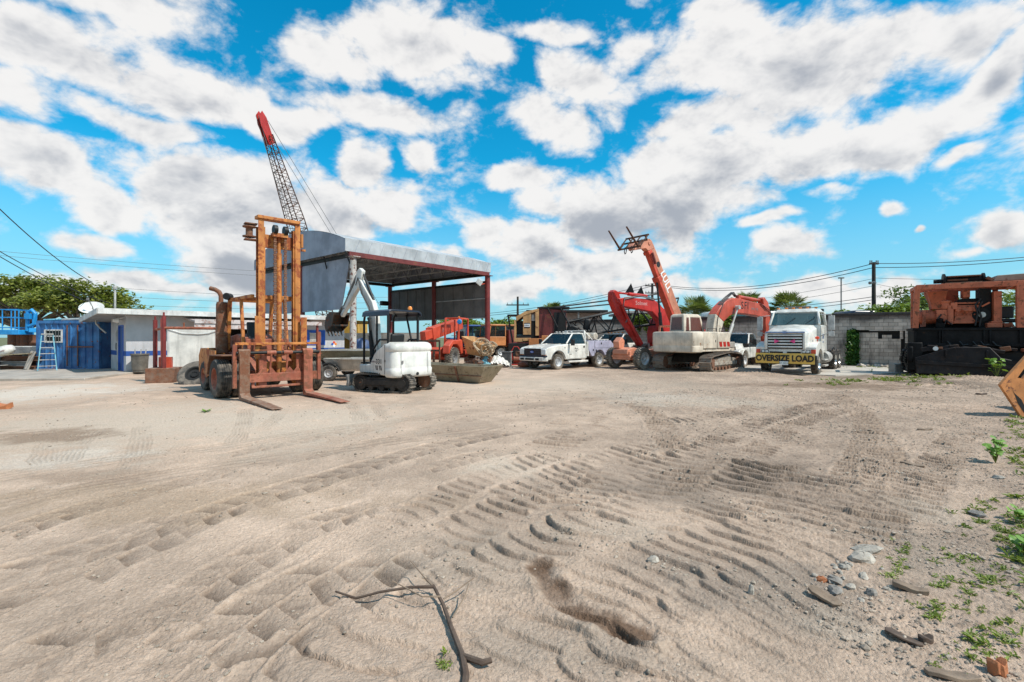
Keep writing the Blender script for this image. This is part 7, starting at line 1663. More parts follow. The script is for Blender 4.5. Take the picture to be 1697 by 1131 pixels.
for x0 in (w + .55, w + 1.35): b.bar((x0, -.0, zt1 + .02), (x0 + .62, -.4, zf + .95), .07, .07)
b.bar((0.05, .1, zf), (-.25, .1, zt0 + .05), .12, .1); b.build('gantry_strut', M['black'], t)
b = MB(); b.bb((w - .1, .0, zt1 + .0), (xc - xa + .2, 1.5, zt1 + .1)); b.bb((-.25, 0, zt0 - .02), (.5, 1.6, zt0 + .06)); b.build('roof_plank', M['black'], t)
b = MB(); b.bb((-.2, -.2, .75), (3.4, 2.4, 1.3)); b.bb((-.1, -.25, .3), (3.2, -.1, .7)); b.build('carrier', M['dark'], t, .02)
b = MB(); b.bb((1.1, -.3, 1.0), (2.6, .1, 1.62)); b.bb((1.9, -.3, 1.62), (2.3, 0, 1.8)); b.build('carrier_box', M['orange'], t, .02)
for xx in (.3, 1.4, 2.6):
    wheel(t, (xx, 0.0, .5), .5, .32, .55, 'block', side=-1)
b = MB(); p0 = Vector((w + .6, .6, 1.95)); p1 = Vector((X(1100, 34) - xa, 3.2, 3.55)); lattice(b, p0, p1, .9, 1.5, 12, .065, .04); b.build('boom', M['black'], t)
b = MB(); b.tube([Vector((w + .3, .3, zt1)), Vector((X(1012, 31.5) - xa, 1.2, Z(498, 31.5))), Vector((X(1100, 33) - xa, 2.4, Z(487, 33)))], .05, 6); b.tube([Vector((w + .3, .9, zt1 - .1)), Vector((X(1012, 31.5) - xa, 1.8, Z(504, 31.5))), Vector((X(1100, 33) - xa, 2.8, Z(495, 33)))], .05, 6); b.build('pendant_bar', M['black'], t)
b = MB(); b.box((w + 2.1, .2, 2.2), (.7, .5, .5), (0, .3, 0)); b.box((w + 3.0, .3, 2.5), (.4, .4, .7), (0, .2, 0)); b.build('boom_winch', M['black'], t, .1)
for k, (px, py) in enumerate(((1032, 484), (1048, 489))):
    b = MB(); q = Vector((X(px, 33) - xa, 2.3, Z(py, 33))); b.prism([(q.x - .3, q.z - .2), (q.x + .3, q.z - .15), (q.x + .1, q.z + .45)], 'xz', 2.1, 2.3); b.build('sheave_bracket', M['black'], t)

# ================================================================ low buildings and trucks beyond
def hut(px0, px1, d, ytop, dep, label, wallm, roofm, over=.5):
    x0, x1 = X(px0, d), X(px1, d); z1 = Z(ytop, d); t = thing('outbuilding', label, 'building', ((x0 + x1) / 2, d, 0)); h = (x1 - x0) / 2
    b = MB(); b.bb((-h, 1.5, 0), (h, dep, z1 - .25)); b.build('wall', M[wallm], t)
    b = MB(); b.bb((-h - over, 0, z1 - .25), (h + over, dep + .3, z1)); b.build('roof', M[roofm], t, .03)
    for k in range(4):
        b = MB(); xx = -h + .2 + k * (2 * h - .4) / 3; b.bb((xx - .09, .1, 0), (xx + .09, .28, z1 - .25)); b.build('post', M['grey_p'], t)
hut(880, 1000, 52, 514, 9, 'open fronted building with flat dark roof beyond the lattice boom', 'pinkw', 'dark')
hut(1046, 1130, 50, 515, 9, 'dark open building behind the red excavator boom', 'dark', 'roofing')
def worktruck(px, d, label, cabm, yaw=205, box=True):
    t = thing('work_truck', label, 'truck', (X(px, d), d, 0), R(yaw), 'trucks parked behind the shed')
    b = MB(); b.bb((-1.3, -1.1, 1.0), (.2, 1.1, 1.75)); b.bb((.2, -.8, .9), (1.5, .8, 1.65)); b.bb((-1.3, -1.1, 2.6), (.1, 1.1, 2.75))
    for x_, y_ in ((-1.25, -1.05), (-1.25, 1.05), (.05, -1.05), (.05, 1.05)): b.bar((x_ + (.12 if x_ > 0 else 0), y_, 1.75), (x_, y_, 2.6), .12, .1)
    b.build('cab', M[cabm], t, .06)
    b = MB(); b.quad((.16, -1.0, 1.76), (.16, 1.0, 1.76), (.06, 1.0, 2.6), (.06, -1.0, 2.6)); b.build('windshield', M['glass_l'], t)
    for s in (-1, 1):
        b = MB(); b.quad((-1.2, s * 1.08, 1.76), (.1, s * 1.08, 1.76), (.02, s * 1.08, 2.6), (-1.2, s * 1.08, 2.6)); b.build('side_window', M['glass'], t)
        b = MB(); b.bb((1.48, s * .5, 1.15), (1.52, s * .75, 1.4)); b.build('headlight', M['lamp'], t)
        for xx in (.9, -3.2): wheel(t, (xx, s * .95, .5), .5, .3, .58, 'block', side=s)
    b = MB(); b.bb((1.5, -.55, 1.0), (1.53, .55, 1.55)); b.bb((1.4, -1.1, .55), (1.65, 1.1, .85)); b.bb((-4.6, -.5, .6), (1.4, .5, .9)); b.build('front_bumper', M['black'], t, .02)
    if box:
        b = MB(); b.bb((-5.0, -1.2, .95), (-1.5, 1.2, 2.3)); b.build('dump_body', M['maroon' if cabm == 'orange' else 'orange'], t, .04)
for a in ((806, 40, 'orange work truck with pale windshield left of the dark red shed post', 'orange'), (838, 41, 'orange work truck just right of the dark red shed post', 'orange'), (768, 42, 'dark work truck seen through the red telehandler cab', 'blue_d'), (862, 44, 'orange truck half hidden behind the tan crane', 'orange')): worktruck(*a)
t = thing('backhoe_loader', 'yellow machine glimpsed between the office and the mini excavator', 'loader', (X(590, 38), 38, 0), R(200))
b = MB(); b.bb((-1.6, -.9, .7), (1.4, .9, 1.7)); b.bb((-1.7, -1.0, 2.75), (.4, 1.0, 2.95)); b.build('body', M['yel'], t, .06)
b = MB()
for x_ in (-1.5, .2):
    for y_ in (-.85, .85): b.bar((x_, y_, 1.7), (x_, y_, 2.8), .1, .1)
b.bb((-1.65, -.95, 1.7), (-1.5, .95, 2.7)); b.build('cab', M['yel'], t, .02)
for s in (-1, 1):
    wheel(t, (-1.2, s * 1.0, .7), .7, .4, .55, 'lug', side=s); wheel(t, (1.1, s * .9, .45), .45, .3, .55, 'lug', side=s)
b = MB(); b.bb((1.5, -1.1, .2), (2.0, 1.1, .9)); b.build('bucket', M['yel'], t, .05)
def boat(loc, yaw, L_, wd, z0_, z1_, mat, label, group=None, flatb=False, name='boat'):
    t = thing(name, label, 'boat', loc, R(yaw), group); b = MB(); rings = []
    for f, ww, zz in ((0, .9, 0), (.3, 1, 0), (.65, .92, .03), (.88, .55 if not flatb else .85, .35), (1, .08 if not flatb else .72, .8)):
        x = -L_ / 2 + L_ * f; w_ = wd / 2 * ww; zl = z0_ + (z1_ - z0_) * zz; th = .05
        rings.append([(x, -w_, z1_), (x, -w_ * .72, zl), (x, w_ * .72, zl), (x, w_, z1_), (x, w_ - th, z1_), (x, w_ * .7 - th, zl + .06), (x, -w_ * .7 + th, zl + .06), (x, -w_ + th, z1_)])
    b.loft(rings, smooth=False); b.build('hull', M[mat], t, .015)
    b = MB()
    for f in (.25, .6): b.bb((-L_ / 2 + L_ * f, -wd * .42, z1_ - .12), (-L_ / 2 + L_ * f + .25, wd * .42, z1_ - .08))
    b.build('thwart', M[mat], t)
    b = MB(); 
    for s in (-1, 1): b.bar((-L_ / 2, s * wd * .46, z1_), (L_ * .15, s * wd * .5, z1_), .06, .05)
    b.build('gunwale', M['alu'], t); return t
boat((X(640, 37), 37, 0), 190, 6.5, 2.2, 1.0, 2.0, 'bobwhite', 'white fibreglass boat on a trailer under the shed behind the mini excavator')
for xx in (-1, 1.2):
    pass
t = thing('boat_trailer', 'dark trailer under the white boat inside the shed', 'trailer', (X(640, 37), 37, 0), R(190))
b = MB(); b.bb((-2.5, -.8, .7), (2.2, -.7, .98)); b.bb((-2.5, .7, .7), (2.2, .8, .98)); b.bb((-.6, -.7, .7), (-.4, .7, .95)); b.build('frame', M['black'], t)
for s in (-1, 1): wheel(t, (-.5, s * 1.05, .36), .36, .24, .55, 'road', side=s)
t = thing('tarp_bundle', 'dark blue tarp wrapped bundle beside the flaking shed post', 'tarp', (X(600, 30.5), 30.5, 0))
rg = random.Random(9)
def blobmesh(rx_, ry_, rz_, seed, rough=.25, n=14, m=10):
    b = MB(); rings = []
    for i in range(m + 1):
        a = PI * i / m - PI / 2; rings.append([(rx_ * math.cos(a) * math.cos(2 * PI * j / n) * (1 + rough * math.sin(3 * j + seed + i * 1.7)), ry_ * math.cos(a) * math.sin(2 * PI * j / n) * (1 + rough * math.cos(2 * j + i * 2.1 + seed)), rz_ * (1 + math.sin(a)) * (1 + rough * .5 * math.sin(j * 2.3 + i))) for j in range(n)])
    b.loft(rings, cap=False); return b
b = blobmesh(.6, .5, .78, 2, .16); b.build('cover', M['navyb'], t)
b = MB(); b.tube([(-.5, -.4, .5), (0, -.55, .7), (.5, -.35, .6)], .02, 6); b.build('rope', M['alu'], t)

# ================================================================ boats and trough by the mini excavator
a = R(146)
t = thing('steel_trough', 'long grey brown flared steel trough lying on the sand behind the mini excavator', 'trough', (-1.29 + .30, 17.55 + .42, 0), a)
L_, wb_, wt_, h_ = 3.6, .75, 1.25, .64
b = MB(); th = .035
def ringt(x, w_, z_, i=0): return [(x, -w_ / 2 + i, z_), (x, w_ / 2 - i, z_)]
o0 = [(0, -wb_ / 2, .02), (L_, -wb_ / 2, .02), (L_, wb_ / 2, .02), (0, wb_ / 2, .02)]; o1 = [(-.42, -wt_ / 2, h_), (L_ + .42, -wt_ / 2, h_), (L_ + .42, wt_ / 2, h_), (-.42, wt_ / 2, h_)]
i1 = [(-.42 + .07, -wt_ / 2 + .06, h_), (L_ + .35, -wt_ / 2 + .06, h_), (L_ + .35, wt_ / 2 - .06, h_), (-.35, wt_ / 2 - .06, h_)]; i0 = [(.04, -wb_ / 2 + .03, .06), (L_ - .04, -wb_ / 2 + .03, .06), (L_ - .04, wb_ / 2 - .03, .06), (.04, wb_ / 2 - .03, .06)]
b.loft([o0, o1, i1, i0], smooth=False); b.build('hull', M['bronze'], t, .01)
b = MB()
for s in (-1, 1):
    for x in (.95, 2.4): b.bar((x, s * (wb_ / 2 + .02), .04), (x, s * (wt_ / 2 + .02), h_ - .02), .08, .04, up=(0, s, 0))
    b.bar((-.2, s * (wb_ / 2 + .13), .28), (L_ + .15, s * (wb_ / 2 + .13), .28), .02, .03)
b.build('rib', M['rusty'], t)
boat((X(560, 20.5), 20.6, 0), 182, 4.6, 1.5, .72, 1.16, 'bronze', 'long dull brown flat bottomed boat behind the forklift forks', 'small boats behind the mini excavator', True)
boat((X(590, 19.3), 19.2, 0), 176, 2.6, 1.1, .42, .86, 'alu2', 'short pale pointed boat in front of the long brown boat', 'small boats behind the mini excavator')
t = thing('flatbed_trailer', 'low black and white trailer frame under the small boats', 'trailer', (X(575, 19.8), 19.9, 0), R(3))
b = MB(); b.bb((-2.4, -1.0, .36), (2.0, -.88, .46)); b.bb((-2.4, 1.2, .36), (2.0, 1.32, .5)); 
for x in (-2.2, -.6, 1.0): b.bb((x, -1.0, .3), (x + .1, 1.32, .36))
b.build('frame', M['bobwhite'], t)
b = MB(); b.bb((-1.8, .2, .46), (1.8, .3, .72)); b.bb((-1.8, 1.0, .5), (1.8, 1.1, .72)); b.bb((-.9, -1.0, .46), (.9, -.9, .42)); b.build('bunk', M['black'], t)
for s, y in ((-1, -1.12), (1, 1.45)):
    wheel(t, (-.4, y, .3), .3, .2, .55, 'road', side=s)
    b = MB(); b.tube([(-.4 + .4 * math.cos(R(q)), y, .3 + .38 * math.sin(R(q))) for q in range(10, 171, 20)], .05, 6); b.build('mudguard', M['black'], t)
b = MB(); b.bar((-1.3, -1.3, .06), (.5, -1.45, .07), .18, .1); tag(b.build('timber', M['slab'], None, .01), 'grey timber lying on the sand before the boat trailer', 'timber')

# ================================================================ junk between shed and pickup
dJ = 27.6
t = thing('feed_hopper', 'rusty tan tilted hopper on a dark frame beside the red shed post', 'hopper', (X(795, dJ), dJ, 0), R(-20)); 
b = MB(); b.loft([[(-.5, -.6, .75), (.35, -.6, .6), (.35, .6, .6), (-.5, .6, .75)], [(-.75, -.85, 1.75), (.75, -.85, 1.15), (.75, .85, 1.15), (-.75, .85, 1.75)], [(-.68, -.78, 1.73), (.66, -.78, 1.17), (.66, .78, 1.17), (-.68, .78, 1.73)], [(-.42, -.5, .85), (.3, -.5, .72), (.3, .5, .72), (-.42, .5, .85)]], smooth=False); b.build('bin', M['crane_y'], t, .01)
b = MB(); b.bb((-.7, -.6, .3), (.9, -.45, .5)); b.bb((-.7, .45, .3), (.9, .6, .5))
for x in (-.6, .3, .8): b.bb((x, -.55, 0), (x + .1, .55, .6))
b.build('frame', M['rusty'], t)
for k, (px, py, r_, lb, d_) in enumerate(((800, 573, .42, 'coil of tan hose draped over the tilted hopper', dJ - .9), (808, 580, .36, 'second lighter hose loop hanging from the hopper rim', dJ - 1.0), (815, 573, .32, 'pale hose loop hanging by the foot of the dark red post', dJ - .2))):
    b = MB()
    r3 = random.Random(k + 5)
    for q in range(4):
        e1, e2, ph_ = r3.uniform(.75, 1.1), r3.uniform(.5, .95), r3.uniform(0, 6)
        pts = [(r_ * e1 * math.cos(a_) + .05 * q * math.sin(3 * a_ + ph_), .05 * q + .22 * math.sin(a_ + ph_), r_ * e2 * math.sin(a_) + .05 * math.sin(2 * a_ + ph_) - .03 * q) for a_ in [2 * PI * j / 24 for j in range(24)]]
        b.tube(pts, .032, 7, closed=True)
    tag(b.build('hose_coil', M['hose'], None, loc=(X(px, d_), d_, Z(py, d_)), rot=(0, .5 if k < 2 else 0, .3)), lb, 'hose', 'hose coils on the junk')
t = thing('plastic_sheeting', 'crumpled white plastic sheeting heaped beside the grey bin', 'sheeting', (X(823, 27.2), 27.2, 0))
rg = random.Random(14); bmx = MB(); nx_, ny_ = 22, 14
V = [[(-.75 + 1.5 * i / nx_, -.45 + .9 * j / ny_, max(0, .62 * math.exp(-((i / nx_ - .5) * 2.1) ** 2 - ((j / ny_ - .5) * 2) ** 2) + rg.uniform(-.07, .07)) + .03) for i in range(nx_ + 1)] for j in range(ny_ + 1)]
bmx.loft(V, cap=False, smooth=False, closed=False); bmx.build('sheet', M['bobwhite'], t)
b = blobmesh(.22, .2, .3, 3, .2, 9, 6); b.build('paper_bag', M['lad'], t, loc=(-.6, -.25, 0))
t = thing('wheelie_bin', 'dark grey wheeled bin between white sheeting and the red compressor', 'bin', (X(840, 27.6), 27.4, 0))
b = MB(); b.loft([[(-.24, -.22, .06), (.24, -.22, .06), (.24, .22, .06), (-.24, .22, .06)], [(-.28, -.27, .85), (.28, -.27, .85), (.28, .27, .85), (-.28, .27, .85)], [(-.24, -.23, .85), (.24, -.23, .85), (.24, .23, .85), (-.24, .23, .85)], [(-.2, -.18, .12), (.2, -.18, .12), (.2, .18, .12), (-.2, .18, .12)]], smooth=False); b.build('tub', M['grey_d'], t, .02)
b = MB(); b.bb((-.3, -.3, .83), (.3, .32, .88)); b.build('rim', M['grey_d'], t)
for s in (-1, 1):
    b = MB(); b.cyl((s * .24, .24, .09), (s * .29, .24, .09), .09, 12); b.build('wheel', M['blackp'], t)
t = thing('air_compressor', 'small rusty red compressor cart with a curved handle behind the pickup front', 'compressor', (X(862, 27.8), 27.8, 0))
b = MB(); b.cyl((-.4, 0, .42), (.5, 0, .42), .2, 16); b.build('tank', M['fork_r'], t, .03)
b = MB(); b.box((-.1, 0, .75), (.35, .3, .28)); b.cyl((.25, -.1, .7), (.25, .12, .7), .16, 14); b.build('motor', M['rusty'], t, .03)
b = MB(); b.tube([(-.45, -.2, .4), (-.5, -.2, .9), (-.35, -.2, 1.15), (-.15, -.2, 1.15), (.1, -.2, .8)], .025, 8); b.bb((-.55, -.3, .1), (.6, .3, .16)); b.build('handle_frame', M['redm'], t)
for s in (-1, 1): wheel(t, (.4, s * .28, .14), .14, .08, .5, 'road', side=s)
b = MB(); b.cyl((X(847, 27.0), 27.0, 0), (X(847, 27.0), 27.05, .9), .02, 8); b.bar((X(845, 27), 27, .9), (X(850, 27), 27, .9), .03, .03); b.bb((X(845, 27), 26.85, .0), (X(850, 27), 27.0, .04)); tag(b.build('hand_truck', M['alu'], None), 'small pale hand truck standing in front of the grey bin', 'hand truck')
rg = random.Random(21)
for k, (px, d_, mt, lb) in enumerate(((779, 27.0, 'rusty', 'rusty flat steel box low in front of the hopper'), (803, 26.9, 'lad', 'pale blue green bag at the foot of the hopper'), (790, 26.6, 'blk_r', 'black steel bracket lying before the hopper'), (868, 27.0, 'fork_r', 'rusty red steel tray on the ground left of the pickup'), (876, 27.3, 'rusty', 'rusty engine part on the ground behind the pickup tyre'))):
    b = blobmesh(.35, .25, .18 + .05 * (k % 3), k, .22, 10, 6); tag(b.build('scrap_part', M[mt], None, loc=(X(px, d_), d_, 0)), lb, 'scrap', 'scrap parts round the hopper')

# ================================================================ poles and wires
def pole(px, d, top, r, label, arms=(), extra=None):
    t = thing('utility_pole', label, 'pole', (X(px, d), d, 0)); z = Z(top, d)
    b = MB(); b.cyl((0, 0, 0), (0, 0, z), r * 1.2, 10, r * .85); b.build('post', M['pole'], t)
    for (dz, w_) in arms:
        b = MB(); b.bb((-w_, -.09, z - dz - .06), (w_, .03, z - dz + .06)); a = b.build('crossarm', M['pole'], t)
        for k in (-.9, -.5, .5, .9):
            b = MB(); b.cyl((w_ * k, -.03, z - dz + .06), (w_ * k, -.03, z - dz + .26), .04, 6); b.build('insulator', M['grey_p'], a)
    return t, z
t, z = pole(858, 55, 492, .14, 'distant utility pole with one crossarm above the tan crane', ((.95, 1.3),))
t, z = pole(1081, 60, 470, .16, 'utility pole with a crossarm behind the raised telehandler boom', ((.3, .9), (1.2, .9)))
b = MB(); b.lathe([(.001, 0), (.3, 0), (.3, .9), (.2, 1.0), (.001, 1.05)], 14, (-.45, 0, z - 2.6)); b.build('transformer', M['lad'], t)
t, z = pole(1448, 38, 435, .15, 'tall dark utility pole with twin floodlights right of the banner truck', ((.12, .35),))
b = MB(); b.bar((0, -.1, z - 1.55), (-.45, -.25, z - 1.6), .06, .06)
for x_ in (-.15, -.45): b.lathe([(.001, -.1), (.06, -.1), (.12, .12), (.001, .12)], 12, (x_, -.3, z - 1.65), 'y')
b.build('floodlight', M['grey_p'], t)
t = thing('light_mast', 'thin pale mast left of the tall dark utility pole', 'mast', (X(1394, 48), 48, 0)); b = MB(); b.cyl((0, 0, 0), (0, 0, Z(461, 48)), .06, 8); b.build('post', M['grey_p'], t); b = MB(); b.box((0, 0, Z(461, 48)), (.5, .2, .12)); b.build('lamp_head', M['grey_p'], t)
def wire(a, b2, sag, r, label, grp, n=16, mat='blackp'):
    a, b2 = Vector(a), Vector(b2); pts = [a.lerp(b2, k / n) - Vector((0, 0, sag * 4 * (k / n) * (1 - k / n))) for k in range(n + 1)]
    b = MB(); b.tube(pts, r, 5); tag(b.build('power_line', M[mat], None), label, 'wire', grp)
V3 = lambda px, py, d: Vector((X(px, d), d, Z(py, d)))
p3, p2, p1 = V3(1448, 437, 38), V3(1082, 470, 60), V3(858, 505, 55)
for k in (0, 1):
    o = Vector((0, 0, -.32 * k)); wire(p2 + o * .5, p3 + o, 1.2, .028, ['upper main cable between the two utility poles', 'lower main cable between the two utility poles'][k], 'main cables')
    wire(p3 + o, V3(1790, 417, 33) + o * .5, .25, .026, ['upper main cable running right from the tall pole', 'lower main cable running right from the tall pole'][k], 'main cables')
    wire(p2 + o, V3(780, 522, 75) + o, .6, .03, ['upper cable running left behind the red arm', 'lower cable running left behind the red arm'][k], 'main cables')
for k, (a, b2, r, lb) in enumerate(((V3(1448, 462, 38), V3(1240, 498, 62), .016, 'thin wire from the tall pole down left, highest'), (V3(1448, 474, 38), V3(1230, 508, 62), .016, 'thin wire from the tall pole down left, second'), (V3(1448, 492, 38), V3(1250, 512, 50), .024, 'thicker low wire left of the tall pole'), (V3(1448, 497, 38), V3(1255, 517, 50), .024, 'lowest wire left of the tall pole'), (V3(1448, 461, 38), V3(1700, 460, 45), .016, 'thin level wire right of the tall pole'), (V3(1448, 470, 38), V3(1560, 482, 30), .012, 'thin stay wire from the tall pole behind the rig'), (V3(1448, 490, 38), V3(1530, 492, 40), .016, 'short low wire right of the tall pole'))): wire(a, b2, .15, r, lb, 'thin wires at the tall pole')
wire(V3(-30, 318, 15), V3(152, 468, 23.2), .22, .018, 'thick black service cable dropping from upper left to the office roof', 'service cables', mat='blackp')
wire(V3(-30, 400, 16), V3(190, 545 - 40, 34), .25, .016, 'upper of two wires crossing in front of the left tree', 'service cables'); wire(V3(-30, 408, 16), V3(190, 516, 34), .25, .016, 'lower of two wires crossing in front of the left tree', 'service cables')
for k, (y0, y1) in enumerate(((413, 462), (420, 470), (505, 508), (492, 500), (478, 492))):
    wire(V3(-40 if k < 2 else 200, y0, 62), V3(700, y1, 75), .5, .022, ['highest faint wire crossing the whole left sky', 'second faint wire crossing the left sky', 'faint wire just over the office roof', 'faint wire a little above the office roof', 'faint wire midway above the office roof'][k], 'faint far wires', mat='grey_p')
# ================================================================ what lies on the sand
rg = random.Random(77)
M['stone'] = flat('pale_limestone', (.40, .35, .29), .9, var=.3, sc=9, bmp=.5)
M['stone_d'] = flat('grey_stone', (.25, .22, .19), .9, var=.3, sc=9, bmp=.5)
M['clod'] = flat('soil_clods', (.33, .265, .205), .95, var=.45, sc=3.0, bmp=.4)
M['wood'] = paint('weathered_wood', (.24, .165, .11), .85, dirt=.1, streak=.5, sc=6, bmp=.4)
M['wood_d'] = paint('dark_broken_wood', (.085, .05, .032), .85, dirt=.08, streak=.5, sc=6, bmp=.4)
M['brick'] = flat('broken_red_brick', (.42, .15, .06), .9, sc=8, bmp=.4)
# crumbs of soil and gravel: beyond counting
b = MB(); ico = [(0, 0, 1), (.9, 0, .35), (.28, .85, .3), (-.72, .53, .35), (-.72, -.53, .3), (.28, -.85, .35), (.7, .5, -.5), (-.27, .83, -.5), (-.87, 0, -.5), (-.27, -.83, -.5), (.7, -.5, -.5)]
icf = [(0, 1, 2), (0, 2, 3), (0, 3, 4), (0, 4, 5), (0, 5, 1), (1, 6, 2), (2, 7, 3), (3, 8, 4), (4, 9, 5), (5, 10, 1), (6, 7, 2), (7, 8, 3), (8, 9, 4), (9, 10, 5), (10, 6, 1)]
clv, clf = [], []
for k in range(30000):
    d = 1.5 * (16 / 1.5) ** (rg.random() ** .85); u = rg.uniform(-1.12, 1.12); x = u * d
    dens = .18 + .82 * min(1, max(0, (u + .35) / .9)); 
    if rg.random() > dens: continue
    if perlin(np.array([x * .9]), np.array([d * .9]))[0] < -.1 + .35 * rg.random(): continue
    s = min(.045, .003 + .0055 * rg.random() ** 2 * 1.6 + .0008 * d + (.016 * rg.random() if rg.random() < .05 else 0)); o = len(clv); c = Vector((x, d, gz(x, d) + s * .25)); ra = rg.random() * 6.28; ca, sa = math.cos(ra), math.sin(ra); sx_, sy_, sz_ = s * rg.uniform(.7, 1.3), s * rg.uniform(.7, 1.3), s * rg.uniform(.5, .95)
    for (px, py, pz) in ico:
        j = 1 + rg.uniform(-.22, .22); px, py, pz = px * sx_ * j, py * sy_ * j, pz * sz_ * j; clv.append((c.x + px * ca - py * sa, c.y + px * sa + py * ca, c.z + pz))
    clf += [tuple(i + o for i in f) for f in icf]
b.v, b.f, b.sm = clv, clf, [False] * len(clf)
o = b.build('gravel', M['clod'], None); o['kind'] = 'stuff'; o['label'] = 'loose crumbs of soil and gravel strewn over the churned sand'; o['category'] = 'gravel'
def rock(px, py, w, h, d_, mt, label, grp='pale rubble stones near the right foreground', name='stone', cat='stone'):
    g = G(px, py); b = MB(); r2 = random.Random(int(px * 7 + py)); rings = []
    for i in range(6):
        a = -PI / 2 + PI * i / 5; rings.append([(w * math.cos(a) * math.cos(q) * (1 + r2.uniform(-.3, .3)), d_ * math.cos(a) * math.sin(q) * (1 + r2.uniform(-.3, .3)), h * math.sin(a) * (1 + r2.uniform(-.1, .1))) for q in [2 * PI * j / 8 for j in range(8)]])
    b.loft(rings, smooth=False); o = b.build(name, M[mt], None, 0, loc=(g.x, g.y, gz(g.x, g.y) + h * .3), rot=(r2.uniform(-.15, .15), r2.uniform(-.15, .15), r2.uniform(0, 3))); return tag(o, label, cat, grp)
for a in ((1429, 930, .10, .05, .075, 'stone', 'largest pale flat stone of the rubble, angular'), (1438, 913, .11, .035, .06, 'stone', 'flat pale stone just behind the largest one'), (1382, 967, .055, .03, .05, 'stone_d', 'grey stone right of the orange brick bit'), (1410, 978, .035, .025, .03, 'stone', 'small bright stone standing alone below the rubble'), (1385, 983, .06, .025, .045, 'stone_d', 'flat grey stone beside the dark wedge of wood'),
          (1445, 988, .04, .03, .035, 'stone_d', 'dark pointed stone right of the small bright stone'), (1083, 935, .045, .03, .04, 'stone', 'round pale stone half sunk in the middle foreground'), (1430, 960, .05, .02, .03, 'stone', 'thin pale chip between the large stone and the boards'), (1400, 945, .045, .025, .035, 'stone', 'pale chip left of the largest stone'), (1620, 855, .08, .035, .06, 'stone_d', 'broad flat grey stone near the right edge weeds'), (1655, 792, .07, .03, .05, 'stone', 'pale flat stone below the broad leaved plant'), (1245, 985, .02, .05, .02, 'stone', 'slim white chip in the grouser marks')): rock(*a)
rock(1362, 966, .035, .022, .028, 'brick', 'small orange brick fragment in the rubble', None, 'brick_fragment', 'brick')
# a drift of rubble chips
for k in range(18):
    px, py = 1410 + rg.gauss(0, 38), 950 + rg.gauss(0, 22); rock(px, py, rg.uniform(.012, .03), rg.uniform(.008, .018), rg.uniform(.01, .024), 'stone', 'small pale chip in the drift of rubble at right', 'chips in the drift of rubble', 'stone_chip', 'stone')
def plank(px, py, L_, w, th, yaw, mt, label, tilt=0.0, name='wood_scrap'):
    L_ *= .85; w *= .75
    g = G(px, py); r2 = random.Random(int(px + py)); n = 7; rings = []
    for i in range(n):
        x = -L_ / 2 + L_ * i / (n - 1); ww = w / 2 * (1 + r2.uniform(-.18, .12)) * (.5 if i in (0, n - 1) else 1); dy = r2.uniform(-.05, .05) * w; dz = .25 * th * math.sin(i * 1.3)
        rings.append([(x, -ww + dy, dz), (x, ww + dy, dz), (x, ww + dy, th + dz), (x, -ww + dy, th + dz)])
    b = MB(); b.loft(rings, smooth=False); o = b.build(name, M[mt], None, .003, loc=(g.x, g.y, gz(g.x, g.y) - .004 + abs(math.sin(tilt)) * L_ * .3), rot=(r2.uniform(-.2, .3), tilt, R(yaw))); return tag(o, label, 'wood scrap', 'bits of broken wood on the sand')
plank(1366, 996, .22, .10, .02, -52, 'wood', 'brown wedge of wood standing on edge below the brick bit', .22); plank(1508, 983, .22, .09, .03, -32, 'wood', 'ragged brown wood chunk among the weeds at right', .1); plank(1497, 1062, .2, .14, .012, -40, 'wood_d', 'dark bent strip of wood with a shadowed edge, lower right', .15); plank(1535, 1066, .09, .06, .03, 10, 'wood_d', 'short dark lump at the end of the bent strip')
plank(1578, 1125, .26, .12, .02, -15, 'wood', 'split brown board at the bottom edge'); plank(1655, 1118, .1, .08, .06, 5, 'brick', 'orange brown block at the bottom right corner', 0); plank(1532, 714, .34, .09, .04, 8, 'wood', 'lone brown log lying flat in the mid yard at right'); plank(1512, 772, .3, .1, .02, -50, 'wood', 'flat pale board slanting beside the track marks', .05); plank(1626, 655, .4, .1, .05, 5, 'wood_d', 'dark splinter lying before the black rig'); plank(2, 678, .5, .25, .12, 20, 'brick', 'rusty brown lump at the far left edge of the sand')
# the dry branch
t = thing('dry_branch', 'long dry forked branch with twigs lying on the sand in the foreground', 'branch', (G(720, 992).x, G(720, 992).y, 0))
c0 = Vector((G(720, 992).x, G(720, 992).y, 0))
def bp(px, py, up): g = G(px, py); return Vector((g.x, g.y, gz(g.x, g.y) + up)) - c0
b = MB(); b.tube([bp(556, 984, .035), bp(590, 990, .03), bp(630, 994, .05), bp(680, 990, .06), bp(720, 990, .06)], [.006, .008, .008, .009, .011], 7); b.build('limb', M['wood_d'], t)
b = MB(); b.tube([bp(718, 988, .06), bp(735, 1015, .04), bp(748, 1050, .02), bp(765, 1090, .02), bp(772, 1122, .015), bp(768, 1150, .01)], [.010, .012, .014, .017, .02, .018], 7); b.tube([bp(770, 1095, .02), bp(800, 1108, .03), bp(815, 1106, .04)], [.016, .017, .014], 7); b.build('stem', M['wood_d'], t)
for pts in (((722, 990), (708, 985), (690, 970), (680, 968)), ((735, 1010), (760, 1000), (785, 990)), ((750, 1040), (770, 1015), (777, 998)), ((730, 1005), (700, 1010), (665, 998), (650, 1000))):
    b = MB(); b.tube([bp(px, py, .05 + .03 * k) for k, (px, py) in enumerate(pts)], [.006, .005, .004, .003][:len(pts)], 5); b.build('twig', M['wood'], t)
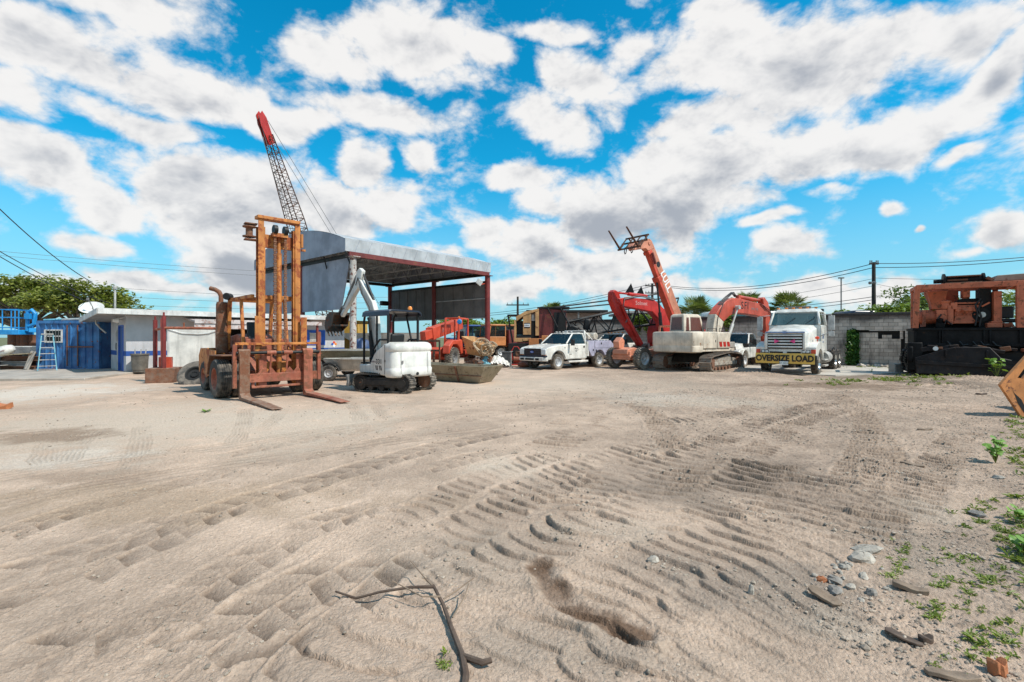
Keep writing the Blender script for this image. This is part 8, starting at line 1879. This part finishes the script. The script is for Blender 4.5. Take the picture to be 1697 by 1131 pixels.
# weeds
M['weed'] = leafmat('weed_leaves', (.14, .20, .03), (.28, .33, .05), (.07, .09, .02))
M['weed_b'] = leafmat('broad_weed_leaves', (.13, .27, .03), (.24, .42, .05), (.07, .13, .02))
def sprig(b, x, y, s, n):
    z0 = gz(x, y)
    for k in range(n):
        a = rg.uniform(0, 6.28); e = rg.uniform(.1, 1.0); L_ = s * rg.uniform(.5, 1.2); d = Vector((math.cos(a) * math.cos(e), math.sin(a) * math.cos(e), math.sin(e))); p = Vector((x, y, z0)) + Vector((rg.gauss(0, s * .25), rg.gauss(0, s * .25), 0)); sd = Vector((-math.sin(a), math.cos(a), 0)) * L_ * .14
        m = p + d * L_ * .55; q = p + d * L_ - Vector((0, 0, L_ * .25)); b.add([p, m + sd, q, m - sd], [(0, 1, 2, 3)])
b = MB()
for (px, py, rx_, ry_, n, s) in ((1485, 920, 25, 15, 10, .05), (1480, 955, 25, 12, 9, .05), (1560, 925, 45, 22, 12, .045), (1590, 970, 50, 20, 14, .045), (1640, 950, 45, 30, 16, .055), (1545, 1010, 35, 15, 10, .045), (1600, 1000, 30, 20, 9, .04), (1610, 1060, 40, 30, 12, .04), (1655, 1075, 40, 30, 12, .045), (1670, 1020, 30, 20, 8, .045), (1590, 1105, 40, 25, 10, .035), (1640, 870, 40, 16, 22, .055), (1672, 890, 30, 16, 22, .06), (1690, 865, 20, 25, 16, .065), (1622, 845, 22, 10, 12, .055), (1692, 910, 15, 20, 10, .055), (1690, 760, 15, 20, 14, .1), (1685, 720, 20, 10, 10, .1), (735, 1100, 14, 12, 7, .035), (1690, 700, 20, 6, 10, .12), (1420, 632, 60, 4, 26, .16), (1370, 637, 40, 3, 14, .14), (1480, 630, 60, 4, 26, .2), (1545, 626, 60, 4, 24, .22), (1440, 610, 40, 2, 10, .2), (1530, 640, 50, 5, 10, .14), (1740, 900, 60, 60, 40, .1), (1760, 1000, 60, 60, 30, .08)):
    for k in range(n):
        g = G(px + rg.gauss(0, rx_ * .6), py + rg.gauss(0, ry_ * .6)); sprig(b, g.x, g.y, s * rg.uniform(.6, 1.3), rg.randint(7, 14))
o = b.build('weeds', M['weed'], None); o['kind'] = 'stuff'; o['label'] = 'sparse low green weeds sprouting along the right side of the yard'; o['category'] = 'weeds'
def broad(px, py, n, s, h, label, seed, grp='broad leaved plants at the right'):
    g = G(px, py); r2 = random.Random(seed); t = thing('leafy_plant', label, 'plant', (g.x, g.y, gz(g.x, g.y)), 0, grp); st = MB(); lf = MB()
    for k in range(n):
        a = r2.uniform(0, 6.28); rr = s * r2.uniform(.3, 1.6); c = Vector((math.cos(a) * rr, math.sin(a) * rr, h * r2.uniform(.35, 1))); st.tube([(0, 0, 0), c * .6 + Vector((0, 0, .03)), c], .004, 4, cap=False)
        nrm = Vector((r2.gauss(0, .35), r2.gauss(-.25, .35), 1)).normalized(); x = nrm.orthogonal().normalized(); x.rotate(Matrix.Rotation(r2.uniform(0, 6.28), 3, nrm)); y = nrm.cross(x); q = s * r2.uniform(.45, .8)
        pts = [c - x * q * .9, c - x * q * .5 + y * q * .65, c + y * q * .75 + x * q * .15, c + x * q * .55 + y * q * .5, c + x * q * 1.05 - nrm * q * .25, c + x * q * .55 - y * q * .5, c - y * q * .75 + x * q * .15, c - x * q * .5 - y * q * .65]
        lf.add([c + nrm * q * .1] + pts, [(0, i + 1, (i + 1) % 8 + 1) for i in range(8)])
    st.build('stem', M['weed'], t, sharp=60); lf.build('foliage', M['weed_b'], t)
broad(1650, 768, 20, .085, .34, 'bright broad leaved plant alone on the sand below the orange plate', 1); broad(1652, 630, 26, .17, .75, 'bright large leaved plant in front of the black rig hull', 2); broad(1692, 915, 12, .07, .16, 'dark green plant at the right edge above the weeds', 3); broad(1693, 868, 10, .06, .14, 'small green plant at the right edge among yellowish weeds', 4); broad(1445, 618, 8, .07, .16, 'tiny green plant at the front edge of the concrete apron', 5)
g = G(341, 683); t = thing('fallen_leaf_sprig', 'small green leaf sprig lying on the sand before the forklift forks', 'leaf', (g.x, g.y, gz(g.x, g.y))); b = MB()
for k in range(5):
    a = k * 1.3; c = Vector((.07 * math.cos(a), .07 * math.sin(a), .03)); d = Vector((math.cos(a), math.sin(a), .3)) * .1; sd = Vector((-math.sin(a), math.cos(a), 0)) * .035; b.add([c - d, c + sd, c + d, c - sd], [(0, 1, 2, 3)])
b.build('foliage', M['weed_b'], t); b = MB(); b.tube([(-.1, 0, .02), (.1, .03, .03)], .005, 5); b.build('stem', M['wood_d'], t)
